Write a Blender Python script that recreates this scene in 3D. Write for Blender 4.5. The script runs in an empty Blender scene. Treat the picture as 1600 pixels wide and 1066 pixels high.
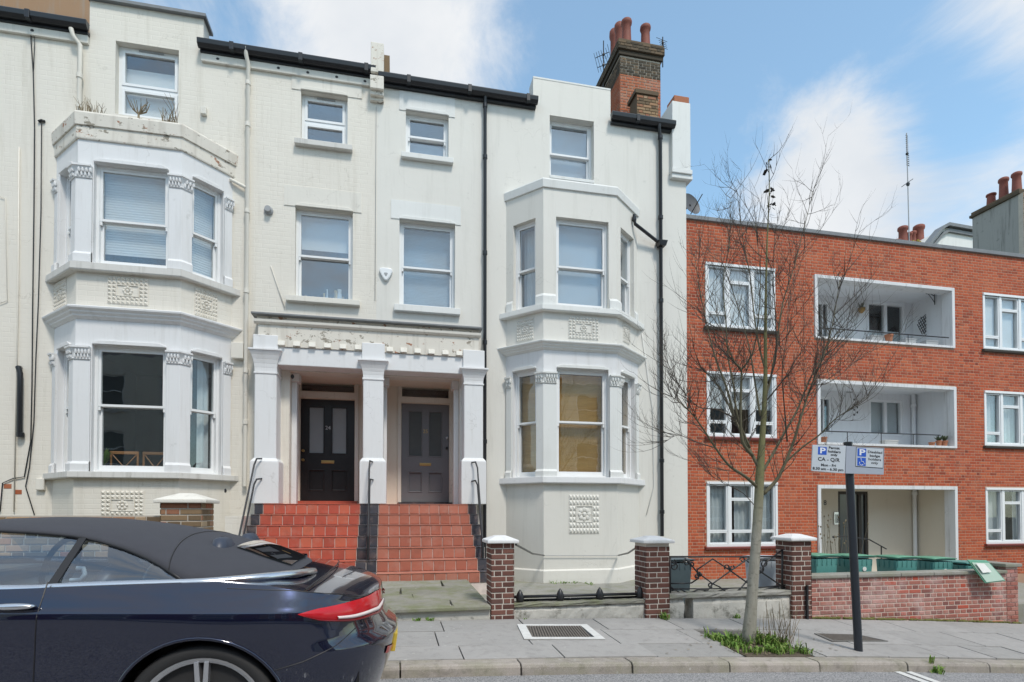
import bpy, math, random
from mathutils import Vector, Matrix
R = math.radians
random.seed(11)
sc = bpy.context.scene
C = sc.collection

# ------------------------------------------------------------------ camera
F_PX, V0, YAW, PITCH, CZ = 881.0, 784.6, R(11.9), R(1.0), 1.35
cd = bpy.data.cameras.new('camera'); cam = bpy.data.objects.new('camera', cd); C.objects.link(cam)
cd.sensor_width = 36.0; cd.lens = 36.0 * F_PX / 1600.0
cd.shift_y = (V0 - 533.0) / 1600.0
cd.clip_start = 0.05; cd.clip_end = 2000
cam.location = (0, 0, CZ); cam.rotation_euler = (R(90) + PITCH, 0, -YAW)
sc.camera = cam

# ------------------------------------------------------------------ sky, sun, exposure
SUN_EL, SUN_AZ = R(56), R(162)          # azimuth clockwise from +Y: behind the camera, a little to the left
w = bpy.data.worlds.new('World'); sc.world = w; w.use_nodes = True
nt = w.node_tree; N = nt.nodes; L = nt.links
for n in list(N): N.remove(n)
def nn(t, **k):
    n = N.new(t)
    for a, b in k.items(): setattr(n, a, b)
    return n
def mth(op, a, b=None, c=None, clamp=False):
    n = N.new('ShaderNodeMath'); n.operation = op; n.use_clamp = clamp
    for i, x in enumerate((a, b, c)):
        if x is None: continue
        if isinstance(x, (int, float)): n.inputs[i].default_value = x
        else: L.new(x, n.inputs[i])
    return n.outputs[0]
sky = nn('ShaderNodeTexSky', sky_type='NISHITA', sun_disc=False)
sky.sun_elevation = SUN_EL; sky.sun_rotation = SUN_AZ; sky.air_density = 1.0; sky.dust_density = 0.6; sky.ozone_density = 1.4
tc = nn('ShaderNodeTexCoord')
mp = nn('ShaderNodeMapping'); mp.inputs['Scale'].default_value = (1.0, 1.0, 1.5); mp.inputs['Location'].default_value = (0.35, 0.1, 0.2)
L.new(tc.outputs['Generated'], mp.inputs[0])
n1 = nn('ShaderNodeTexNoise'); n1.inputs['Scale'].default_value = 3.4; n1.inputs['Detail'].default_value = 10; n1.inputs['Roughness'].default_value = 0.64; n1.inputs['Distortion'].default_value = 0.9
L.new(mp.outputs[0], n1.inputs['Vector'])
def ray(u, v):
    xr = (u - 800) / F_PX; yr = (V0 - v) / F_PX
    Fh = Vector((math.sin(YAW), math.cos(YAW), 0)); Rt = Vector((math.cos(YAW), -math.sin(YAW), 0)); Z = Vector((0, 0, 1))
    return Fh * (math.cos(PITCH) - yr * math.sin(PITCH)) + Z * (math.sin(PITCH) + yr * math.cos(PITCH)) + Rt * xr
cov = mth('SUBTRACT', n1.outputs[0], 0.30)  # cover raised all over: extra unseen cloud outside the view whitens the light
acc = None
# the cloud banks of this afternoon, and gaps cut in the added cloud: directions (from the picture), angular size, amount
for (u, v, rad, amt) in ((1100, 200, .50, -.135), (560, 30, .17, .30), (700, 80, .12, .14), (1290, 330, .15, .34), (1230, 190, .09, .20), (1380, 230, .06, .10), (1585, 40, .085, .34), (1500, 170, .09, -.16), (1290, 250, .09, .14), (980, 150, .22, -.24), (1500, 230, .10, -.20), (1330, 40, .16, -.25), (1120, 250, .08, -.15), (370, 5, .08, -.2), (1570, 330, .08, .12)):
    d = ray(u, v).normalized()
    dp = nn('ShaderNodeVectorMath', operation='DOT_PRODUCT'); L.new(tc.outputs['Generated'], dp.inputs[0]); dp.inputs[1].default_value = d
    ang = mth('SUBTRACT', 1.0, dp.outputs['Value'])
    g = mth('POWER', 2.718, mth('MULTIPLY', ang, -2.0 / rad ** 2))
    cov = mth('ADD', cov, mth('MULTIPLY', g, amt))
mr = nn('ShaderNodeMapRange'); mr.interpolation_type = 'SMOOTHSTEP'
mr.inputs['From Min'].default_value = 0.0; mr.inputs['From Max'].default_value = 0.44
L.new(cov, mr.inputs['Value'])
n2 = nn('ShaderNodeTexNoise'); n2.inputs['Scale'].default_value = 5; n2.inputs['Detail'].default_value = 7; L.new(mp.outputs[0], n2.inputs['Vector'])
cr = nn('ShaderNodeValToRGB'); cr.color_ramp.elements[0].position = .3; cr.color_ramp.elements[0].color = (7.4, 7.9, 8.5, 1); cr.color_ramp.elements[1].position = .7; cr.color_ramp.elements[1].color = (9.6, 9.7, 9.8, 1)
L.new(n2.outputs[0], cr.inputs[0])
tint = nn('ShaderNodeMix', data_type='RGBA', blend_type='MULTIPLY'); tint.inputs[0].default_value = 1
L.new(sky.outputs[0], tint.inputs[6]); tint.inputs[7].default_value = (2.5, 2.98, 2.72, 1)
mx = nn('ShaderNodeMix', data_type='RGBA'); L.new(mr.outputs[0], mx.inputs[0]); veil = nn('ShaderNodeMix', data_type='RGBA'); veil.inputs[0].default_value = .10; L.new(tint.outputs[2], veil.inputs[6]); veil.inputs[7].default_value = (8.2, 8.6, 8.8, 1); L.new(veil.outputs[2], mx.inputs[6]); L.new(cr.outputs[0], mx.inputs[7])
bg = nn('ShaderNodeBackground'); bg.inputs['Strength'].default_value = 0.09; L.new(mx.outputs[2], bg.inputs['Color'])
wo = nn('ShaderNodeOutputWorld'); L.new(bg.outputs[0], wo.inputs['Surface'])
sl = bpy.data.lights.new('sun', 'SUN'); so = bpy.data.objects.new('sun', sl); C.objects.link(so)
sl.energy = 2.4; sl.angle = R(10); sl.color = (1.0, .93, .84)
sd = Vector((math.sin(SUN_AZ) * math.cos(SUN_EL), math.cos(SUN_AZ) * math.cos(SUN_EL), math.sin(SUN_EL)))
so.rotation_euler = (-sd).to_track_quat('-Z', 'Y').to_euler(); so.location = sd * 60
sc.view_settings.view_transform = 'Standard'; sc.view_settings.look = 'None'; sc.view_settings.gamma = 1.0
sc.view_settings.use_curve_mapping = False; sc.view_settings.exposure = 0.12
sc.render.engine = 'CYCLES'
sc.cycles.max_bounces = 8; sc.cycles.transparent_max_bounces = 12; sc.cycles.caustics_reflective = False; sc.cycles.caustics_refractive = False

# ------------------------------------------------------------------ helpers
def at(u, v, Y):
    d = ray(u, v); t = Y / d.y
    return Vector((d.x * t, Y, CZ + d.z * t))
class Fr:                                # a vertical plane: s along it, z up, d outward
    def __init__(s, O, S):
        s.O = Vector((O[0], O[1], 0)); s.S = Vector((S[0], S[1], 0)).normalized(); s.N = Vector((s.S.y, -s.S.x, 0))
    def pt(s, a, z, d=0.0):
        p = s.O + s.S * a + s.N * d; return Vector((p.x, p.y, z))
    def px(s, u, v, d=0.0):
        r = ray(u, v); o = s.O + s.N * d
        t = o.dot(s.N) / Vector((r.x, r.y, 0)).dot(s.N); p = r * t
        return (Vector((p.x, p.y, 0)) - o).dot(s.S), CZ + p.z
    def rot(s): return math.atan2(s.S.y, s.S.x)
class MB:
    def __init__(s): s.v = []; s.f = []
    def add(s, pts, faces):
        b = len(s.v); s.v += [tuple(p) for p in pts]; s.f += [tuple(b + i for i in f) for f in faces]; return s
    def quad(s, a, b, c, d): return s.add([a, b, c, d], [(0, 1, 2, 3)])
    def hexa(s, p): return s.add(p, [(0, 3, 2, 1), (4, 5, 6, 7), (0, 1, 5, 4), (1, 2, 6, 5), (2, 3, 7, 6), (3, 0, 4, 7)])
    def box(s, fr, a0, a1, z0, z1, d0, d1):          # d1 > d0 (outward)
        return s.hexa([fr.pt(a0, z0, d1), fr.pt(a1, z0, d1), fr.pt(a1, z0, d0), fr.pt(a0, z0, d0), fr.pt(a0, z1, d1), fr.pt(a1, z1, d1), fr.pt(a1, z1, d0), fr.pt(a0, z1, d0)])
    def boxw(s, x0, x1, y0, y1, z0, z1):
        return s.hexa([(x0, y0, z0), (x1, y0, z0), (x1, y1, z0), (x0, y1, z0), (x0, y0, z1), (x1, y0, z1), (x1, y1, z1), (x0, y1, z1)])
    def frus(s, x0, x1, y0, y1, z0, x2, x3, y2, y3, z1):
        return s.hexa([(x0, y0, z0), (x1, y0, z0), (x1, y1, z0), (x0, y1, z0), (x2, y2, z1), (x3, y2, z1), (x3, y3, z1), (x2, y3, z1)])
    def prism(s, a, b):                               # two matching loops
        n = len(a)
        return s.add(list(a) + list(b), [tuple(range(n - 1, -1, -1)), tuple(range(n, 2 * n))] + [(i, (i + 1) % n, n + (i + 1) % n, n + i) for i in range(n)])
    def ring(s, fr, a0, a1, z0, z1, w, d0, d1, wb=None):   # rectangular frame
        wb = w if wb is None else wb
        s.box(fr, a0, a0 + w, z0, z1, d0, d1); s.box(fr, a1 - w, a1, z0, z1, d0, d1)
        s.box(fr, a0 + w, a1 - w, z1 - w, z1, d0, d1 - .0005); s.box(fr, a0 + w, a1 - w, z0, z0 + wb, d0, d1 - .0005); return s
    def tube(s, P, r, n=8, cap=True):
        P = [Vector(p) for p in P]; rs = r if isinstance(r, (list, tuple)) else [r] * len(P)
        b = len(s.v); up = None
        for i, p in enumerate(P):
            t = (P[min(i + 1, len(P) - 1)] - P[max(i - 1, 0)])
            if t.length < 1e-9: t = Vector((0, 0, 1))
            t.normalize()
            if up is None: up = Vector((0, 0, 1)) if abs(t.z) < .9 else Vector((1, 0, 0))
            x = t.cross(up)
            if x.length < 1e-6: x = t.orthogonal()
            x.normalize(); y = x.cross(t); up = y
            for k in range(n):
                a = 2 * math.pi * k / n; s.v.append(tuple(p + (x * math.cos(a) + y * math.sin(a)) * rs[i]))
        for i in range(len(P) - 1):
            for k in range(n):
                s.f.append((b + i * n + k, b + i * n + (k + 1) % n, b + (i + 1) * n + (k + 1) % n, b + (i + 1) * n + k))
        if cap:
            s.f.append(tuple(b + k for k in range(n - 1, -1, -1))); m = b + (len(P) - 1) * n; s.f.append(tuple(m + k for k in range(n)))
        return s
    def lathe(s, o, prof, n=14, ax=(0, 0, 1)):        # prof: (r, h)
        ax = Vector(ax).normalized(); x = ax.orthogonal().normalized(); y = ax.cross(x); o = Vector(o); b = len(s.v)
        for r, h in prof:
            for k in range(n):
                a = 2 * math.pi * k / n; s.v.append(tuple(o + ax * h + (x * math.cos(a) + y * math.sin(a)) * r))
        for i in range(len(prof) - 1):
            for k in range(n): s.f.append((b + i * n + k, b + i * n + (k + 1) % n, b + (i + 1) * n + (k + 1) % n, b + (i + 1) * n + k))
        s.f.append(tuple(b + k for k in range(n - 1, -1, -1))); m = b + (len(prof) - 1) * n; s.f.append(tuple(m + k for k in range(n)))
        return s
    def blob(s, o, rx, ry, rz, n=6, m=4, fr=None):
        o = Vector(o); b = len(s.v)
        for i in range(m + 1):
            th = math.pi * i / m
            for k in range(n):
                a = 2 * math.pi * k / n
                q = (rx * math.sin(th) * math.cos(a), ry * math.sin(th) * math.sin(a), rz * math.cos(th))
                s.v.append(tuple(o + (fr.S * q[0] + fr.N * q[1] + Vector((0, 0, q[2])) if fr else Vector(q))))
        for i in range(m):
            for k in range(n): s.f.append((b + i * n + k, b + i * n + (k + 1) % n, b + (i + 1) * n + (k + 1) % n, b + (i + 1) * n + k))
        return s
    def grid(s, rows, close=False):
        b = len(s.v); n = len(rows[0])
        for r in rows: s.v += [tuple(p) for p in r]
        for i in range(len(rows) - 1):
            for k in range(n - 1 + (1 if close else 0)):
                s.f.append((b + i * n + k, b + i * n + (k + 1) % n, b + (i + 1) * n + (k + 1) % n, b + (i + 1) * n + k))
        return s
    def build(s, name, m, parent=None, smooth=False, bevel=0, fix=True, auto=None):
        me = bpy.data.meshes.new(name); me.from_pydata(s.v, [], s.f); me.materials.append(m)
        if fix:
            import bmesh
            bm = bmesh.new(); bm.from_mesh(me); bmesh.ops.remove_doubles(bm, verts=bm.verts, dist=1e-5) if smooth else None
            bmesh.ops.recalc_face_normals(bm, faces=bm.faces); bm.to_mesh(me); bm.free()
        if smooth:
            for p in me.polygons: p.use_smooth = True
            if auto: me.set_sharp_from_angle(angle=R(auto))
        o = bpy.data.objects.new(name, me); C.objects.link(o); adopt(o, parent)
        if bevel:
            b = o.modifiers.new('bevel', 'BEVEL'); b.width = bevel; b.segments = 2; b.limit_method = 'ANGLE'; b.angle_limit = R(40)
        return o
def adopt(o, parent):
    if parent is None: return
    o.parent = parent
    if parent.type == 'EMPTY': o.matrix_parent_inverse = Matrix.Translation(-parent.location)
def thing(name, label, cat, loc, group=None):
    o = bpy.data.objects.new(name, None); C.objects.link(o); o.location = loc; o.empty_display_size = .2
    o['label'] = label; o['category'] = cat
    if group: o['group'] = group
    return o
def tag(o, label, cat, group=None):
    o['label'] = label; o['category'] = cat
    if group: o['group'] = group
    return o
def struct(o): o['kind'] = 'structure'; return o
def stuff(o, label=None, cat=None):
    o['kind'] = 'stuff'
    if label: o['label'] = label
    if cat: o['category'] = cat
    return o
def lerp(a, b, t): return a + (b - a) * t
def interp(tab, x):
    if x <= tab[0][0]: return tab[0][1]
    for (x0, y0), (x1, y1) in zip(tab, tab[1:]):
        if x <= x1: return lerp(y0, y1, (x - x0) / (x1 - x0))
    return tab[-1][1]

# ------------------------------------------------------------------ materials
def lin(r, g, b):
    f = lambda c: (c / 255 / 12.92) if c / 255 <= .04045 else ((c / 255 + .055) / 1.055) ** 2.4
    return (f(r), f(g), f(b), 1)
def sc3(c, k): return (min(c[0] * k, 1), min(c[1] * k, 1), min(c[2] * k, 1), 1)
class Mat:
    def __init__(s, name):
        s.m = bpy.data.materials.new(name); s.m.use_nodes = True; s.t = s.m.node_tree
        s.p = s.t.nodes['Principled BSDF']; s.geo = s.t.nodes.new('ShaderNodeNewGeometry')
    def n(s, t, **k):
        x = s.t.nodes.new(t)
        for a, b in k.items(): setattr(x, a, b)
        return x
    def l(s, a, b): s.t.links.new(a, b)
    def pos(s, scale=(1, 1, 1), loc=(0, 0, 0)):
        m = s.n('ShaderNodeMapping'); m.inputs['Scale'].default_value = scale; m.inputs['Location'].default_value = loc
        s.l(s.geo.outputs['Position'], m.inputs[0]); return m.outputs[0]
    def noise(s, vec, scale, detail=5, rough=.55, dist=0):
        x = s.n('ShaderNodeTexNoise'); x.inputs['Scale'].default_value = scale; x.inputs['Detail'].default_value = detail
        x.inputs['Roughness'].default_value = rough; x.inputs['Distortion'].default_value = dist; s.l(vec, x.inputs['Vector']); return x.outputs[0]
    def ramp(s, fac, stops):
        r = s.n('ShaderNodeValToRGB'); e = r.color_ramp.elements
        while len(e) < len(stops): e.new(.5)
        for i, (p, c) in enumerate(stops): e[i].position = p; e[i].color = c
        s.l(fac, r.inputs[0]); return r.outputs[0]
    def mix(s, fac, a, b, mode='MIX'):
        x = s.n('ShaderNodeMix', data_type='RGBA', blend_type=mode)
        for i, y in ((0, fac), (6, a), (7, b)):
            if isinstance(y, (int, float)): x.inputs[i].default_value = y
            elif isinstance(y, tuple): x.inputs[i].default_value = y
            else: s.l(y, x.inputs[i])
        return x.outputs[2]
    def math(s, op, a, b=0.0, clamp=False):
        x = s.n('ShaderNodeMath', operation=op); x.use_clamp = clamp
        for i, y in enumerate((a, b)):
            if isinstance(y, (int, float)): x.inputs[i].default_value = y
            else: s.l(y, x.inputs[i])
        return x.outputs[0]
    def step(s, v, a, b):
        x = s.n('ShaderNodeMapRange'); x.inputs['From Min'].default_value = a; x.inputs['From Max'].default_value = b; s.l(v, x.inputs[0]); return x.outputs[0]
    def bump(s, h, st=.3, d=.01, prev=None):
        x = s.n('ShaderNodeBump'); x.inputs['Strength'].default_value = st; x.inputs['Distance'].default_value = d; s.l(h, x.inputs['Height'])
        if prev is not None: s.l(prev, x.inputs['Normal'])
        s.l(x.outputs[0], s.p.inputs['Normal']); return x.outputs[0]
    def base(s, c):
        if isinstance(c, tuple): s.p.inputs['Base Color'].default_value = c
        else: s.l(c, s.p.inputs['Base Color'])
    def set(s, rough=.6, metal=0, spec=.5, coat=0):
        s.p.inputs['Roughness'].default_value = rough; s.p.inputs['Metallic'].default_value = metal
        s.p.inputs['Specular IOR Level'].default_value = spec; s.p.inputs['Coat Weight'].default_value = coat; return s
    def rand(s):
        oi = s.n('ShaderNodeObjectInfo'); return s.math('FRACT', s.math('ADD', oi.outputs['Random'], s.geo.outputs['Random Per Island']))
def simple(name, col, rough=.5, metal=0, var=.12, vs=6, bump=.0, bs=60, spec=.5):
    M = Mat(name); M.set(rough, metal, spec)
    nz = M.noise(M.pos(), vs, 6)
    M.base(M.mix(nz, sc3(col, 1 - var), sc3(col, 1 + var)))
    if bump: M.bump(M.noise(M.pos(), bs, 4), bump, .004)
    return M.m
def painted(name, col, stain, brick=0.0, amt=.35, rough=.62):
    """Painted masonry: faint coursing, blotches, dirt runs and a few chips."""
    M = Mat(name); M.set(rough, 0, .35)
    big = M.noise(M.pos((.6, .6, .5)), 1.3, 6); run = M.noise(M.pos((7, 7, .55)), 1.2, 6, .6)
    fine = M.noise(M.pos(), 22, 4)
    c = M.mix(big, sc3(col, .93), sc3(col, 1.05))
    c = M.mix(M.math('MULTIPLY', M.step(run, .54, .78), amt), c, stain)
    c = M.mix(M.math('MULTIPLY', M.step(M.noise(M.pos(), 4.5, 8, .7), .63, .72), amt * .8), c, sc3(stain, .7))
    run2 = M.noise(M.pos((26, 26, .9)), 1.0, 5, .6)
    c = M.mix(M.math('MULTIPLY', M.math('MULTIPLY', M.step(run2, .56, .75), M.step(M.noise(M.pos(), .9, 4), .45, .62)), amt * .9), c, stain)
    cv = M.n('ShaderNodeTexVoronoi', feature='DISTANCE_TO_EDGE'); cv.inputs['Scale'].default_value = .75; wv = M.n('ShaderNodeVectorMath', operation='ADD'); M.l(M.pos(), wv.inputs[0]); nw = M.n('ShaderNodeTexNoise'); nw.inputs['Scale'].default_value = 2.5; nw.inputs['Detail'].default_value = 6; M.l(M.pos(), nw.inputs['Vector']); M.l(nw.outputs['Color'], wv.inputs[1]); M.l(wv.outputs[0], cv.inputs['Vector'])
    ck = M.math('MULTIPLY', M.math('LESS_THAN', cv.outputs['Distance'], .0035), M.step(M.noise(M.pos(), .8, 3), .52, .60)); c = M.mix(M.math('MULTIPLY', ck, .26), c, sc3(stain, .75))
    M.base(c)
    h = M.noise(M.pos(), 90, 3)
    nb = M.bump(h, .10, .003)
    nb = M.bump(M.noise(M.pos(), 7, 4), .18, .012, nb)
    if brick:
        b = M.n('ShaderNodeTexBrick'); b.inputs['Scale'].default_value = 1; b.inputs['Brick Width'].default_value = .232; b.inputs['Row Height'].default_value = .0775; b.inputs['Mortar Size'].default_value = .008; b.inputs['Mortar Smooth'].default_value = .6
        x = M.n('ShaderNodeSeparateXYZ'); M.l(M.pos(), x.inputs[0]); y = M.n('ShaderNodeCombineXYZ'); M.l(M.math('ADD', x.outputs[0], M.math('MULTIPLY', x.outputs[1], .7)), y.inputs[0]); M.l(x.outputs[2], y.inputs[1]); M.l(y.outputs[0], b.inputs['Vector'])
        inv = M.math('MULTIPLY', M.math('SUBTRACT', 1.0, b.outputs['Fac']), M.step(M.noise(M.pos(), 2.2, 3), .25, .65))
        M.bump(inv, brick, .006, nb)
    return M.m
def brickmat(name, stops, grime=None, ga=.4, rough=.8, broad=None):
    M = Mat(name); M.set(rough, 0, .25)
    c = M.ramp(M.rand(), stops)
    c = M.mix(M.noise(M.pos(), 55, 5), M.mix(1.0, c, (.78, .76, .74, 1), 'MULTIPLY'), M.mix(1.0, c, (1.12, 1.1, 1.1, 1), 'MULTIPLY'))
    if grime: c = M.mix(M.math('MULTIPLY', M.step(M.noise(M.pos(), 2.4, 8, .65), .48, .7), ga), c, grime)
    if broad: c = M.mix(M.math('MULTIPLY', M.step(M.noise(M.pos((.5, .5, .8)), .9, 5, .6), .38, .66), .5), c, broad); c = M.mix(M.math('MULTIPLY', M.step(M.noise(M.pos((3, 3, .5)), .9, 5, .6), .55, .75), .3), c, (.14, .06, .045, 1))
    M.base(c); M.bump(M.noise(M.pos(), 120, 4), .35, .003); return M.m
def glassmat(name, tint=(1, 1, 1, 1), refl=1.0, rough=.0, wob=.0):
    M = Mat(name); M.t.nodes.remove(M.p)
    g = M.n('ShaderNodeBsdfGlossy'); g.inputs['Roughness'].default_value = rough; g.inputs['Color'].default_value = (.95, .97, 1, 1)
    t = M.n('ShaderNodeBsdfTransparent'); t.inputs['Color'].default_value = tint
    f = M.n('ShaderNodeLayerWeight'); f.inputs['Blend'].default_value = .5
    fr = M.math('ADD', M.math('MULTIPLY', M.math('POWER', f.outputs['Facing'], 5.0), .9), .045)
    m = M.n('ShaderNodeMixShader'); M.l(M.math('MULTIPLY', fr, refl, True), m.inputs[0]); M.l(t.outputs[0], m.inputs[1]); M.l(g.outputs[0], m.inputs[2])
    if wob:
        b = M.n('ShaderNodeBump'); b.inputs['Strength'].default_value = wob; b.inputs['Distance'].default_value = .02; M.l(M.noise(M.pos(), 2.2, 2), b.inputs['Height']); M.l(b.outputs[0], g.inputs['Normal'])
    o = M.t.nodes['Material Output']; M.l(m.outputs[0], o.inputs['Surface']); return M.m

m_cream = painted('cream_painted_brick', (.73, .695, .622, 1), (.42, .38, .30, 1), brick=.30, amt=.34)
m_creamtrim = painted('cream_painted_stucco', (.725, .70, .635, 1), (.33, .30, .25, 1), amt=.42)
def flaking():
    M = Mat('flaking_paint_stucco'); M.set(.7, 0, .3)
    c = M.mix(M.noise(M.pos(), 3, 6), (.66, .62, .55, 1), (.76, .73, .66, 1))
    c = M.mix(M.math('MULTIPLY', M.step(M.noise(M.pos((6, 6, .7)), 1.3, 6, .6), .5, .75), .5), c, (.35, .31, .25, 1))
    n = M.noise(M.pos((1, 1, 1.6)), 7.5, 9, .68); bare = M.mix(M.step(M.noise(M.pos(), 3.1, 3), .5, .56), (.30, .27, .22, 1), (.36, .17, .10, 1))
    c = M.mix(M.step(n, .585, .605), c, bare); c = M.mix(M.math('MULTIPLY', M.step(M.noise(M.pos((1, 1, 2)), 16, 6, .7), .62, .68), .6), c, (.13, .11, .09, 1)); M.base(c)
    M.bump(M.step(n, .60, .64), -.6, .01); return M.m
m_chip = flaking()
m_render = painted('offwhite_render', (.715, .70, .65, 1), (.46, .45, .40, 1), amt=.30)
m_renderL = painted('offwhite_trim', (.73, .74, .72, 1), (.46, .45, .41, 1), amt=.28)
m_white = painted('white_gloss_trim', (.745, .75, .755, 1), (.46, .45, .42, 1), amt=.36, rough=.5)
m_frame = simple('white_window_paint', (.80, .81, .81, 1), .35, var=.04)
m_upvc = simple('white_plastic_frame', (.80, .82, .83, 1), .28, var=.03)
m_sill = painted('pale_grey_stone_sill', (.62, .61, .58, 1), (.25, .24, .2, 1), amt=.5)
m_black = simple('black_painted_metal', (.018, .019, .022, 1), .38, var=.3)
m_blackgut = simple('black_plastic_gutter', (.016, .017, .02, 1), .3, var=.3)
m_pipew = painted('cream_painted_pipe', (.72, .69, .62, 1), (.35, .3, .22, 1), amt=.3, rough=.4)
m_lead = simple('grey_lead_flashing', (.19, .20, .21, 1), .55, var=.3)
m_slate = simple('dark_roof_slate', (.06, .062, .07, 1), .6, var=.3)
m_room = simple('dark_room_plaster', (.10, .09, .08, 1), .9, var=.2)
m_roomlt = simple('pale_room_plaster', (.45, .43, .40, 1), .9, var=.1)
m_glass = glassmat('window_glass', (.95, .97, .97, 1), 2.4, wob=.06)
m_glassr = glassmat('reflective_window_glass', (.92, .95, .96, 1), 3.4, wob=.06)
m_glassdk = glassmat('clear_dark_glass', (.92, .94, .94, 1), 1.5, wob=.05)
m_blindw = simple('white_blind', (.78, .80, .81, 1), .6, var=.05)
m_blindb = simple('grey_blue_blind', (.42, .47, .53, 1), .7, var=.05)
m_net = simple('white_net_curtain', (.62, .66, .68, 1), .9, var=.08)
def bamboo():
    M = Mat('woven_bamboo_blind'); M.set(.7, 0, .2)
    a = M.noise(M.pos((2, 2, 70)), 1, 4); b = M.noise(M.pos((1, 1, 5)), 1.2, 3)
    M.base(M.mix(a, M.mix(b, (.46, .23, .06, 1), (.56, .32, .10, 1)), M.mix(b, (.82, .50, .18, 1), (.88, .62, .28, 1)))); return M.m
m_bamboo = bamboo()
m_redbrick = brickmat('orange_red_brick', [(0, (.23, .05, .03, 1)), (.25, (.39, .075, .036, 1)), (.6, (.47, .10, .045, 1)), (.85, (.53, .15, .07, 1)), (1, (.28, .066, .042, 1))], (.60, .22, .12, 1), .35, broad=(.50, .12, .05, 1))
m_mortar = simple('pale_mortar', (.45, .285, .20, 1), .9, var=.25, vs=5)
m_plumbrick = brickmat('plum_brown_brick', [(0, (.10, .05, .042, 1)), (.4, (.155, .072, .058, 1)), (.8, (.20, .095, .075, 1)), (1, (.13, .075, .065, 1))])
m_wmortar = simple('white_mortar', (.58, .53, .47, 1), .9, var=.15, vs=9)
m_pinkbrick = brickmat('pinkish_red_brick', [(0, (.22, .10, .09, 1)), (.3, (.33, .125, .10, 1)), (.6, (.40, .16, .125, 1)), (.85, (.44, .23, .19, 1)), (1, (.46, .09, .055, 1))], (.60, .48, .46, 1), .65)
m_pmortar = simple('pinkish_mortar', (.55, .44, .38, 1), .9, var=.2, vs=9)
m_stock = brickmat('weathered_stock_brick', [(0, (.10, .075, .05, 1)), (.35, (.24, .17, .10, 1)), (.6, (.36, .24, .14, 1)), (.8, (.30, .12, .07, 1)), (1, (.42, .33, .22, 1))])
m_stockmortar = simple('grey_stock_mortar', (.46, .42, .36, 1), .9, var=.2, vs=9)
m_soot = brickmat('sooty_chimney_brick', [(0, (.045, .038, .028, 1)), (.5, (.10, .08, .055, 1)), (.8, (.17, .12, .075, 1)), (1, (.07, .06, .045, 1))], (.05, .045, .035, 1), .5)
m_orange = brickmat('orange_chimney_brick', [(0, (.34, .10, .05, 1)), (.5, (.44, .14, .065, 1)), (1, (.38, .17, .10, 1))], (.5, .35, .28, 1), .3)
m_terra = simple('terracotta_pot', (.21, .06, .04, 1), .7, var=.25)
m_pot = simple('terracotta_flower_pot', (.42, .17, .09, 1), .75, var=.2)
def tilemat(name, stops):
    M = Mat(name); M.set(.6, 0, .35); c = M.ramp(M.rand(), stops)
    c = M.mix(M.math('MULTIPLY', M.step(M.noise(M.pos(), 6, 8, .7), .52, .75), .40), c, (.46, .33, .28, 1)); c = M.mix(M.math('MULTIPLY', M.step(M.noise(M.pos(), 3.5, 8, .7), .52, .72), .45), c, (.16, .07, .05, 1)); M.base(c)
    M.bump(M.noise(M.pos(), 60, 4), .2, .003); return M.m
m_tileL = tilemat('glazed_red_step_tile', [(0, (.40, .085, .055, 1)), (.5, (.47, .11, .068, 1)), (1, (.52, .15, .085, 1))])
m_tileR = tilemat('worn_red_step_tile', [(0, (.37, .125, .082, 1)), (.5, (.42, .15, .10, 1)), (1, (.46, .18, .125, 1))])
m_tileD = tilemat('dark_slate_step_tile', [(0, (.045, .045, .055, 1)), (1, (.075, .075, .09, 1))])
m_grout = simple('step_grout', (.66, .57, .52, 1), .85, var=.3, vs=12)
def slabmat(name, a, b, moss=0, spk=.25, rough=.8, grime=.34):
    M = Mat(name); M.set(rough, 0, .3)
    c = M.mix(M.rand(), a, b)
    c = M.mix(M.math('MULTIPLY', M.step(M.noise(M.pos(), 1.7, 8, .65), .45, .75), .35), c, sc3(a, .68))
    c = M.mix(M.math('MULTIPLY', M.step(M.noise(M.pos(), 210, 2), .56, .66), spk), c, sc3(b, 1.7))
    v = M.n('ShaderNodeTexVoronoi'); v.inputs['Scale'].default_value = 5.5; M.l(M.pos(), v.inputs['Vector'])
    c = M.mix(M.math('MULTIPLY', M.math('LESS_THAN', v.outputs['Distance'], .075), .55), c, (.52, .51, .48, 1))
    c = M.mix(M.math('MULTIPLY', M.step(M.noise(M.pos((1, 1, 1)), 9, 9, .72), .50, .68), grime), c, sc3(a, .5))
    if moss: c = M.mix(M.math('MULTIPLY', M.step(M.noise(M.pos(), 3.2, 8, .7), .44, .62), moss), c, (.15, .17, .055, 1))
    M.base(c); M.bump(M.noise(M.pos(), 140, 4), .35, .004); return M.m
m_slab = slabmat('concrete_paving_slab', (.30, .292, .28, 1), (.36, .348, .335, 1))
m_flag = slabmat('mossy_flagstone', (.23, .225, .19, 1), (.30, .29, .25, 1), .55)
m_kerb = slabmat('granite_kerb', (.31, .28, .25, 1), (.38, .34, .305, 1), .28, .6, grime=.65)
m_ground = slabmat('bare_ground', (.16, .14, .11, 1), (.2, .18, .14, 1), .3)
m_gardenc = slabmat('mossy_concrete', (.27, .265, .24, 1), (.33, .32, .29, 1), .35)
def lowwall():
    M = Mat('stained_rendered_low_wall'); M.set(.85, 0, .25)
    c = M.mix(M.noise(M.pos(), 5, 8, .65), (.42, .41, .37, 1), (.68, .66, .61, 1))
    c = M.mix(M.math('MULTIPLY', M.step(M.noise(M.pos(), 6, 9, .75), .52, .66), .8), c, (.10, .10, .075, 1))
    M.base(c); M.bump(M.noise(M.pos(), 18, 8, .7), .6, .015); return M.m
m_low = lowwall()
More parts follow.
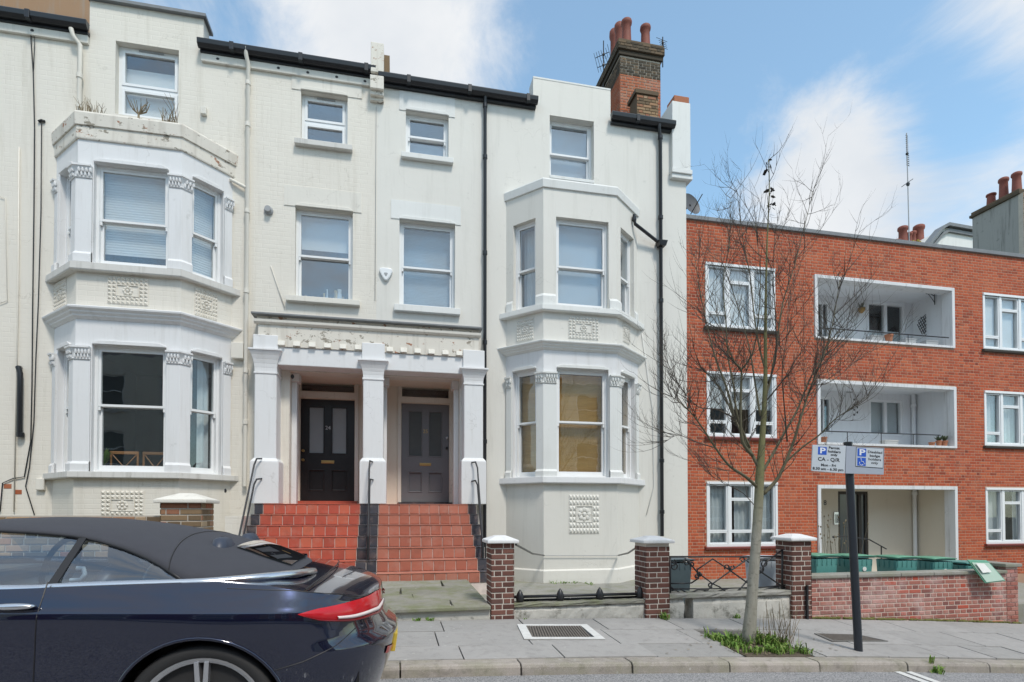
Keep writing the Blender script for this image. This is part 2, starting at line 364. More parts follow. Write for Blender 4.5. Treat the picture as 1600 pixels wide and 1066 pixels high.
def asphalt():
    M = Mat('grey_asphalt'); M.set(.75, 0, .35)
    c = M.mix(M.noise(M.pos(), 1.1, 6), (.23, .228, .235, 1), (.30, .297, .302, 1))
    v = M.n('ShaderNodeTexVoronoi'); v.inputs['Scale'].default_value = 130; M.l(M.pos(), v.inputs['Vector'])
    sp = M.n('ShaderNodeSeparateColor'); M.l(v.outputs['Color'], sp.inputs[0])
    c = M.mix(M.step(sp.outputs[0], .55, .95), M.mix(M.step(sp.outputs[1], .4, .9), c, (.11, .11, .115, 1)), (.40, .395, .39, 1))
    M.base(c); M.bump(v.outputs['Distance'], .5, .006); return M.m
m_road = asphalt()
m_paint = simple('worn_white_road_paint', (.62, .62, .60, 1), .7, var=.25, vs=14)
m_grass = Mat('weed_green'); m_grass.set(.6, 0, .3); m_grass.base(m_grass.ramp(m_grass.rand(), [(0, (.07, .15, .02, 1)), (.5, (.14, .26, .04, 1)), (1, (.25, .32, .09, 1))])); m_grass = m_grass.m
m_dry = Mat('dry_stalk'); m_dry.set(.8); m_dry.base(m_dry.ramp(m_dry.rand(), [(0, (.10, .075, .045, 1)), (1, (.30, .24, .15, 1))])); m_dry = m_dry.m
m_soil = simple('dark_soil', (.10, .078, .055, 1), .95, var=.4, vs=30, bump=.6, bs=60)
m_brass = simple('brass', (.58, .40, .17, 1), .3, 1, var=.1)
m_chrome = simple('satin_chrome', (.72, .73, .75, 1), .22, 1, var=.03)
m_grey = simple('grey_plastic', (.33, .34, .35, 1), .5, var=.1)
m_dkgrey = simple('dark_grey_metal', (.085, .088, .095, 1), .55, var=.15)

# ------------------------------------------------------------------ ground levels (the street falls away to the right)
def clampx(X): return max(-30, min(X, 22))
def kz(X):
    X = clampx(X)
    if X < 0: return CZ - (1.245 + .033 * X)
    if X > 9: return CZ - (1.245 + .297 + .243 + (X - 9) * .06)
    return CZ - (1.245 + .033 * X + .0030 * X * X)
def wz(X):
    X = clampx(X)
    if X < 0: return CZ - (1.205 + .02 * X)
    if X > 9: return CZ - (1.205 + .18 + .2268 + (X - 9) * .055)
    return CZ - (1.205 + .02 * X + .0028 * X * X)
YK, YKB, YW, YB = 4.65, 4.84, 6.40, 10.30     # kerb face, kerb back, front boundary, main house wall
def gz(X, Y):
    if Y <= YK: return kz(X) - .092 + .012 * min(max((YK - Y) / 3, 0), 1)
    if Y >= YW: return wz(X)
    return lerp(kz(X), wz(X), (Y - YK) / (YW - YK))
def on_ground(u, v):
    d = ray(u, v); t = .5
    for i in range(60):
        p = d * t; z = gz(p.x, p.y) - CZ; t += (z - p.z) / d.z * .8 if abs(d.z) > 1e-4 else 0
    p = d * t; return Vector((p.x, p.y, CZ + p.z))
xs = [-300, -120, -60, -30] + [i * 1.0 for i in range(-20, 23)] + [30, 60, 120, 300]
ys = [-300, -120, -60, -30, -12, -6, 0, 2, 4, YK, YW, 8, 12, 20, 40, 100, 300]
g = MB().grid([[Vector((x, y, gz(x, y) - .07 - (.35 if x > 6.2 and y > 7 else 0) * 0)) for x in xs] for y in ys])
struct(g.build('ground', m_ground, smooth=True))
xs = [-60, -30] + [i * .5 for i in range(-24, 45)] + [30, 60]
g = MB().grid([[Vector((x, y, gz(x, y))) for x in xs] for y in (-4.2, -2, 0, 1.65, 3, 4, YK)])
road = struct(g.build('road', m_road, smooth=True))
# parking bay marks
for (a, b) in (((1395, 1049), (1432, 1063)), ((1404, 1049), (1445, 1064))):
    pass
g = MB()
p, q = on_ground(1397, 1050.5), on_ground(1470, 1078)
for off in (0, .13):
    a, b = p + Vector((off, 0, 0)), q + Vector((off, 0, 0))
    g.quad(*(Vector((P.x + dx, P.y, gz(P.x, P.y) + .005)) for P, dx in ((a, 0), (b, 0), (b, .07), (a, .07))))
struct(g.build('road_marking', m_paint))
# kerb stones
kerb = MB().grid([[Vector((x, y, gz(x, y + .02) - .03)) for x in xs] for y in (YK + .01, YKB - .005)]).build('kerb', m_ground); struct(kerb)
x = -9.63
random.seed(3)
while x < 18:
    l = random.choice((.88, .95, 1.2, 1.0)); a, b = x + .006, x + l - .006; dz = random.uniform(-.004, .004); dy = random.uniform(-.006, .006)
    g = MB(); r = .03
    prof = [(YKB, -.2), (YKB, 0), (YK + r + dy, 0), (YK + .010 + dy, -.010), (YK + dy, -r), (YK - .012 + dy, -.2)]
    g.prism([Vector((a, y, kz(a) + z + dz)) for y, z in prof], [Vector((b, y, kz(b) + z + dz)) for y, z in prof])
    g.build('kerb_stone', m_kerb, kerb, bevel=.006); x += l
# pavement of slabs
pav = MB().grid([[Vector((x, y, gz(x, y) - .025)) for x in xs] for y in (YKB, YW)]).build('pavement', simple('dark_joint_sand', (.10, .095, .085, 1), .95)); struct(pav)
TREE = on_ground(1177, 1003); pit = (TREE.x - .40, TREE.x + .34, YKB + .02, TREE.y + .27)
GR = [(on_ground(812, 977), on_ground(944, 1000)), (on_ground(1280, 991), on_ground(1372, 1004))]
grates = []
for a, b in GR: grates.append((a.x, on_ground(940 if b.x < 3 else 1384, (1000 if b.x < 3 else 1003)).x - (.30 if b.x < 3 else .25), b.y, a.y))
random.seed(5)
for ri, (y0, y1) in enumerate(((YKB, 5.28), (5.28, 5.86), (5.86, YW))):
    x = -9 + (.0, .38, .1)[ri]
    while x < 17:
        l = random.choice((.74, .9, .9, .62)); a, b, c, d = x + .006, x + l - .006, y0 + .006, y1 - .006; x += l
        if b > pit[0] and a < pit[1] and c < pit[3] - .1:
            if a < pit[0] - .08: b = pit[0]
            elif b > pit[1] + .08: a = pit[1]
            else: continue
        t = random.uniform(-.004, .003); t2 = random.uniform(-.004, .004)
        g = MB(); P = [(a, c, t), (b, c, t + t2), (b, d, t2), (a, d, t)]
        g.prism([Vector((X, Y, gz(X, Y) - .04)) for X, Y, q in P], [Vector((X, Y, gz(X, Y) + q)) for X, Y, q in P])
        g.build('paving_slab', m_slab, pav, bevel=.003)
# opposite side of the road (only seen mirrored in glass and car paint)
g = MB().grid([[Vector((x, y, gz(x, 0) + z)) for x in xs] for y, z in ((-4.2, -.1), (-4.2, .11), (-7.2, .13))]); struct(g.build('pavement_opposite', m_slab))

# ------------------------------------------------------------------ walls with openings, brickwork
def wallgrid(mb, fr, s0, s1, z0, z1, holes, dep, d=0.0, back=True):
    S = sorted({s0, s1} | {min(max(x, s0), s1) for h in holes for x in h[:2]}); Zs = sorted({z0, z1} | {min(max(x, z0), z1) for h in holes for x in h[2:4]})
    solid = {}
    for i in range(len(S) - 1):
        for k in range(len(Zs) - 1):
            cs, cz = (S[i] + S[i + 1]) / 2, (Zs[k] + Zs[k + 1]) / 2
            solid[i, k] = not any(h[0] < cs < h[1] and h[2] < cz < h[3] for h in holes)
    for (i, k), o in solid.items():
        if not o: continue
        a, b, c, e = S[i], S[i + 1], Zs[k], Zs[k + 1]
        mb.quad(fr.pt(a, c, d), fr.pt(b, c, d), fr.pt(b, e, d), fr.pt(a, e, d))
        if back: mb.quad(fr.pt(b, c, d - dep), fr.pt(a, c, d - dep), fr.pt(a, e, d - dep), fr.pt(b, e, d - dep))
        if not solid.get((i - 1, k)): mb.quad(fr.pt(a, c, d - dep), fr.pt(a, c, d), fr.pt(a, e, d), fr.pt(a, e, d - dep))
        if not solid.get((i + 1, k)): mb.quad(fr.pt(b, c, d), fr.pt(b, c, d - dep), fr.pt(b, e, d - dep), fr.pt(b, e, d))
        if not solid.get((i, k - 1)): mb.quad(fr.pt(a, c, d - dep), fr.pt(b, c, d - dep), fr.pt(b, c, d), fr.pt(a, c, d))
        if not solid.get((i, k + 1)): mb.quad(fr.pt(a, e, d), fr.pt(b, e, d), fr.pt(b, e, d - dep), fr.pt(a, e, d - dep))
    return mb
_bm = {}
def brick_mesh(l, h, dp, m, base):
    key = (round(l, 3), round(h, 3), dp, m.name)
    if key not in _bm:
        g = MB(); brick_geo(g, Fr((0, 0), (1, 0)), 0, l, 0, h, dp); o = g.build(base, m); _bm[key] = o.data; bpy.data.objects.remove(o)
    return _bm[key]
def brick_geo(g, fr, a, b, z0, z1, dp, ch=.005):
    g.add([fr.pt(a, z0, 0), fr.pt(b, z0, 0), fr.pt(b, z1, 0), fr.pt(a, z1, 0), fr.pt(a, z0, dp - ch), fr.pt(b, z0, dp - ch), fr.pt(b, z1, dp - ch), fr.pt(a, z1, dp - ch),
           fr.pt(a + ch, z0 + ch, dp), fr.pt(b - ch, z0 + ch, dp), fr.pt(b - ch, z1 - ch, dp), fr.pt(a + ch, z1 - ch, dp)],
          [(8, 9, 10, 11)] + [(4 + i, 4 + (i + 1) % 4, 8 + (i + 1) % 4, 8 + i) for i in range(4)] + [(i, (i + 1) % 4, 4 + (i + 1) % 4, 4 + i) for i in range(4)])
def brickwork(parent, fr, s0, s1, z0, z1, holes, m, bl=.215, bh=.065, j=.011, bond='flemish', nparts=300, dp=.012, jit=.0, base='brick', zf=None, start=0, stuffname='brickwork'):
    out = []; z = z0; row = start; rnd = random.Random(5)
    while z < z1 - .03:
        h = min(bh, z1 - z); s = s0; k = row % 2
        hd = (bl - j) / 2
        if bond == 'flemish': seq = [bl, hd]; i = 0; first = bl if k == 0 else (bl - hd) / 2 - j
        elif bond == 'stretcher': seq = [bl]; i = 0; first = bl if k == 0 else hd
        else: seq = [bl] if k == 0 else [hd]; i = 0; first = bl if k == 0 else hd / 2
        if row % 5 == 4 and bond == 'flemish': first *= .8
        l = first
        while s < s1 - .02:
            e = min(s + l, s1)
            segs = [(s, e)]
            for hh in holes:
                if hh[2] < z + h * .6 and hh[3] > z + h * .4:
                    ns = []
                    for a, b in segs:
                        if hh[1] <= a or hh[0] >= b: ns.append((a, b))
                        else:
                            if hh[0] - a > .03: ns.append((a, hh[0]))
                            if b - hh[1] > .03: ns.append((hh[1], b))
                    segs = ns
            for a, b in segs:
                if zf is None or z > zf(a, b): out.append((round(a, 4), round(b, 4), z, z + h, rnd.uniform(-jit, jit)))
            s = e + j; i += 1; l = seq[i % len(seq)]
        z += bh + j; row += 1
    out.sort(key=lambda q: (fr.pt(q[0], q[2]) - Vector((0, 0, CZ))).length)
    rz = fr.rot()
    for a, b, c, e, q in out[:nparts]:
        o = bpy.data.objects.new(base, brick_mesh(b - a, e - c, dp, m, base)); C.objects.link(o); adopt(o, parent); o.location = fr.pt(a, c, q); o.rotation_euler = (0, 0, rz)
    if out[nparts:]:
        g = MB()
        for a, b, c, e, q in out[nparts:]: brick_geo(g, fr, a, b, c, e, dp)
        stuff(g.build(stuffname, m, parent))
def offset(pts, d, wall=None):           # polyline in plan, offset outward (towards the street); ends kept on the wall plane Y = wall
    P = [Vector((p[0], p[1])) for p in pts]; n = []
    for a, b in zip(P, P[1:]): t = (b - a).normalized(); n.append(Vector((t.y, -t.x)))
    out = []
    for i, p in enumerate(P):
        if i == 0 or i == len(P) - 1:
            k = 0 if i == 0 else -1; q = p + n[k] * d
            if wall is not None:
                t = (P[1] - P[0]) if i == 0 else (P[-1] - P[-2]); q = q + t * ((wall - q.y) / t.y) if abs(t.y) > 1e-6 else q
        else:
            m = (n[i - 1] + n[i]).normalized(); q = p + m * (d / m.dot(n[i]))
        out.append(q)
    return out
def band(mb, pts, prof, wall=None):      # sweep a closed (d, z) profile along the plan polyline
    loops = [[Vector((q.x, q.y, z)) for q in offset(pts, d, wall)] for d, z in prof]; n = len(prof); m = len(pts)
    mb.add([p for l in loops for p in l], [(i * m + k, i * m + k + 1, ((i + 1) % n) * m + k + 1, ((i + 1) % n) * m + k) for i in range(n) for k in range(m - 1)] + [tuple(i * m for i in range(n)), tuple(i * m + m - 1 for i in range(n))])
    return mb

# ------------------------------------------------------------------ windows
def curtain(mb, fr, a, b, z0, z1, d, amp=.025, per=.11, n=None):
    n = n or max(6, int((b - a) / per * 6)); top = []; bot = []; ph = random.uniform(0, 6)
    for i in range(n + 1):
        s = lerp(a, b, i / n); o = amp * math.sin(ph + s / per * 2 * math.pi) + amp * .4 * math.sin(s / per * 3.1 + ph)
        top.append(fr.pt(s, z1, d + o * .6)); bot.append(fr.pt(s, z0, d + o))
    mb.grid([bot, top])
def dress(win, fr, a, b, z0, z1, d, spec):
    """what hangs behind the glass"""
    for sp in spec:
        k = sp[0]
        if k == 'venetian':
            zt, zb = lerp(z0, z1, sp[2]), lerp(z0, z1, sp[1]); g = MB(); z = zb; st = sp[4] if len(sp) > 4 else .028
            while z < zt: g.hexa([fr.pt(a, z, d), fr.pt(b, z, d), fr.pt(b, z + .008, d - .03), fr.pt(a, z + .008, d - .03), fr.pt(a, z + st * .82, d + .004), fr.pt(b, z + st * .82, d + .004), fr.pt(b, z + st * .82 + .004, d - .026), fr.pt(a, z + st * .82 + .004, d - .026)]); z += st
            stuff(g.build('slat_blind', sp[3], win))
        elif k == 'roller':
            MB().box(fr, a, b, lerp(z0, z1, sp[1]), lerp(z0, z1, sp[2]), d - .006, d).build('roller_blind', sp[3], win)
        elif k == 'curtain':
            g = MB(); curtain(g, fr, lerp(a, b, sp[1]), lerp(a, b, sp[2]), z0 - .05, z1, d - .05, sp[4] if len(sp) > 4 else .025, sp[5] if len(sp) > 5 else .11); g.build('curtain', sp[3], win, smooth=True)
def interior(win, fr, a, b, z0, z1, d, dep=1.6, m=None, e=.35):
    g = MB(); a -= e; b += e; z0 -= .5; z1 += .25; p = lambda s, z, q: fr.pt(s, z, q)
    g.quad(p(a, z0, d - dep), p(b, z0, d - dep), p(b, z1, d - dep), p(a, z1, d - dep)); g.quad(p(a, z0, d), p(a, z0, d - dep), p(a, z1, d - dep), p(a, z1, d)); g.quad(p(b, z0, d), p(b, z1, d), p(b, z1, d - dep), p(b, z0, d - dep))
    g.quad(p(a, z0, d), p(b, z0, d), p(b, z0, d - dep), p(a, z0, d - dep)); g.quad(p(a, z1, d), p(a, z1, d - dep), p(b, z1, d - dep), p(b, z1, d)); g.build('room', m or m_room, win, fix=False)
def sash(parent, fr, hole, zm, spec=(), rev=.11, m=None, gl=None, fw=.042, room=True, horns=True, glow=None, rm=None):
    a, b, z0, z1 = hole; m = m or m_frame; gl = gl or m_glass
    win = MB().ring(fr, a, b, z0, z1, fw, -rev - .14, -rev, .035).build('window', m, parent)
    a2, b2, c2, e2 = a + fw, b - fw, z0 + .035, z1 - fw
    for i, (zz0, zz1, d1) in enumerate(((zm - .018, e2, -rev - .012), (c2, zm + .018, -rev - .062))):
        g = MB(); sw = .038; g.ring(fr, a2 + .001, b2 - .001, zz0, zz1, sw, d1 - .045, d1, .036 if i == 0 else .075)
        if i == 1: g.box(fr, a2 + sw, b2 - sw, zz1 - .045, zz1 - .012, d1 - .04, d1 + .004)
        if i == 0 and horns:
            for s in (a2 + .002, b2 - .032): g.box(fr, s, s + .03, zz0 - .06, zz0, d1 - .04, d1 - .004)
        sh = g.build('sash', m, win)
        MB().box(fr, a2 + sw - .005, b2 - sw + .005, zz0 + .03, zz1 - .04, d1 - .026, d1 - .022).build('pane', (gl if not isinstance(gl, tuple) else gl[i]), win)
    dress(win, fr, a2, b2, c2, e2, -rev - .17, spec)
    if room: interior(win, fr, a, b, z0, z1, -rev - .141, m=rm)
    return win
def rect(fr, u0, u1, vt, vb, d=0.0):     # opening from its pixel edges (top and bottom read at mid width)
    um, vm = (u0 + u1) / 2, (vt + vb) / 2
    return (fr.px(u0, vm, d)[0], fr.px(u1, vm, d)[0], fr.px(um, vb, d)[1], fr.px(um, vt, d)[1])
def sill(win, fr, h, ext=.09, th=.075, proj=.09, m=None, drop=0):
    MB().box(fr, h[0] - ext, h[1] + ext, h[2] - th, h[2] + .012, -.14, proj).build('sill', m or m_sill, win, bevel=.006)
def hood(parent, fr, h, d0=0.0, dd=.028, hh=.06, m=None, inset=.08):
    a, b, z = h[0] - .0, h[1] + .0, h[3] + .004
    P = [(a, z), (b, z), (b, z + .02), (b - inset, z + hh), (a + inset, z + hh), (a, z + .02)]
    MB().prism([fr.pt(s, q, d0 + dd) for s, q in P], [fr.pt(s, q, d0 - .01) for s, q in P]).build('hood_moulding', m or m_white, parent, bevel=.006)

# ------------------------------------------------------------------ the two stuccoed terrace houses
FW = Fr((0, YB), (1, 0)); YD = 11.2; FD = Fr((0, YD), (1, 0)); YC = 9.93; FC = Fr((0, YC), (1, 0))
XM, XR_, XL_ = -.307, 5.76, -9.5
EAVE = 9.13; LAND = 1.485
HL = thing('terrace_house', 'cream painted brick house with tall bay window and black front door', 'house', (-4, YB, .1))
HR = thing('terrace_house', 'smooth off-white rendered house with bay window, grey front door and brick chimney', 'house', (3, YB, .1))
hl = dict(top=rect(FW, 180, 279, 71, 184), a=rect(FW, 470, 543, 146, 227), b=rect(FW, 461, 551, 327, 469))
hr = dict(a=rect(FW, 634, 701, 177, 247), b=rect(FW, 624, 711, 347, 482), top=rect(FW, 859, 928, 185, 279))
zl = FC.px(500, 574)[1]
hl['porch'] = (FC.px(440, 680)[0] + .06, XM - .12, LAND - .03, zl); hr['porch'] = (XM + .10, FC.px(722, 680)[0] - .0, LAND - .03, zl)

def studs(parent, fr, r, m, d=.0, nx=9, nz=7, w=2):
    a, b, z0, z1 = r; g = MB(); g.box(fr, a, b, z0, z1, d - .01, d + .008); dx, dz = (b - a) / nx, (z1 - z0) / nz
    for i in range(nx):
        for k in range(nz):
            if w <= i < nx - w and w <= k < nz - w: continue
            s, z = a + i * dx, z0 + k * dz
            c = [fr.pt(s + .004, z + .004, d + .008), fr.pt(s + dx - .004, z + .004, d + .008), fr.pt(s + dx - .004, z + dz - .004, d + .008), fr.pt(s + .004, z + dz - .004, d + .008), fr.pt(s + dx / 2, z + dz / 2, d + .036)]
            g.add(c, [(0, 1, 4), (1, 2, 4), (2, 3, 4), (3, 0, 4)])
    cs, cz = (a + b) / 2, (z0 + z1) / 2; rr = min((b - a) / 2 - w * dx, (z1 - z0) / 2 - w * dz) * .95
    g.ring(fr, a + w * dx, b - w * dx, z0 + w * dz, z1 - w * dz, .012, d + .008, d + .022)
    for k in range(8):
        t = k * math.pi / 4; g.blob(fr.pt(cs + math.cos(t) * rr * .6, cz + math.sin(t) * rr * .6, d + .01), rr * .30, .02, rr * .30, fr=fr)
    g.blob(fr.pt(cs, cz, d + .01), rr * .3, .03, rr * .3, fr=fr)
    return g.build('carved_panel', m, parent)
def bay(H, JL, FL, FRr, JR, Yf, spec, m_wall, m_trim, m_top):
    pts = [(JL, YB), (FL, Yf), (FRr, Yf), (JR, YB)]
    fl, ff, fr = Fr(pts[0], (FL - JL, Yf - YB)), Fr(pts[1], (1, 0)), Fr(pts[2], (JR - FRr, YB - Yf))
    ll, lf, lr = math.hypot(FL - JL, Yf - YB), FRr - FL, math.hypot(JR - FRr, YB - Yf)
    um = spec['um']; Z = lambda v: ff.px(um, v)[1]
    ztop = Z(spec['coping'][0]); zg = gz(3, 8) - .1
    lv = spec['levels']; holes = {0: [], 1: [], 2: []}
    for L_ in lv:
        hf = rect(ff, *L_['front']); L_['h'] = hf
        sa, sb = L_['side']                      # margins from the front corner and from the wall junction
        L_['hl'] = (sb, ll - sa, hf[2], hf[3]); L_['hr'] = (sa, lr - sb, hf[2], hf[3])
        holes[0].append(L_['hl']); holes[1].append(hf); holes[2].append(L_['hr'])
    B = None; zs_ = [zg] + [Z(v) for v, _ in spec['zones'][1:]] + [ztop - .02]
    for (za, zb), (_, mm) in zip(zip(zs_, zs_[1:]), spec['zones']):
        g = MB()
        for k, (f, l) in enumerate(((fl, ll), (ff, lf), (fr, lr))): wallgrid(g, f, 0, l, za, zb, holes[k], .16)
        o = g.build('bay' if B is None else 'bay_wall', mm, B or H); B = B or o
    # flat roof, coping and parapet bands
    z0, z1 = Z(spec['coping'][1]), ztop
    band(MB(), pts, [(-.10, z0), (spec['copd'], z0), (spec['copd'] + .012, z1 - .03), (spec['copd'], z1), (-.14, z1 + .012)], YB).build('coping', m_top, B, bevel=.006)
    MB().add([Vector((q.x, q.y, z1 - .02)) for q in offset(pts, -.05, YB)], [(0, 1, 2, 3)]).build('bay_roof', m_lead, B)
    for (v0, v1, prof, mm) in spec['bands']:
        za, zb = Z(v1), Z(v0); P = [(-.02, za)] + [(d, lerp(za, zb, t)) for d, t in prof] + [(-.02, zb)]
        band(MB(), pts, P, YB).build('cornice' if len(prof) > 3 else 'sill', mm, B, bevel=.004)
    for L_ in lv:
        for key, f, l, sp, gl in (('hl', fl, ll, L_['sl'], L_.get('gs')), ('h', ff, lf, L_['sf'], L_.get('gf')), ('hr', fr, lr, L_['sr'], L_.get('gs'))):
            h = L_[key]; zm = ff.px(um, L_['rail'])[1]
            sash(H, f, h, zm, sp, rev=.085, room=False, gl=gl)
            if L_.get('hood'): hood(B, f, h, inset=min(.09, (h[1] - h[0]) * .22), m=m_trim)
        if L_.get('cap'):
            zc1, zc0 = Z(L_['cap'][0]), Z(L_['cap'][1])
        zb0, zb1 = L_['h'][2] - .01, Z(L_['base'])
        for kind in ('jl', 'fl', 'fr', 'jr'):
            hL, hF, hR = L_['hl'], L_['h'], L_['hr']; mg = .012
            if kind == 'fl': pl = [fl.pt(hL[1] + mg, 0), fl.pt(ll, 0), ff.pt(hF[0] - mg, 0)]
            elif kind == 'fr': pl = [ff.pt(hF[1] + mg, 0), ff.pt(lf, 0), fr.pt(hR[0] - mg, 0)]
            elif kind == 'jl': pl = [fl.pt(.015, 0), fl.pt(hL[0] - mg, 0)]
            else: pl = [fr.pt(hR[1] + mg, 0), fr.pt(lr - .015, 0)]
            pl = [(p.x, p.y) for p in pl]; e = .03
            g = MB()
            if L_.get('cap'):
                band(g, pl, [(-.01, zb0), (e, zb0), (e, zc0), (-.01, zc0)])
                band(g, pl, [(-.01, zb0), (e + .03, zb0), (e + .03, zb1 - .04), (e + .002, zb1), (-.01, zb1)])
            else: band(g, pl, [(-.01, zb0), (e, zb0), (e, zb1 - .05), (.003, zb1), (-.01, zb1)])
            pil = g.build('pilaster', m_trim, B, bevel=.005)
            if L_.get('cap'):
                g = MB(); h_ = zc1 - zc0
                band(g, pl, [(-.01, zc0), (e + .012, zc0), (e + .018, zc0 + .012), (e + .008, zc0 + .022), (e + .012, zc0 + h_ * .45), (e + .05, zc1 - .03), (e + .062, zc1 - .026), (e + .062, zc1), (-.01, zc1)])
                for a, b in zip(pl, pl[1:]):
                    f2 = Fr(a, (b[0] - a[0], b[1] - a[1])); l2 = math.hypot(b[0] - a[0], b[1] - a[1]); n = max(2, int(l2 / .042))
                    for i in range(n):
                        s = l2 * (i + .5) / n
                        for q in range(2):
                            z = zc0 + h_ * (.30 + .30 * q); g.blob(f2.pt(s + (.4 if q else 0) * l2 / n, z, e + .012 + .016 * q), l2 / n * .44, .030, h_ * .22, 6, 4, f2)
                g.build('capital', m_trim, B, smooth=True, auto=35)
    # the room behind each storey of the bay
    for L_ in lv:
        zf, zc = L_['h'][2] - .55, L_['h'][3] + .25; i0, i1 = JL + .14, JR - .14; y1 = YB + 2.6
        g = MB(); g.quad((i0, y1, zf), (i1, y1, zf), (i1, y1, zc), (i0, y1, zc)); g.quad((i0, YB + .02, zf), (i0, y1, zf), (i0, y1, zc), (i0, YB + .02, zc)); g.quad((i1, YB + .02, zf), (i1, YB + .02, zc), (i1, y1, zc), (i1, y1, zf))
        for z in (zf, zc): g.add([(i0, y1, z), (i0, YB + .02, z)] + [(q.x, q.y, z) for q in offset(pts, -.10, YB)] + [(i1, YB + .02, z), (i1, y1, z)], [tuple(range(8))])
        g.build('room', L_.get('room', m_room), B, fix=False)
    for (face, r) in spec['panels']:
        f = (fl, ff, fr)[face]; studs(B, f, rect(f, *r) if len(r) == 4 else r[0](f), m_trim if spec.get('ptrim') else m_wall)
    return B, (fl, ff, fr), lv, pts
corn = [(.01, 0), (.02, .08), (.05, .22), (.055, .34), (.085, .5), (.09, .62), (.125, .78), (.13, .94), (.12, 1.0)]
slp = [(.09, 0), (.10, .15), (.095, 1.0)]
# left bay
bsL = dict(um=198, zones=[(0, m_cream), (746, m_white), (500, m_cream), (428, m_white), (215, m_chip)], coping=(185, 206), copd=.05,
    bands=[(206, 226, [(.022, 0), (.028, .1), (.028, 1)], m_chip), (418, 430, slp, m_sill), (485, 503, corn, m_white), (738, 748, slp, m_sill)],
    levels=[dict(front=(143, 259, 541, 738), side=(.165, .16), rail=633, hood=1, cap=(546, 566), base=722, sf=(), sl=(('curtain', 0, .5, m_net),), sr=(('curtain', .55, .95, m_net),), gf=m_glassdk, gs=m_glassdk),
            dict(front=(146, 263, 260, 416), side=(.165, .16), rail=343, hood=1, cap=(268, 287), base=400, sf=(('venetian', .15, 1.0, m_blindw, .04),), sl=(('venetian', .02, 1.0, m_blindw, .04),), sr=(('venetian', .02, 1.0, m_blindw, .04),))],
    panels=[(1, (168, 232, 434, 476)), (2, (304, 339, 455, 497)), (0, (86, 104, 440, 482)), (1, (158, 225, 767, 812))])
BL, FBL, LVL, PL = bay(HL, -5.32, -4.73, -3.285, -2.70, 9.70, bsL, m_cream, m_white, m_chip)
# right bay
bsR = dict(um=908, zones=[(0, m_render), (754, m_white), (548, m_render)], coping=(286, 300), copd=.028,
    bands=[(482, 491, slp, m_renderL), (537, 550, corn, m_renderL), (746, 756, slp, m_white), (889, 960, [(.035, 0), (.035, .8), (.03, .97), (.005, 1)], m_render)],
    levels=[dict(front=(870, 951, 577, 746), side=(.155, .15), rail=659, hood=1, cap=(585, 602), base=734, sf=(('venetian', 0, .98, m_bamboo, .022),), sl=(('venetian', 0, .98, m_bamboo, .022),), sr=(('venetian', 0, .98, m_bamboo, .022),), gs=m_glassdk, gf=m_glass),
            dict(front=(869, 951, 343, 481), side=(.17, .16), rail=416, hood=0, base=463, sf=(('roller', .0, 1.0, m_blindb), ('curtain', 0, .10, m_net)), sl=(('curtain', 0, .95, m_net),), sr=(('curtain', 0, .95, m_net),), room=m_roomlt)],
    panels=[(1, (888, 935, 496, 530)), (0, (808, 834, 499, 532)), (2, (973, 983, 503, 536)), (1, (889, 936, 773, 834))])
BR, FBR, LVR, PR = bay(HR, 2.06, 2.62, 4.016, 4.70, 9.70, bsR, m_render, m_renderL, m_renderL)

# main walls
zbay = lambda lv: [(0, 0, l['h'][2] - .3, l['h'][3] + .2) for l in lv]
zpl, zpr = FW.px(300, 27)[1], FW.px(890, 131)[1]
xa, xb = FW.px(140, 40)[0], FW.px(318, 50)[0]; xc, xd = FW.px(833, 140)[0], FW.px(954, 165)[0]
holesL = [hl['top'], hl['a'], hl['b'], hl['porch']] + [(-5.2, -2.85, h[2], h[3]) for h in zbay(LVL)]
holesR = [hr['top'], hr['a'], hr['b'], hr['porch']] + [(2.2, 4.55, h[2], h[3]) for h in zbay(LVR)]
WL = wallgrid(MB(), FW, XL_, XM, -.3, zpl, holesL + [(XL_ - 1, xa, EAVE, 99), (xb, XM + 1, EAVE, 99)], .3).build('wall', m_cream, HL)
WR = wallgrid(MB(), FW, XM, XR_, -.6, zpr, holesR + [(XM - 1, xc, EAVE - .06, 99), (xd, XR_ + 1, EAVE - .1, 99)], .3).build('wall', m_render, HR)
MB().boxw(XR_ - .3, XR_ - .002, YB + .3, 19, -.8, EAVE - .3).build('flank_wall', m_render, HR); MB().boxw(XL_, XL_ + .3, YB + .3, 19, -.8, EAVE - .3).build('flank_wall', m_cream, HL)
def roof(H, x0, x1, z):
    g = MB(); g.prism([(x0, YB + .02, z), (x0, 15, z + 2.5), (x0, 19.6, z)], [(x1, YB + .02, z), (x1, 15, z + 2.5), (x1, 19.6, z)]); return g.build('roof', m_slate, H)
RL = roof(HL, XL_, XM, EAVE + .02); RR = roof(HR, XM + .003, XR_ - .1, EAVE - .05)
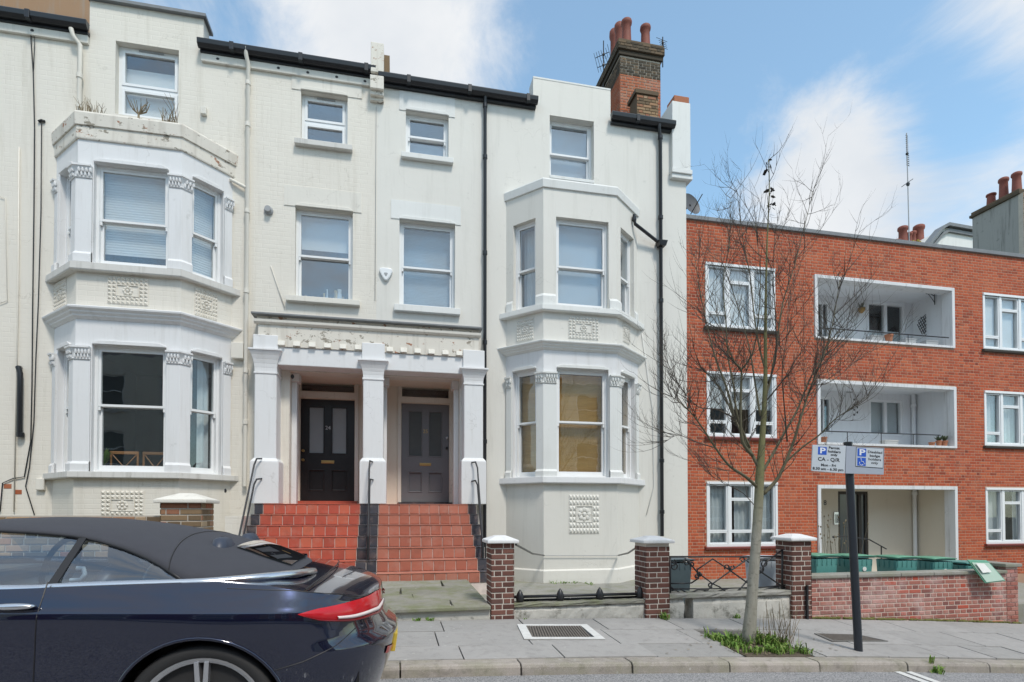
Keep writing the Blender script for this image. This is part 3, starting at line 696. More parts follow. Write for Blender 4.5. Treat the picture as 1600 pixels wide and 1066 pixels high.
# parapet copings of the raised fronts
MB().box(FW, xa - .02, xb + .05, zpl, zpl + .05, -.35, .07).build('coping', m_lead, HL); MB().box(FW, xc, xd, zpr - .001, zpr + .03, -.32, .006).build('coping', m_renderL, HR)
MB().boxw(xa - .002, xa + .02, YB + .3, 13, EAVE - .2, zpl - .1).build('parapet_return', m_cream, HL); MB().boxw(xb - .3, xb - .002, YB + .3, 12, EAVE, zpl - .1).build('parapet_return', m_cream, HL)
MB().boxw(xc + .002, xc + .25, YB + .3, 11.4, EAVE - .2, zpr - .15).build('parapet_return', m_render, HR); MB().boxw(xd - .25, xd - .002, YB + .3, 11.4, EAVE - .3, zpr - .25).build('parapet_return', m_render, HR)
m_rust = painted('brown_stained_render', (.34, .21, .12, 1), (.30, .28, .25, 1), amt=.8)
MB().boxw(XL_, xa - .01, YB + .35, 12.2, EAVE, EAVE + 1.25).build('party_wall_stack', m_rust, HL)
def gutter(H, x0, x1, z, fasc, mf, n):
    g = MB(); P = [(.05, .11), (.17, .11), (.185, .09), (.175, .02), (.13, -.02), (.08, -.02)]
    g.prism([FW.pt(x0, z + q, d) for d, q in P], [FW.pt(x1, z + q, d) for d, q in P])
    g.prism([FW.pt(x0 + .02, z + q, d) for d, q in ((.0, .0), (.075, .0), (.075, -.06), (.0, -.06))], [FW.pt(x1 - .02, z + q, d) for d, q in ((.0, .0), (.075, .0), (.075, -.06), (.0, -.06))])
    x = x0 + .5
    while x < x1: g.box(FW, x, x + .07, z - .026, z + .112, .05, .192); x += 1.1
    gt = g.build('gutter', m_blackgut, H, bevel=.006)
    if fasc:
        g2 = MB().box(FW, x0 + .03, x1 - .03, z - .19, z - .06, .0, .05).build('fascia', mf, H, bevel=.006)
        for i in range(n): MB().blob(FW.pt(lerp(x0, x1, (i + .6) / n), z - .12, .05), .028, .012, .022, 8, 4, FW).build('soffit_vent', m_black, g2)
    return gt
gutter(HL, XL_, xa + .03, EAVE + .02, 1, m_creamtrim, 8); gutter(HL, xb - .05, XM - .02, EAVE + .02, 1, m_creamtrim, 6)
gutter(HR, XM + .02, xc + .06, EAVE - .07, 0, m_creamtrim, 0); gutter(HR, xd - .03, FW.px(1050, 190)[0], EAVE - .13, 0, m_creamtrim, 0)
# stepped party wall between the houses
g = MB(); x0, x1 = FW.px(579, 110)[0], FW.px(600, 110)[0]
for (va, vb, d0, e) in ((117, 138, .20, 0), (138, 148, .14, .0), (148, 157, .07, .0)): g.box(FW, x0 - e, x1, FW.px(588, vb, d0)[1], FW.px(588, va, d0)[1] - .003, -.05, d0)
g.box(FW, x0 + .01, x1, EAVE, FW.px(588, 66, .18)[1], -.25, .18)
PWL = g.build('party_wall', m_chip, HL, bevel=.01)
MB().boxw(x1 + .002, x1 + .10, YB + .02, YB + .5, EAVE + .05, FW.px(604, 85)[1]).build('party_wall_brick', m_stock, HL)
# end parapet corbel of the right house, with brick top
xe = FW.px(1047, 250)[0]; xf = FW.px(1066, 250)[0]
g = MB(); g.boxw(xe, XR_ + .05, YB - .10, 12.0, FW.px(1056, 263, .1)[1], FW.px(1056, 158, .1)[1]); g.boxw(xe - .02, XR_ + .08, YB - .12, YB + .4, FW.px(1056, 269, .12)[1], FW.px(1056, 262, .12)[1]); g.boxw(xe - .01, XR_ + .10, YB - .09, YB + .4, FW.px(1056, 277, .1)[1], FW.px(1056, 269.2, .12)[1])
EP = g.build('end_parapet', m_renderL, HR, bevel=.01)
zt = FW.px(1056, 158, .1)[1]; MB().boxw(xe + .05, XR_ + .03, YB - .09, YB + .22, zt, zt + .13).build('brick_cap', m_orange, EP, bevel=.01)
g = MB(); g.boxw(xe - .46, xe + .02, YB + .55, YB + .9, EAVE, FW.px(1015, 158, -.7)[1]); g.boxw(xe - .50, xe + .02, YB + .52, YB + .95, FW.px(1015, 158, -.7)[1], FW.px(1015, 152, -.7)[1]); g.build('parapet_brick', m_stock, HR)
# lead flashing apron behind the right gutter
p0, p1 = at(962, 176, YB + .10), at(1046, 190, YB + .10)
MB().grid([[Vector((lerp(p0.x, p1.x, i / 20), YB + .05 + q * .42, EAVE - .02 + q * .33 + (.018 * (i % 2) if q else 0))) for i in range(21)] for q in (0, .5, 1)]).build('lead_flashing', m_lead, HR)

# windows in the flat walls
def upvc(parent, fr, h, zm, spec=(), rev=.12, gl=None, vent=True, topopen=False):
    a, b, z0, z1 = h; d = -rev
    win = MB().ring(fr, a, b, z0, z1, .05, d - .07, d).box(fr, a + .05, b - .05, zm - .025, zm + .025, d - .07, d - .0006).build('window', m_upvc, parent, bevel=.003)
    for i, (c, e) in enumerate(((zm + .025, z1 - .05), (z0 + .05, zm - .025))):
        MB().ring(fr, a + .052, b - .052, c + .002, e - .002, .045, d - .05, d + .012).build('sash', m_upvc, win, bevel=.003)
        MB().box(fr, a + .09, b - .09, c + .04, e - .04, d - .03, d - .024).build('pane', (gl or m_glassr), win)
    if vent: MB().box(fr, lerp(a, b, .32), lerp(a, b, .72), z1 - .045, z1 - .025, d + .012, d + .02).build('trickle_vent', m_grey, win)
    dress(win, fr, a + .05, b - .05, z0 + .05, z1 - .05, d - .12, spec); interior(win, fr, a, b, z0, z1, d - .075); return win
W = upvc(HL, FW, hl['top'], FW.px(232, 134)[1], (('roller', 0, .80, m_blindw),), gl=m_glass)
W = upvc(HL, FW, hl['a'], FW.px(506, 188)[1], ()); sill(W, FW, hl['a'], .09, .08, .10); hood(HL, FW, hl['a'], m=m_creamtrim)
W = sash(HL, FW, hl['b'], FW.px(506, 398)[1], (('roller', .62, 1, m_blindw),), gl=m_glassr); sill(W, FW, hl['b'], .13, .08, .10, m_creamtrim); hood(HL, FW, hl['b'], m=m_creamtrim)
W = sash(HR, FW, hr['a'], FW.px(667, 210)[1], (('roller', 0, .5, m_blindb),), gl=m_glassr, m=m_upvc); sill(W, FW, hr['a'], .08, .08, .09, m_renderL); hood(HR, FW, hr['a'], m=m_renderL)
W = sash(HR, FW, hr['b'], FW.px(667, 416)[1], (('venetian', 0, 1, m_blindb, .028),), gl=m_glass, m=m_upvc); sill(W, FW, hr['b'], .09, .10, .09, m_renderL); hood(HR, FW, hr['b'], m=m_renderL)
W = sash(HR, FW, hr['top'], FW.px(893, 236)[1], (('roller', 0, 1, m_blindb),), gl=m_glassr, rev=.15, horns=False, m=m_upvc); sill(W, FW, hr['top'], .0, .05, .02, m_renderL)
# flat white lintel bands
for H, r in ((HL, (456, 566, 113, 147)), (HL, (444, 565, 296, 323)), (HR, (624, 711, 148, 178)), (HR, (611, 720, 318, 340))):
    q = rect(FW, *r); hs = [x for x in (hl['a'], hl['b'], hr['a'], hr['b']) if q[0] < (x[0] + x[1]) / 2 < q[1] and q[2] - .3 < x[3] < q[3]]
    hh = [(x[0], x[1], x[2], x[3]) for x in hs]
    wallgrid(MB(), FW, q[0], q[1], min(q[2], hh[0][3] + .0) if hh else q[2], q[3], hh, .02, .012, back=False).build('lintel_band', m_creamtrim if H is HL else m_renderL, H)
# ornaments standing on a window sill inside
g = MB(); z = hl['b'][2] + .11; a, b = hl['b'][0] + .1, hl['b'][1] - .1
for i, (t, r, h) in enumerate(((.04, .03, .10), (.12, .025, .07), (.2, .03, .09), (.33, .02, .05), (.45, .03, .16), (.52, .018, .24), (.72, .05, .22), (.80, .055, .25), (.88, .03, .12))):
    o = MB().lathe(FW.pt(lerp(a, b, t), z - .02, -.36), [(r * .8, 0), (r, h * .3), (r * .6, h * .75), (r * .7, h)], 8).build('ornament', m_net if i % 2 else m_brass); tag(o, 'small ornaments on the sill behind the first floor window above the black door', 'ornament', 'ornaments on the window sill')

# ------------------------------------------------------------------ porch, doors
def recess(H, h, m):
    a, b, z0, z1 = h; g = MB(); y0, y1 = YB + .3, YD; fr = Fr((0, 0), (1, 0))
    g.boxw(a - .12, a, y0 + .002, y1 + .2, z0 - .2, z1 + .1); g.boxw(b, b + .12, y0 + .002, y1 + .2, z0 - .2, z1 + .1)
    g.boxw(a, b, y0 + .002, y1 + .2, z1 + .01, z1 + .1); return g.build('porch_recess', m, H)
m_porchw = painted('porch_cream_plaster', (.76, .70, .60, 1), (.45, .38, .28, 1), amt=.2)
m_doorblack = simple('black_gloss_door_paint', (.016, .016, .018, 1), .32, var=.4, bump=.12, bs=25); m_doorgrey = simple('grey_door_paint', (.165, .17, .185, 1), .42, var=.08)
m_frost = simple('frosted_glass', (.30, .34, .36, 1), .18, var=.06); m_frostd = simple('dark_frosted_glass', (.10, .115, .12, 1), .12, var=.15)
def door(H, h, u0, u1, vd, vb, vt0, vt1, m, mg, left, name_label, knobs, num):
    a, b, z0, z1 = h; r = rect(FD, u0, u1, vd, vb); um = (u0 + u1) / 2; za, zb = FD.px(um, vt1)[1], FD.px(um, vt0)[1]
    wallgrid(MB(), FD, a, b, z0 - .1, z1 + .02, [(r[0], r[1], r[2], r[3]), (r[0] + .01, r[1] - .01, za, zb)], .12).build('door_frame', m_porchw, H)
    g = MB().ring(FD, r[0] - .07, r[1] + .07, r[2], zb + .06, .06, 0, .03, .0001); g.box(FD, r[0] - .01, r[1] + .01, r[3] + .015, za - .015, 0, .03); g.build('architrave', m_creamtrim, H, bevel=.008)
    MB().box(FD, r[0], r[1], za - .005, zb + .005, -.07, -.06).build('fanlight', m_glassdk, H); interior(H, FD, r[0], r[1], r[2], zb, -.121, 2.0)
    D = MB(); w, hgt = r[1] - r[0], r[3] - r[2]; P = []
    cols = ((.14, .44), (.56, .86)); rows = ((.10, .31), (.46, .93))
    ph = [(r[0] + w * c0, r[0] + w * c1, r[2] + hgt * q0, r[2] + hgt * q1) for c0, c1 in cols for q0, q1 in rows]
    wallgrid(D, FD, r[0] + .004, r[1] - .004, r[2] + .008, r[3] - .004, ph, .05, -.04)
    dr = D.build('door', m, H, bevel=.003); dr['label'] = name_label
    for i, q in enumerate(ph):
        MB().ring(FD, q[0], q[1], q[2], q[3], .022, -.06, -.03).build('panel_moulding', m, dr, bevel=.006)
        if i % 2: MB().box(FD, q[0] + .02, q[1] - .02, q[2] + .02, q[3] - .02, -.07, -.062).build('door_glass', mg, dr)
        else: MB().frus(q[0] + .02, q[1] - .02, YD + .072, YD + .09, q[2] + .02, q[0] + .02, q[1] - .02, YD + .072, YD + .09, q[3] - .02).build('door_panel', m, dr)
    zl_ = r[2] + hgt * .385; MB().box(FD, r[0] + w * .38, r[0] + w * .62, zl_ - .028, zl_ + .028, -.04, -.03).box(FD, r[0] + w * .41, r[0] + w * .59, zl_ - .014, zl_ + .014, -.03, -.024).build('letter_box', m_brass, dr, bevel=.003)
    for s, t, mm in knobs: MB().lathe(FD.pt(r[0] + w * s, r[2] + hgt * t, -.04), [(.026, 0), (.026, .008), (.012, .012), (.012, .03), (.027, .04), (.022, .058)], 12, FD.N).build('door_knob', mm, dr, smooth=True, auto=40)
    text(num, .10, FD.pt(r[0] + w * .5, r[2] + hgt * .72, -.036), m_net if m == m_doorblack else m_brass, dr, 'house_number')
    MB().box(FD, r[0] - .05, r[1] + .05, LAND - .04, r[2], -.1, .06).build('threshold', m_tileD if m is m_doorgrey else m_tileL, H)
    return r
def text(body, size, loc, m, parent, name, rot=(R(90), 0, 0), align='CENTER', ext=.002, fit=None, bold=0.0):
    cu = bpy.data.curves.new(name, 'FONT'); cu.body = body; cu.size = size; cu.align_x = align; cu.align_y = 'CENTER'; cu.extrude = ext; cu.offset = bold; cu.resolution_u = 3
    o = bpy.data.objects.new(name, cu); C.objects.link(o); bpy.context.view_layer.update()
    me = bpy.data.meshes.new_from_object(o.evaluated_get(bpy.context.evaluated_depsgraph_get())); bpy.data.objects.remove(o)
    o = bpy.data.objects.new(name, me); C.objects.link(o); me.materials.clear(); me.materials.append(m); o.location = loc; o.rotation_euler = rot; adopt(o, parent)
    if fit:
        xsz = max(v.co.x for v in me.vertices) - min(v.co.x for v in me.vertices); o.scale = (fit / xsz, 1, 1)
    return o
recess(HL, hl['porch'], m_porchw); recess(HR, hr['porch'], m_porchw)
door(HL, hl['porch'], 469, 554, 624, 783, 585, 612, m_doorblack, m_frost, 1, 'black four panel door with frosted upper panes', ((.05, .49, m_brass), (.05, .40, m_brass)), '24')
door(HR, hr['porch'], 627, 702, 631, 785, 592, 621, m_doorgrey, m_frostd, 0, 'grey four panel door with dark frosted upper panes', ((.95, .66, m_chrome), (.95, .555, m_black)), '25')
PO = thing('entrance_porch', 'white porch with three square pillars over the two front doors', 'porch', (0, YC, LAND))
zc = lambda u, v, d=0: FC.px(u, v, d)[1]
cols = ((392, 437, 535, 578, 712), (562, 604, 551, 597, 716), (721, 759, 560, 604, 712))
x0p, x1p = FC.px(395, 600)[0], FC.px(752, 600)[0]
for i, (u0, u1, v0, v1, vb) in enumerate(((397, 432, 546, 582, 716), (567, 599, 563, 592, 716), (725, 755, 576, 600, 716))):
    um = (u0 + u1) / 2; a, b = FC.px(u0, 650)[0], FC.px(u1, 650)[0]; ca, cb = zc(um, v1), zc(um, v0); zb = zc(um, vb); dep = .40
    g = MB().boxw(a, b, YC, YC + dep, LAND, ca)
    col = g.build('column', m_white, PO, bevel=.02)
    g = MB().frus(a - .05, b + .05, YC - .05, YC + dep, LAND + .002, a - .05, b + .05, YC - .05, YC + dep, zb - .06); g.frus(a - .05, b + .05, YC - .05, YC + dep, zb - .06, a - .006, b + .006, YC - .006, YC + dep, zb); g.build('column_base', m_white, col, bevel=.008)
    g = MB().frus(a - .012, b + .012, YC - .012, YC + dep, ca - .02, a - .012, b + .012, YC - .012, YC + dep, ca + .01)
    n = 5
    for k in range(n):
        t0, t1 = k / n, (k + 1) / n; e0, e1 = .075 * t0 ** 2.2, .075 * t1 ** 2.2; g.frus(a - e0, b + e0, YC - e0, YC + dep, lerp(ca + .01, cb - .03, t0), a - e1, b + e1, YC - e1, YC + dep, lerp(ca + .01, cb - .03, t1))
    g.boxw(a - .085, b + .085, YC - .085, YC + dep, cb - .03, cb); g.build('capital', m_white, col, bevel=.004)
    zt = zc(um, (523, 536, 547)[i], .03); MB().boxw(a - .02, b + .02, YC - .03, YC + .3, cb, zt).build('pillar_block', m_white, col, bevel=.01)
# beam, frieze with blocks, mouldings and parapet
zb0, zb1 = zc(500, 573), zc(500, 545); xL, xR = FC.px(405, 560)[0], FC.px(748, 560)[0]
MB().boxw(xL, xR, YC + .02, YC + .369, zb0, zb1 + .0).build('beam', m_white, PO, bevel=.012)
zf1 = zc(575, 517); zp1 = zc(575, 499, .06)
MB().boxw(xL - .02, xR, YC - .0, YB - .002, zb1 + .002, zf1).build('frieze', m_chip, PO)
P = [(-.02, 0), (.02, 0), (.05, .03), (.055, .07), (-.02, .075)]
MB().prism([FC.pt(xL - .08, zf1 + q, d) for d, q in P], [FC.pt(xR + .03, zf1 + q, d) for d, q in P]).build('moulding', m_creamtrim, PO)
MB().boxw(xL - .05, xR + .02, YC + .03, YB - .002, zf1 + .002, zp1 - .035).build('parapet', m_chip, PO)
MB().boxw(xL - .12, xR + .06, YC - .07, YB - .002, zp1 - .034, zp1).build('slab_edge', m_lead, PO, bevel=.006)
for k, (ua, va) in enumerate([(440 + i * 24.0, 532.5 + i * 1.5) for i in range(6)] + [(609 + i * 21.7, 543.5 + i * 1.4) for i in range(6)]):
    s = FC.px(ua, va)[0]; z = zb1 + .065; MB().frus(s - .055, s + .055, YC - .045, YC + .01, z - .05, s - .055, s + .055, YC - .02, YC + .01, z + .03).build('dentil_block', m_creamtrim, PO, bevel=.004)
for x in (hl['porch'][0], XM - .12, XM + .10, hr['porch'][1]):      # half pilasters inside the porch
    sgn = 1 if x in (hl['porch'][0], XM + .10) else -1
    g = MB().boxw(min(x + .001 * sgn, x + .09 * sgn), max(x + .001 * sgn, x + .09 * sgn), YC + .55, YC + .72, LAND, zb0 - .16); g.boxw(min(x + .001 * sgn, x + .13 * sgn), max(x + .001 * sgn, x + .13 * sgn), YC + .51, YC + .76, zb0 - .16, zb0 - .01); g.build('inner_pilaster', m_white, PO, bevel=.01)
MB().blob(FC.pt(FC.px(452, 580)[0], zc(452, 580) - .02, -.3), .03, .03, .04, 8, 6).build('porch_lamp', m_black, PO, smooth=True)

# ------------------------------------------------------------------ tiled steps
ST = thing('entrance_steps', 'red tiled steps with dark slate edges up to the two front doors', 'steps', (0, 9, .25))
RIS, TR, NS = .1735, .232, 7
Xl0, Xl1 = FC.px(398, 789)[0], FC.px(412, 789)[0]; Xd0, Xd1 = FC.px(563, 787)[0], FC.px(592, 789)[0]; Xr0, Xr1 = FC.px(731, 789)[0], FC.px(744, 789)[0]
core = MB()
_tm = {}
def tile(x0, x1, y, z0, z1, m):
    key = (round(x1 - x0, 3), round(z1 - z0, 3), m.name)
    if key not in _tm:
        g = MB(); brick_geo(g, Fr((0, 0), (1, 0)), 0, x1 - x0, 0, z1 - z0, .012, .004); o = g.build('tile', m); _tm[key] = o.data; bpy.data.objects.remove(o)
    o = bpy.data.objects.new('tile', _tm[key]); C.objects.link(o); adopt(o, ST); o.location = (x0, y + random.uniform(-.001, .001), z0)
for k in range(NS):
    y = YC - .03 - k * TR; z1 = LAND - k * RIS; z0 = z1 - RIS
    core.boxw(Xl0, Xr1, y, y + TR + (.5 if k == 0 else .004), z0 - (.2 if k == NS - 1 else 0), z1 - .012)
    for a, b, n, m in ((Xl0, Xl1, 1, m_tileD), (Xl1, Xd0, 9, m_tileL), (Xd0, Xd1, 2, m_tileD), (Xd1, Xr0, 9, m_tileR), (Xr0, Xr1, 1, m_tileD)):
        MB().boxw(a + .003, b - .003, y - .018, y + TR + (1.35 if k == 0 else -.001), z1 - .011, z1).build('tread', m, ST, bevel=.004)
        w = (b - a) / n
        for i in range(n): tile(a + i * w + .005, a + (i + 1) * w - .005, y, z0 + .008, z1 - .017, m)
core.build('step_core', m_grout, ST)
# side walls of the flight
MB().boxw(Xl0 - .25, Xl0 - .004, YC - .02 - NS * TR + .9, YB - .002, .0, LAND - .2).build('side_wall', m_cream, ST)
# handrails: stair posts, sloping double rails
def handrail(name, label, pts_list, grp):
    T = thing(name, label, 'handrail', pts_list[0][0][-1], grp)
    for pts, r in pts_list: MB().tube(pts, r, 8).build('rail' if r < .02 else 'post', m_black, T, smooth=True, auto=50)
    return T
xm = (Xd0 + Xd1) / 2; yb = YC - .03 - 6 * TR
A = lambda u, v, y: at(u, v, y)
handrail('handrail', 'black double handrail in the middle of the red steps', [([A(582, 722, YC - .06), A(578, 720, YC - .14), A(577, 730, YC - .2), A(575, 842, 8.75)], .014), ([A(583, 750, YC - .06), A(579, 749, YC - .14), A(577.5, 757, YC - .2), A(576, 860, 8.75)], .014), ([A(575, 838, 8.75), Vector((A(575, 838, 8.75).x, 8.75, LAND - 6 * RIS - .02))], .022)], 'step handrails')
handrail('handrail', 'black double handrail on the right edge of the steps beside grey door', [([A(737, 723, YC - .06), A(743, 722, YC - .14), A(746, 731, YC - .2), A(754, 842, 8.75)], .014), ([A(737, 752, YC - .06), A(743, 751, YC - .14), A(746, 758, YC - .2), A(754, 858, 8.75)], .014), ([A(754, 840, 8.75), Vector((A(754, 840, 8.75).x, 8.75, .15))], .022)], 'step handrails')
handrail('handrail', 'black double handrail on the left edge of the steps beside black door', [([A(409, 717, YC - .06), A(401, 717, YC - .14), A(397, 727, YC - .2), A(371, 850, 8.75)], .014), ([A(409, 748, YC - .06), A(401, 749, YC - .14), A(397, 757, YC - .2), A(378, 850, 8.75)], .014), ([A(373, 845, 8.75), Vector((A(373, 845, 8.75).x, 8.75, .15))], .022)], 'step handrails')

# ------------------------------------------------------------------ pipes, wires and fittings on the terrace
def pipe(H, pts, r, m, name='downpipe', joints=(), jr=1.35):
    g = MB().tube(pts, r, 10); 
    for p in joints: g.lathe(Vector(p) - Vector((0, 0, .04)), [(r, 0), (r * jr, .005), (r * jr, .075), (r, .08)], 12)
    return g.build(name, m, H, smooth=True, auto=40)
def vpipe(u0, v0, u1, v1, off=.07): a, b = FW.px(u0, v0, off), FW.px(u1, v1, off); return FW.pt(a[0], a[1], off), FW.pt(a[0], b[1], off)
a, b = vpipe(388, 100, 386, 760); zz = [FW.px(388, v, .07)[1] for v in (130, 195, 330, 455, 580, 660)]
pipe(HL, [a + Vector((-.02, -.08, .22)), a + Vector((-.02, -.06, .1)), a, b], .034, m_pipew, joints=[(a.x, a.y, z) for z in zz])
pipe(HL, [FW.pt(FW.px(361, 283)[0], FW.px(361, 283)[1], .05), FW.pt(FW.px(386, 297)[0], FW.px(386, 297)[1], .07)], .028, m_pipew, 'branch_pipe')
a, b = vpipe(125, 70, 124, 168); pipe(HL, [a + Vector((-.10, -.06, .2)), a + Vector((-.08, -.05, .1)), a, b], .034, m_pipew, joints=[(a.x, a.y, lerp(a.z, b.z, .5))])
a, b = vpipe(758, 160, 752, 900); pipe(HR, [a + Vector((0, -.05, .15)), a, b], .032, m_blackgut, joints=[(a.x, a.y, FW.px(756, v, .07)[1]) for v in (165, 245, 395, 535, 690)])
a, b = vpipe(1031, 215, 1036, 838); a.x += .01; b.x = a.x; pipe(HR, [a + Vector((-.05, -.06, .22)), a + Vector((-.05, -.05, .12)), a, b], .036, m_blackgut, joints=[(a.x, a.y, FW.px(1033, v, .07)[1]) for v in (215, 340, 470, 720, 800)])
p = FW.px(1033, 378, .09); MB().frus(p[0] - .06, p[0] + .07, YB - .17, YB - .02, p[1] - .10, p[0] - .09, p[0] + .10, YB - .19, YB - .01, p[1]).build('hopper', m_blackgut, HR, bevel=.006)
pa = FBR[2].px(992, 345, .04); P0 = FBR[2].pt(FBR[2].px(991, 342, .05)[0], FBR[2].px(991, 342, .05)[1], .05)
pipe(HR, [P0 + Vector((0, 0, .08)), P0, P0 + Vector((.02, 0, -.10)), FW.pt(p[0] - .05, p[1] - .02, .09)], .032, m_blackgut, 'branch_pipe', joints=[tuple(P0)])
pipe(HL, [FW.pt(*FW.px(31, 575), .0), FW.pt(*FW.px(33, 576), .07), FW.pt(*FW.px(36, 585), .07), FW.pt(*FW.px(35, 676), .07), FW.pt(*FW.px(35, 680), .0)], .038, m_blackgut, 'vent_pipe', joints=[tuple(FW.pt(*FW.px(35, 680), .05))])
def wire(H, pix, r, m, fr=FW, d=.02, name='cable'):
    return MB().tube([fr.pt(*fr.px(u, v, d), d) for u, v in pix], r, 5).build(name, m, H, smooth=True)
wire(HL, [(47, 20), (49, 70), (52, 115), (54, 200), (53, 330), (51, 480), (50, 600), (48, 690), (38, 745), (20, 748), (4, 755), (0, 800)], .009, m_black); wire(HL, [(54, 20), (54, 70), (52, 115)], .006, m_black)
wire(HL, [(65, 190), (64, 330), (60, 470), (56, 560), (53, 660), (46, 730), (40, 760), (54, 805)], .008, m_black); wire(HL, [(60, 190), (65, 188), (70, 190)], .02, m_black, name='cable_clip'); wire(HL, [(30, 230), (28, 480), (22, 800)], .010, m_cream)
wire(HL, [(0, 307), (8, 310), (11, 470), (0, 474)], .006, m_cream); wire(HR, [(588, 165), (587, 300), (586, 470)], .004, m_grey); wire(HR, [(1003, 520), (1020, 640), (1022, 760), (1010, 805)], .007, m_renderL)
wire(HL, [(423, 415), (445, 482)], .006, m_cream)
def plate(H, fr, u0, u1, vt, vb, d, m, name, bev=.01):
    r = rect(fr, u0, u1, vt, vb); return MB().box(fr, *r, -.01, d).build(name, m, H, bevel=bev)
plate(HL, FW, 363, 382, 537, 562, .09, m_creamtrim, 'junction_box'); plate(HL, FW, 59, 72, 748, 766, .06, m_creamtrim, 'junction_box'); plate(HL, FW, 315, 324, 170, 182, .07, m_creamtrim, 'security_light')
o = FW.px(420, 330); MB().lathe(FW.pt(o[0], o[1], 0), [(.075, 0), (.075, .03), (.05, .05), (.05, .1), (.02, .1)], 14, FW.N).build('flue_vent', m_grey, HL, smooth=True, auto=40)
o = FW.px(351, 767); MB().lathe(FW.pt(o[0], o[1], 0), [(.045, 0), (.045, .06), (.03, .07)], 12, FW.N).build('outside_tap_cover', m_black, HL, smooth=True, auto=40)
# bell-shaped alarm box
c = FW.px(603, 430); g = MB(); P = [(-.11, .10), (-.05, .115), (.05, .115), (.11, .10), (.115, .05), (.06, -.06), (.02, -.11), (-.02, -.11), (-.06, -.06), (-.115, .05)]
g.prism([FW.pt(c[0] + x, c[1] + z, .055) for x, z in P], [FW.pt(c[0] + x, c[1] + z, -.01) for x, z in P]); al = g.build('alarm_box', m_upvc, HR, bevel=.015)
MB().prism([FW.pt(c[0] + x * .28, c[1] - .01 + z * .28, .058) for x, z in P], [FW.pt(c[0] + x * .28, c[1] - .01 + z * .28, .05) for x, z in P]).build('alarm_emblem', m_grey, al)
# bricks showing through the paint by the cables
for (u, v) in ((12, 760), (28, 769)):
    r = rect(FW, u - 6, u + 6, v - 3.5, v + 3.5); MB().box(FW, *r, -.01, .005).build('bare_brick', m_orange, HL, bevel=.002)
# satellite dish on the end wall
T = thing('satellite_dish', 'dark grey satellite dish at the right end of the white house', 'satellite dish', (XR_ + .02, YB + .1, 6))
c = at(1079, 320, YB + .25); g = MB(); ax = Vector((.30, -.92, .22)).normalized(); g.lathe(c - ax * .03, [(.02, .0), (.12, .012), (.20, .035), (.235, .06), (.237, .062), (.2, .042), (.12, .02), (.01, .008)], 20, ax); g.build('dish', m_dkgrey, T, smooth=True, auto=60)
MB().tube([c, c - ax * .18, Vector((XR_ - .02, YB + .35, c.z - .2))], .018, 8).tube([c + Vector((0, 0, -.2)), c + ax * .32], .01, 6).build('bracket', m_black, T, smooth=True)

# weeds on the left bay parapet
T = thing('parapet_weeds', 'dry weeds growing on top of the flaking left bay parapet', 'weeds', tuple(FBL[1].pt(.5, FBL[1].px(198, 184)[1])))
random.seed(21); ztp = FBL[1].px(198, 185)[1]
def stalks(fr, spots, m, name, parent):
    for (u, v, n, h, sp) in spots:
        g = MB(); s, z = fr.px(u, v, -.06); z = ztp
        for i in range(n):
            a = s + random.gauss(0, sp); hh = h * random.uniform(.4, 1.1); l = random.gauss(0, .25) * hh; dd = random.uniform(-.1, .02)
            g.tube([fr.pt(a, z - .02, dd), fr.pt(a + l * .4, z + hh * .6, dd), fr.pt(a + l, z + hh, dd + random.uniform(-.03, .03))], [.006, .004, .002], 4)
        stuff(g.build(name, m, parent))
stalks(FBL[1], [(140, 172, 34, .24, .09), (265, 196, 26, .26, .06), (273, 198, 6, .6, .03)], m_dry, 'dry_stalks', T)
s = FBL[1].px(217, 188, -.05)[0]; g = MB(); base = FBL[1].pt(s, ztp - .02, -.04); g.tube([base, base + Vector((0, 0, .14))], [.018, .014], 6)
for i in range(18):
    a = random.uniform(-1.2, 1.2); l = random.uniform(.15, .26); q = base + Vector((0, 0, .13)); g.tube([q, q + Vector((math.sin(a) * l * .5, random.uniform(-.06, .06), l * .4)), q + Vector((math.sin(a) * l * .75, random.uniform(-.06, .06), l))], [.008, .006, .003], 4)
g.build('dry_shrub', m_dry, T)

# ------------------------------------------------------------------ brick chimney of the right house
def potlathe(g, o, h, r, n=14): g.lathe(o, [(r * 1.0, 0), (r * .95, h * .1), (r * .86, h * .5), (r * .82, h * .80), (r * 1.0, h * .84), (r * 1.06, h * .90), (r * 1.0, h * .97), (r * .8, h), (r * .7, h), (r * .7, h * .8)], n)
YH = 11.35; FH = Fr((0, YH), (1, 0)); CH = thing('chimney_stack', 'sooty brick chimney with orange base on the roof of the off-white house', 'chimney', (5, YH, EAVE))
cx0, cx1 = FH.px(969, 130)[0], FH.px(1032, 130)[0]; zc0, zc1, zc2 = EAVE - .2, FH.px(1000, 121)[1], FH.px(1000, 92)[1]; ztp2 = FH.px(1000, 68)[1]
MB().boxw(cx0, cx1, YH, YH + 1.35, zc0, zc2).build('stack_core', m_stockmortar, CH)
FHl = Fr((cx0, YH + 1.35), (0, -1)); FHr = Fr((cx1, YH), (0, 1)); xo = FH.px(1040, 170)[0]
for fr, l, n in ((FH, None, 200), (FHl, 1.35, 130)):
    s0, s1 = (cx0 + .001, cx1 - .001) if fr is FH else (0, l)
    brickwork(CH, fr, s0, s1, zc0, zc1, [], m_orange, .18, .054, .0095, nparts=n, dp=.008); brickwork(CH, fr, s0, s1, zc1 + .004, zc2, [], m_soot, .18, .054, .0095, nparts=n, dp=.008)
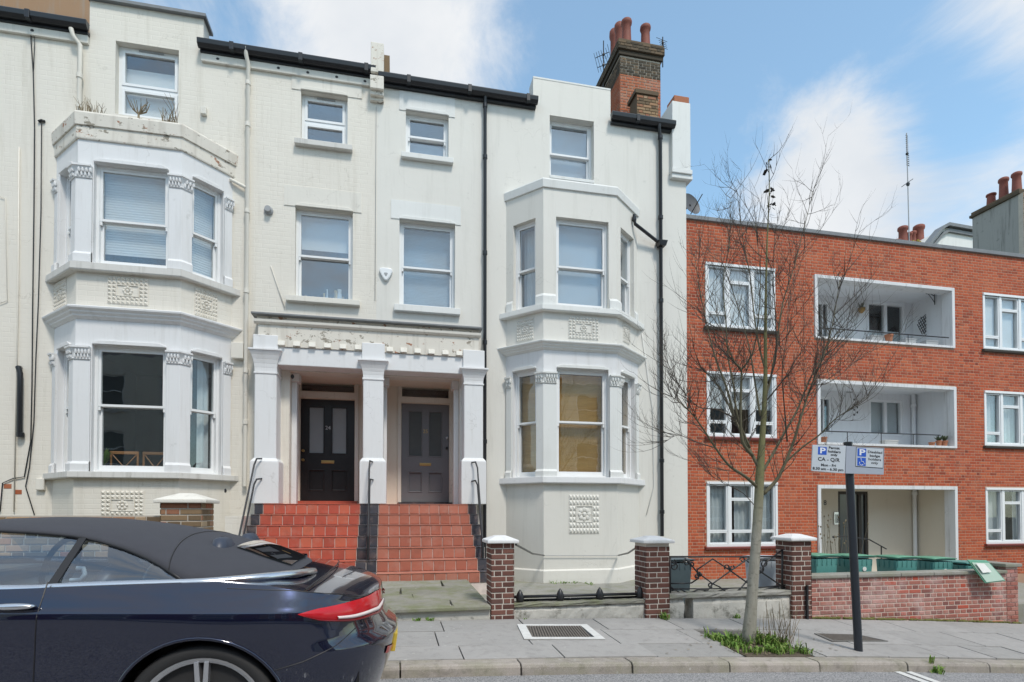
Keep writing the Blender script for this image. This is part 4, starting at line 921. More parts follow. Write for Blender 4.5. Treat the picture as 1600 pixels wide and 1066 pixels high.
g = MB(); g.boxw(cx0 - .04, cx1 + .04, YH - .04, YH + 1.39, zc2, zc2 + .10); g.boxw(cx0 - .07, cx1 + .07, YH - .07, YH + 1.42, zc2 + .102, ztp2 - .06); g.boxw(cx0 - .05, cx1 + .05, YH - .05, YH + 1.4, ztp2 - .059, ztp2); g.build('cap_courses', m_soot, CH, bevel=.012)
brickwork(CH, Fr((0, YH - .07), (1, 0)), cx0 - .068, cx1 + .068, zc2 + .104, ztp2 - .062, [], m_soot, .18, .054, .0095, nparts=60, dp=.008); brickwork(CH, Fr((cx0 - .07, YH + 1.42), (0, -1)), 0, 1.48, zc2 + .104, ztp2 - .062, [], m_soot, .18, .054, .0095, nparts=60, dp=.008)
brickwork(HR, Fr((0, YB + .55), (1, 0)), xe - .458, xe + .01, EAVE, FW.px(1015, 158, -.7)[1] - .003, [], m_stock, .18, .054, .0095, nparts=40, dp=.008)
for (u, v, y, hpx) in ((979, 66, YH + .2, 34), (1008.5, 71, YH + .2, 30), (968, 66, YH + .62, 28), (960, 70, YH + 1.05, 22)):
    b = at(u, v, y); h = at(u, v - hpx, y).z - b.z
    g = MB(); potlathe(g, (b.x, y, ztp2 - .02), max(h, .3) + (b.z - ztp2) + .02, .115); g.build('chimney_pot', m_terra, CH, smooth=True, auto=50)
# lead spikes between chimney and flashing are part of the roof; two aerials
def aerial(label, u, v0, v1, y, arms, rot, grp):
    a, b = at(u, v1, y), at(u, v0, y); T = thing('television_aerial', label, 'aerial', tuple(a), grp)
    MB().tube([a, b], .012, 6).build('mast', m_black, T)
    g = MB(); d = Vector((math.cos(rot), math.sin(rot), 0)); s = Vector((-d.y, d.x, 0)) * .5 + Vector((0, 0, .4))
    for (t, l, n) in arms:
        c = a.lerp(b, t); g.tube([c - d * l * .4, c + d * l * .6], .008, 5)
        for i in range(n): q = c + d * l * (i / (n - 1) - .4); e = s * (.16 if i else .24); g.tube([q - e, q + e], .005, 4)
        g.blob(c, .03, .03, .04)
    g.build('boom', m_black, T); return T
aerial('spiky rooftop aerial left of the brick chimney', 943, 64, 140, YH + .9, ((.72, .35, 7), (.5, .25, 5)), 2.4, 'rooftop aerials')
aerial('small aerial on the right shoulder of the brick chimney', 1035.5, 58, 105, YH + .15, ((.8, .25, 5),), .9, 'rooftop aerials')

# ------------------------------------------------------------------ red brick flats
YR = 10.5; FR_ = Fr((0, YR), (1, 0)); DB = 1.05; FK = Fr((0, YR + DB), (1, 0))
HB = thing('brick_flats', 'three storey orange brick block of flats with white framed balconies', 'building', (10, YR, -.3))
bx0, bx1 = XR_ + .03, FR_.px(1600, 600)[0] + 3.0; ztop = FR_.px(1338, 374)[1]; zgr = gz(8, 7) - .5
wr = [rect(FR_, 1102, 1211, 415, 515), rect(FR_, 1104, 1213, 583, 684), rect(FR_, 1104, 1215, 753, 854)]
wc = [(FR_.px(1537, 500)[0], 0) for i in range(3)]; ww = wr[0][1] - wr[0][0]
wr2 = []
for vt, vb in ((459, 547), (611, 697), (762, 850)):
    s0 = FR_.px(1537, 600)[0]; wr2.append((s0, s0 + ww, FR_.px(1550, vb)[1], FR_.px(1550, vt)[1]))
bal = [rect(FR_, 1272, 1490, 440, 537), rect(FR_, 1276, 1493, 599, 698), rect(FR_, 1277, 1495, 759, 905)]
WB = wallgrid(MB(), FR_, bx0, bx1, zgr, ztop, wr + wr2 + bal, .2).build('wall', m_mortar, HB)
brickwork(HB, FR_, bx0 + .002, bx1, zgr + .6, ztop - .002, [(q[0] - .004, q[1] + .004, q[2] - .004, q[3] + .004) for q in wr + wr2 + bal], m_redbrick, .181, .0532, .0105, nparts=300, dp=.005)
MB().box(FR_, bx0, bx1, ztop, ztop + .085, -.35, .05).build('roof_coping', m_lead, HB, bevel=.008); MB().boxw(bx0, bx1, YR + .22, YR + 9, ztop - .35, ztop - .05).build('flat_roof', m_lead, HB)
m_redsill = simple('red_painted_sill', (.22, .055, .045, 1), .55, var=.2); m_dksill = simple('dark_stone_sill', (.075, .07, .06, 1), .7, var=.3)
def casement(h, full, spec, gl, ms, ext=.05):
    a, b, z0, z1 = h; w = b - a; rev = .03; fr = FR_; win = MB().ring(fr, a, b, z0, z1, .055, -rev - .07, .012).build('window', m_upvc, HB, bevel=.003); H_ = z1 - z0
    MB().box(fr, a + .001, b - .001, z1 - .055, z1 - .001, -.02, .03).build('head', m_upvc, win, bevel=.004)
    c1, c2 = a + w * .315, a + w * .665; zt = z0 + H_ * .235; zv = z1 - H_ * .27
    MB().box(fr, c1 - .03, c1 + .03, z0 + .056, z1 - .056, -rev - .06, .004).build('mullion', m_upvc, win); MB().box(fr, c2 - .03, c2 + .03, z0 + .056, z1 - .056, -rev - .06, .004).build('mullion', m_upvc, win)
    L_ = [(a + .055, c1 - .03, zt, z1 - .055), (c2 + .03, b - .055, zt, z1 - .055), (a + .055, c1 - .03, z0 + .055, zt), (c2 + .03, b - .055, z0 + .055, zt), (c1 + .03, c2 - .03, zv, z1 - .055)]
    L_ += [(c1 + .03, c2 - .03, z0 + .055, zv)] if full else [(c1 + .03, c2 - .03, zt, zv), (c1 + .03, c2 - .03, z0 + .055, zt)]
    for q in L_:
        MB().ring(fr, q[0] + .002, q[1] - .002, q[2] + .002, q[3] - .002, .03, -rev - .05, -.012 + .002 * (q[3] - q[2])).build('casement_frame', m_upvc, win)
        MB().box(fr, q[0] + .028, q[1] - .028, q[2] + .028, q[3] - .028, -rev - .03, -rev - .025).build('pane', gl, win)
    dress(win, fr, a + .04, b - .04, z0 + .04, z1 - .04, -rev - .085, spec); interior(win, fr, a, b, z0, z1, -rev - .071, 1.4)
    P = [(.0, 0), (.07, 0), (.075, -.02), (.06, -.055), (0, -.06)]
    MB().prism([fr.pt(a - ext, z0 + q, d) for d, q in P], [fr.pt(b + ext, z0 + q, d) for d, q in P]).build('sill', ms, win)
    return win
casement(wr[0], 1, (('roller', 0, 1, m_blindw),), m_glass, m_dksill); casement(wr[1], 1, (('roller', .45, 1, m_blindw),), m_glass, m_redsill); casement(wr[2], 0, (('curtain', 0, .33, m_net), ('curtain', .44, 1, m_net)), m_glassdk, m_redsill)
casement(wr2[0], 1, (('roller', 0, 1, m_blindw),), m_glass, m_dksill); casement(wr2[1], 1, (('curtain', 0, .3, m_net), ('curtain', .45, 1, m_net)), m_glass, m_dksill); casement(wr2[2], 1, (('curtain', 0, .36, m_net), ('curtain', .6, 1, m_net)), m_glassdk, m_redsill)
m_balc = painted('white_painted_balcony', (.74, .76, .78, 1), (.45, .42, .4, 1), amt=.25); m_balcw = painted('cream_entrance_plaster', (.66, .61, .52, 1), (.5, .45, .38, 1), amt=.15); m_conc = painted('white_concrete_surround', (.70, .71, .72, 1), (.22, .21, .19, 1), amt=.6)
def loggia(i, h, bm):
    a, b, z0, z1 = h; e = .10
    ho = [] 
    g = MB(); x0, x1 = a - .02, b + .02; y0, y1 = YR + .2, YR + DB
    bh_ = []
    if i == 0: bh_ = [rect(FK, 1356, 1414, 473, 545), rect(FK, 1276, 1297, 471, 545)]
    elif i == 1: bh_ = [rect(FK, 1359, 1411, 625, 681), rect(FK, 1276, 1300, 620, 677)]
    else: bh_ = [rect(FK, 1310, 1357, 768, 905)]
    bh_ = [(max(q[0], x0 + .02), q[1], max(q[2], z0 + .03), q[3]) for q in bh_]
    L0 = wallgrid(MB(), FK, x0, x1, z0 - .02, z1 + .05, bh_, .12).build('balcony_back_wall', bm, HB)
    g.boxw(x0 - .06, x0, y0 + .002, y1 + .12, z0 - .1, z1 + .06); g.boxw(x1, x1 + .06, y0 + .002, y1 + .12, z0 - .1, z1 + .06); g.boxw(x0, x1, y0 + .002, y1, z1 + .03, z1 + .09); g.boxw(x0, x1, y0 + .002, y1, z0 - .09, z0 - .03)
    g.build('balcony_lining', m_balc if i < 2 else bm, HB)
    w = .075; g = MB().ring(FR_, a + .001, b - .001, z0 + .001, z1 - .001, w, -.22, .035, (.05 if i < 2 else .001)); g.build('balcony_surround', m_conc, HB, bevel=.005)
    for k, q in enumerate(bh_):
        if i < 2:
            win = MB().ring(FK, *q, .055, -.10, -.02).box(FK, lerp(q[0], q[1], .46), lerp(q[0], q[1], .54), q[2] + .05, q[3] - .05, -.1, -.021).build('balcony_window', m_upvc, HB)
            MB().box(FK, q[0] + .05, q[1] - .05, q[2] + .05, q[3] - .05, -.07, -.065).build('pane', m_glassdk, win); interior(win, FK, *q, -.121, 1.2)
            if k == 0: dress(win, FK, q[0] + .05, q[1] - .05, q[2], q[3], -.13, (('roller', 0, .42, m_blindw),) if i == 0 else (('roller', 0, 1, m_net),))
        else:
            m_dbr = simple('dark_brown_door', (.03, .022, .018, 1), .4)
            dd = MB().ring(FK, q[0], q[1], q[2], q[3], .07, -.09, -.02).box(FK, lerp(q[0], q[1], .70), lerp(q[0], q[1], .80), q[2], q[3] - .07, -.09, -.019).build('entrance_door', m_dbr, HB); MB().box(FK, q[0] + .07, q[1] - .06, q[2], q[3] - .07, -.06, -.055).build('door_glass', m_frostd, dd)
    return L0
L0 = [loggia(i, h, m_balc if i < 2 else m_balcw) for i, h in enumerate(bal)]
# balcony railings, pipe, fittings
for i, (vl, vr, ul, ur, posts) in enumerate(((511, 527, 1274, 1475, (1420,)), (673, 680, 1280, 1462, (1325, 1378, 1428)))):
    zr = FR_.px((ul + ur) / 2, (vl + vr) / 2, .0)[1]; s0, s1 = FR_.px(ul, vl)[0], FR_.px(ur, vr)[0]
    g = MB().tube([FR_.pt(s0, zr, -.02), FR_.pt(s1 + .15, zr, -.02)], .013, 6)
    for u in posts: s = FR_.px(u, vl)[0]; g.tube([FR_.pt(s, zr, -.02), FR_.pt(s, bal[i][2] + .04, -.02)], .008, 6)
    g.build('balcony_rail', m_black, HB)
for i in (1, 2):
    s = FK.px(1424, 650)[0]; pipe(HB, [FK.pt(s, bal[i][3] + .03, .06), FK.pt(s, bal[i][2] - .02, .06)], .045, m_balc, joints=[FK.pt(s, bal[i][3] - .25 * (1 if i == 1 else .5), .06)])
for (u0, u1, vt, vb) in ((1453, 1461, 617, 628), (1322, 1330, 604, 614), (1449, 1457, 467, 480)):
    r = rect(FK, u0, u1, vt, vb); MB().box(FK, *r, 0, .02).build('air_vent', m_grey, HB)
r = rect(FK, 1454, 1464, 770, 781); MB().box(FK, *r, 0, .02).build('air_vent', m_dksill, HB)
r = rect(FK, 1302, 1309, 800, 820); pn = MB().box(FK, *r, 0, .03).build('entry_phone', m_chrome, HB, bevel=.004)
for k in range(2): MB().box(FK, lerp(r[0], r[1], .3 + .4 * k), lerp(r[0], r[1], .5 + .4 * k), r[2] + .04, r[3] - .06, .03, .034).build('button_column', m_black, pn)
s, z = FK.px(1289, 786); text('8', .17, FK.pt(s, z, .004), m_black, HB, 'house_number')
q = [FK.pt(*FK.px(u, v, .6), .6) for u, v in ((1303, 839), (1320, 838), (1358, 843), (1385, 858))]; T = thing('entrance_handrail', 'thin black handrail by the entrance of the brick flats', 'handrail', (q[2].x, q[2].y, zgr + .5))
MB().tube(q, .014, 6).tube([q[0], q[0] + Vector((.0, .02, -.01))], .03, 6).build('rail', m_black, T); MB().tube([q[2].lerp(q[3], .7), q[2].lerp(q[3], .7) + Vector((0, 0, -.9))], .014, 6).build('post', m_black, T)
# things on the balconies
def flowerpot(label, u, v, y, r, h, grp=None, plant=0):
    b = at(u, v, y); T = thing('flower_pot', label, 'flower pot', tuple(b), grp); MB().lathe(b, [(r * .7, 0), (r * .95, h * .8), (r * 1.08, h * .8), (r * 1.08, h), (r * .9, h), (r * .85, h * .88)], 14).build('pot', m_pot, T, smooth=True, auto=35); MB().lathe(b + Vector((0, 0, h * .84)), [(r * .86, 0), (r * .84, .01)], 12).build('soil', m_soil, T)
    if plant:
        g = MB()
        for i in range(plant): a = random.uniform(0, 6.3); l = random.uniform(.5, 1.3) * r * 1.6; q = b + Vector((0, 0, h * .9)); e = q + Vector((math.cos(a) * l, math.sin(a) * l, random.uniform(.3, 1.2) * r * 1.5)); g.tube([q, q.lerp(e, .5) + Vector((0, 0, .03)), e], [.012, .02, .003], 4)
        g.build('leaves', m_leafd, T)
m_leafd = simple('dark_leaf', (.045, .07, .03, 1), .5, var=.4)
zb_ = [bal[0][2] + .052, bal[1][2] + .052]
def onledge(u, i, d=-.1): s, _ = FR_.px(u, (538, 697)[i], d); p = FR_.pt(s, zb_[i], d); return p
def potat(label, u, i, r, h, grp=None, plant=0):
    p = onledge(u, i); 
    v = 0
    T = thing('flower_pot', label, 'flower pot', tuple(p), grp); MB().lathe(p, [(r * .7, 0), (r * .95, h * .8), (r * 1.08, h * .8), (r * 1.08, h), (r * .9, h), (r * .85, h * .88)], 14).build('pot', m_pot, T, smooth=True, auto=35); MB().lathe(p + Vector((0, 0, h * .84)), [(r * .86, 0), (r * .84, .01)], 12).build('soil', m_soil, T)
    if plant:
        g = MB()
        for i_ in range(plant): a = random.uniform(0, 6.3); l = random.uniform(.3, 1.1) * r * 1.6; q = p + Vector((0, 0, h * .85)); e = q + Vector((math.cos(a) * l, math.sin(a) * l, random.uniform(.6, 1.5) * r * 1.6)); g.tube([q, q.lerp(e, .5) + Vector((0, 0, .02)), e], [.008, .016, .003], 4)
        g.build('leaves', m_leafd, T)
potat('terracotta pot between the grey planters on the top balcony', 1389, 0, .085, .19)
potat('terracotta pot at the left end of the middle balcony ledge', 1287, 1, .07, .13); potat('smallest empty terracotta pot at the right of the middle balcony', 1456, 1, .065, .09)
potat('terracotta pot with a spiky plant in the middle of three pots on the middle balcony', 1467, 1, .06, .13, None, 22); potat('terracotta pot with a spiky plant at the far right end of the middle balcony', 1475.5, 1, .07, .13, None, 26)
m_planter = simple('grey_planter', (.42, .44, .45, 1), .6, var=.1)
def planter(label, u, i, w, h, dep, m):
    p = onledge(u, i, -.22); T = thing('planter_box', label, 'planter', tuple(p)); x, y, z = p
    MB().frus(x - w / 2 + .02, x + w / 2 - .02, y - dep / 2 + .02, y + dep / 2 - .02, z, x - w / 2, x + w / 2, y - dep / 2, y + dep / 2, z + h).build('trough', m, T, bevel=.005); MB().boxw(x - w / 2 - .008, x + w / 2 + .008, y - dep / 2 - .008, y + dep / 2 + .008, z + h, z + h + .02).build('rim', m, T, bevel=.004)
planter('grey planter at the left of the top balcony ledge', 1367, 0, .34, .15, .16, m_planter); planter('pale planter right of the pot on the top balcony', 1419, 0, .30, .14, .16, m_planter); planter('pale planter at the right end of the top balcony', 1452, 0, .34, .13, .16, m_planter); planter('low stone trough on the middle balcony ledge', 1389, 1, .36, .10, .16, m_sill)
# trellis leaning in the corner
p = [at(u, v, YR + .75) for u, v in ((1428, 500), (1448, 487), (1462, 508), (1440, 535), (1452, 525), (1428, 512))]
T = thing('garden_trellis', 'small dark diamond trellis leaning on the right wall of the top balcony', 'trellis', tuple(onledge(1447, 0, -.6)))
A0, A1, A2, A3 = at(1427, 493, YR + .7), at(1459, 482, YR + .7), at(1462, 520, YR + .7), at(1431, 528, YR + .7)
c = at(1446, 508, YR + .7); e1, e2 = Vector((.80, .0, .60)), Vector((-.52, 0, .85))
for k in range(-3, 4):
    h_ = .21 - .022 * abs(k); MB().tube([c + e2 * k * .066 - e1 * h_, c + e2 * k * .066 + e1 * h_], .009, 5).build('slat', m_black, T); h_ = .23 - .03 * abs(k); MB().tube([c + e1 * k * .062 - e2 * h_ + Vector((0, .015, 0)), c + e1 * k * .062 + e2 * h_ + Vector((0, .015, 0))], .009, 5).build('slat', m_black, T)
c = at(1343, 483, YR + DB - .04); T = thing('wall_planter', 'small brown wall basket with dark plant on the top balcony', 'wall basket', tuple(c)); MB().lathe(c + Vector((0, -.06, -.12)), [(.02, 0), (.07, .05), (.085, .12), (.07, .12)], 10).build('basket', simple('straw_basket', (.36, .22, .07, 1), .8), T, smooth=True); g = MB()
for i in range(16): a = random.uniform(0, 6.3); q = c + Vector((0, -.06, -.01)); e = q + Vector((math.cos(a) * .07, math.sin(a) * .06, random.uniform(.03, .16))); g.tube([q, e], [.018, .006], 4)
g.build('leaves', m_leafd, T)
c = at(1477, 470, YR + .45); T = thing('hanging_bracket', 'black scrolled hanging basket bracket on the right wall of the top balcony', 'bracket', tuple(c)); x = bal[0][1]
c.x = x - .01; MB().tube([c + Vector((0, 0, .18)), c + Vector((0, 0, -.12))], .01, 5).tube([c + Vector((0, 0, .08)), c + Vector((-.15, -.03, .12)), c + Vector((-.30, -.05, .10))], .009, 5).tube([c + Vector((0, 0, -.08)), c + Vector((-.09, -.02, .0)), c + Vector((-.22, -.04, .10))], .007, 5).build('arm', m_black, T)
c = at(1337, 630, YR + .9); T = thing('wind_chime', 'dark wind chime hanging on the middle balcony', 'wind chime', tuple(c)); g = MB().tube([c + Vector((0, 0, .22)), c + Vector((0, 0, -.3))], .004, 4)
for k in range(7): g.blob(c + Vector((.045 * (1 if k % 2 else -1), 0, -.06 * k + .08)), .022, .012, .03)
g.build('chimes', m_black, T)

# ------------------------------------------------------------------ roofscape behind the flats
YF = 17.0
T = thing('chimney_stack', 'big grey rendered chimney at the right edge above the flats', 'chimney', tuple(at(1560, 420, 15)))
YN = 15.0; xk = at(1592, 300, YN).x; zt = at(1592, 304, YN).z; yk2 = YN * 1.105
m_stainc = painted('stained_grey_render', (.30, .30, .28, 1), (.12, .12, .11, 1), amt=1.0)
MB().boxw(xk, xk + 1.1, YN + .02, yk2, zt - 6, zt).build('stack', m_stainc, T); MB().boxw(xk - .07, xk + 1.2, YN - .06, yk2 + .07, zt, zt + .10).boxw(xk - .03, xk + 1.15, YN - .03, yk2 + .03, zt + .101, zt + .2).build('cap', m_soot, T, bevel=.02)
# the stack rises stepwise towards the right
MB().boxw(xk - .01, xk + 1.1, YN - .14, YN + .018, zt - 6, zt - .002).build('flue_core', m_stockmortar, T); brickwork(T, Fr((0, YN - .14), (1, 0)), xk - .01, xk + 1.1, zt - 3, zt - .003, [], m_stock, .2, .062, .013, nparts=60, dp=.008)
for (t_, hh, r_) in ((.62, .46, .15), (.30, .78, .15), (-.02, .72, .15)):
    g = MB(); potlathe(g, (xk + .22, lerp(YN + .25, yk2, t_), zt + .18), hh, r_); g.build('chimney_pot', m_terra, T, smooth=True, auto=50)
T = thing('gabled_roof_house', 'pale rendered gable end behind the flats below the grey chimney', 'building', tuple(at(1490, 400, 19)))
P = [at(u, v, 19) for u, v in ((1440, 400), (1475, 357), (1484, 352), (1540, 362), (1540, 420), (1440, 420))]; MB().prism(P, [p + Vector((0, 3, 0)) for p in P]).build('gable_wall', m_renderL, T)
for k in range(2):
    o = .0 + .22 * k; P = [at(u, v, 18.9 - .1 * k) + Vector((0, 0, -.26 * (1 - k))) for u, v in ((1440, 400), (1475, 357), (1484, 352), (1540, 362))]; P2 = [p + Vector((0, 0, .13)) for p in P]
    MB().prism(P + P2[::-1], [p + Vector((0, .4, 0)) for p in P + P2[::-1]]).build('verge_moulding', m_lead, T)
T = thing('chimney_stack', 'low chimney with four red pots just above the flats roof edge', 'chimney', tuple(at(1425, 390, 20)))
a, b = at(1398, 390, 20), at(1446, 390, 20); zt = at(1420, 381, 20).z; MB().boxw(a.x, b.x, 20, 21.2, a.z - 2, zt).build('stack', m_soot, T)
for (u, h, r) in ((1401, 6, .2), (1411, 27, .2), (1421, 18, .13), (1427, 20, .13), (1436, 29, .22)):
    q = at(u, 381, 20.4); g = MB(); potlathe(g, (q.x, q.y, zt - .02), at(u, 381 - h, 20.4).z - zt, r); g.build('chimney_pot', m_terra, T, smooth=True, auto=50)
g = MB()
for i in range(40): q = at(random.uniform(1424, 1448), 380, 20.0); q.z = zt; g.blob(q + Vector((0, random.uniform(-.1, .1), random.uniform(0, .15))), .07, .07, .06, 5, 3)
stuff(g.build('moss', simple('yellow_moss', (.28, .22, .04, 1), .9, var=.4), T))
a, b = at(1421.5, 390, 15), at(1416.5, 208, 15); T = thing('rooftop_antenna', 'tall thin antenna mast with stacked elements on the flats roof', 'antenna', tuple(a)); MB().tube([a - Vector((0, 0, .9)), b], .016, 6).build('mast', m_grey, T)
g = MB()
for i in range(16): c = b.lerp(a, .02 + i * .017); w_ = .07 if i < 10 else .10; g.tube([c + Vector((-.03, 0, 0)), c + Vector((w_, .03, 0))], .014, 4)
g.blob(b.lerp(a, .18), .06, .04, .05); g.blob(b.lerp(a, .44), .07, .05, .07); c = b.lerp(a, .44); g.tube([c + Vector((-.25, 0, -.12)), c + Vector((.20, 0, .2))], .01, 4)
g.build('elements', m_black, T)

# ------------------------------------------------------------------ front boundary: brick pillars, low walls
def pillar(label, x0, x1, y0, dep, zt, m, mm, grp, capm=None, ch=.05):
    zb = gz((x0 + x1) / 2, y0) - .08; T = thing('brick_pillar', label, 'pillar', ((x0 + x1) / 2, y0 + dep / 2, zb + .08), grp)
    MB().boxw(x0 + .009, x1 - .009, y0 + .009, y0 + dep, zb, zt).build('core', mm, T)
    f = Fr((0, y0 + .009), (1, 0)); brickwork(T, f, x0 + .0095, x1 - .0095, zb, zt - .003, [], m, (x1 - x0 - .019 - .0115) * .667, .0525, .0115, nparts=300, dp=.006)
    fl = Fr((x0 + .009, y0 + dep), (0, -1)); brickwork(T, fl, 0, dep - .0, zb, zt - .003, [], m, .180, .0525, .0115, nparts=300, dp=.006, start=1)
    fr_ = Fr((x1 - .009, y0), (0, 1)); brickwork(T, fr_, 0, dep, zb, zt - .003, [], m, .180, .0525, .0115, nparts=300, dp=.006, start=1)
    e = .045; cx, cy = (x0 + x1) / 2, y0 + dep / 2
    g = MB().boxw(x0 - e, x1 + e, y0 - e, y0 + dep + e, zt, zt + .035); g.frus(x0 - e, x1 + e, y0 - e, y0 + dep + e, zt + .0352, cx - .06, cx + .06, cy - .06, cy + .06, zt + .035 + ch); g.build('cap', capm or m_white, T, bevel=.008)
    return T
FP = Fr((0, YW), (1, 0))
def pz(u, v): return FP.px(u, v)[1]
pillar('plum brick pillar with white cap beside the steps', FP.px(767, 900)[0], FP.px(804, 900)[0], YW, .33, pz(785, 849), m_plumbrick, m_wmortar, 'plum brick gate pillars')
pillar('plum brick pillar with white cap between the bay garden and the iron railing', FP.px(1009, 900)[0], FP.px(1047, 900)[0], YW, .33, pz(1028, 849), m_plumbrick, m_wmortar, 'plum brick gate pillars')
pillar('plum brick pillar with white cap between the iron railing and the bin wall', FP.px(1238, 900)[0], FP.px(1269, 900)[0], YW, .33, pz(1254, 845), m_plumbrick, m_wmortar, 'plum brick gate pillars')
pillar('weathered stock brick pillar with white cap behind the car', FP.px(249, 800)[0], FP.px(316, 800)[0], YW, .4, pz(282, 786), m_stock, m_stockmortar, 'front garden pillar', m_creamtrim, .07)
# left garden wall, seen over and through the car
xw0, xw1 = -9.0, FP.px(249, 800)[0] - .01; zt = pz(120, 806)
T = thing('garden_wall', 'old stock brick garden wall behind the car', 'wall', ((xw0 + xw1) / 2, YW + .1, gz(-4, YW)))
MB().boxw(xw0, xw1, YW + .06, YW + .26, -.1, zt).build('core', m_stockmortar, T); brickwork(T, Fr((0, YW + .06), (1, 0)), xw0, xw1, .12, zt - .002, [], m_stock, .195, .058, .012, nparts=290, dp=.012)
# path and its front edge
X0, X1 = FP.px(318, 900)[0] - .02, FP.px(767, 950)[0] - .003; zp = FP.px(690, 948)[1]
PA = MB().boxw(X0, X1, YW + .04, YC - .03 - 6 * TR + .05, -.1, zp - .03).build('path', m_low); struct(PA)
random.seed(9); y = YW; rowi = 0
while y < 8.5:
    h = (.42, .5, .55, .6, .5)[rowi % 5]; y1 = min(y + h, 8.55); x = X0; 
    while x < X1 - .01:
        l = random.uniform(.5, 1.0); x1 = min(x + l, X1); x1 = X1 if X1 - x1 < .3 else x1; j = lambda: random.uniform(-.03, .03) if True else 0
        za = zp + (y - YW) * .0; P = [(x + .006, y + .006), (x1 - .006 + j() * (x1 < X1), y + .006), (x1 - .006, y1 - .006), (x + .006, y1 - .006)]
        q = random.uniform(-.004, .004); MB().prism([Vector((a, b, zp - .05)) for a, b in P], [Vector((a, b, zp + q + (.05 * (b - YW) / 2.1))) for a, b in P]).build('flagstone', m_flag, PA, bevel=.008); x = x1
    y = y1; rowi += 1
MB().boxw(X0, X1, YW - .03, YW + .10, zp - .055, zp - .006).build('edge_stone', m_flag, PA, bevel=.012)
MB().boxw(X0, X1, YW + .02, YW + .30, .0, zp - .056).build('path_riser', m_low, PA, bevel=.01)
# garden of the bay house
p1, p2, p3 = FP.px(806, 900)[0], FP.px(1008, 900)[0], FP.px(1236, 900)[0]
T = thing('low_wall', 'stained low rendered wall below the bay window between two brick pillars', 'wall', ((p1 + p2) / 2, YW + .1, gz(2, YW)), 'low front walls')
zt = FP.px(905, 941)[1]; zb = gz(2, YW) - .1
n = 26; g = MB(); random.seed(4)
def rough_wall(g, x0, x1, y0, y1, zb, zt, gap=None):
    n = max(6, int((x1 - x0) / .08)); rows = []
    for (y, z, a) in ((y0, zb, .0), (y0, lerp(zb, zt, .4), .008), (y0, lerp(zb, zt, .8), .008), (y0 + .02, zt, .006), (y1, zt, .006), (y1, zb, 0)):
        rows.append([Vector((lerp(x0, x1, i / n), y + random.uniform(-a, a), z + random.uniform(-a, a))) for i in range(n + 1)])
    g.grid(rows); g.add([r[0] for r in rows], [tuple(range(6))]); g.add([r[-1] for r in rows], [tuple(range(6))])
rough_wall(g, p1 - .02, p2 + .02, YW + .05, YW + .26, zb, zt - .04); g.build('wall_body', m_low, T); g = MB(); rough_wall(g, p1 - .02, p2 + .02, YW + .03, YW + .28, zt - .038, zt); g.build('coping', m_flag, T)
struct(MB().boxw(p1 - .35, p2 + .3, YW + .28, YB, -.4, gz(2, YW) + .0).build('garden_paving', m_gardenc))
T = thing('low_wall', 'stained low rendered wall with a dark gap below the iron railing', 'wall', ((p2 + p3) / 2, YW + .1, gz(4, YW)), 'low front walls')
zt = FP.px(1110, 927)[1]; zb = gz(4.3, YW) - .15; xa_, xb_ = FP.px(1072, 940)[0], FP.px(1087, 940)[0]; pq = FP.px(1047, 900)[0]
g = MB(); rough_wall(g, pq - .02, xa_, YW + .05, YW + .26, zb, zt - .055); rough_wall(g, xb_, p3 + .05, YW + .05, YW + .26, zb, zt - .055); g.build('wall_body', m_low, T); g = MB(); rough_wall(g, pq - .02, p3 + .05, YW + .02, YW + .28, zt - .053, zt); g.build('coping', m_gardenc, T)
struct(MB().boxw(pq - .3, 5.6, YW + .28, YR, -.6, gz(5, YW) + .08).build('garden_paving', m_gardenc))
m_plinthr = brickmat('dull_red_base_brick', [(0, (.22, .07, .055, 1)), (1, (.30, .10, .08, 1))])
# fallen-looking railing with bulbous finials between the pillars
zr = FP.px(905, 930, -.12)[1]; T = thing('iron_railing', 'low black iron rail with four round finials on the wall below the bay', 'railing', ((p1 + p2) / 2, YW + .15, zr)); y = YW + .14
MB().tube([(p1, y, zr), (p2, y, zr - .01)], .018, 8).build('rail', m_black, T, smooth=True); MB().tube([(p1 + .08, y + .05, zr - .05), (p2, y + .05, zr - .055)], .014, 8).build('rail', m_black, T, smooth=True)
for u in (813, 876, 938, 1001):
    x = FP.px(u, 930, -.12)[0]; MB().lathe((x, y, zr - .075), [(.03, 0), (.045, .02), (.05, .05), (.044, .09), (.03, .125), (.012, .15), (.004, .16)], 10).build('finial', m_black, T, smooth=True); MB().tube([(x, y, zr - .07), (x, y, zr - .16)], .012, 6).build('post', m_black, T)
T = thing('hand_rope', 'thin black cord strung from the pillars round the bay', 'cord', tuple(at(850, 868, 9.6)))
q0, q1 = at(806, 851, YW + .2), at(1004, 849, YW + .2); e = .02; c0, c1 = at(850, 868, 9.66), at(966, 868, 9.66)
MB().tube([q0, q0.lerp(c0, .5) + Vector((0, 0, -.04)), c0], .014, 6).build('cord', m_black, T); MB().tube([q1, q1.lerp(c1, .5) + Vector((0, 0, -.04)), c1], .014, 6).build('cord', m_black, T); MB().tube([c0, c1], .006, 5).build('cord', m_grey, T)
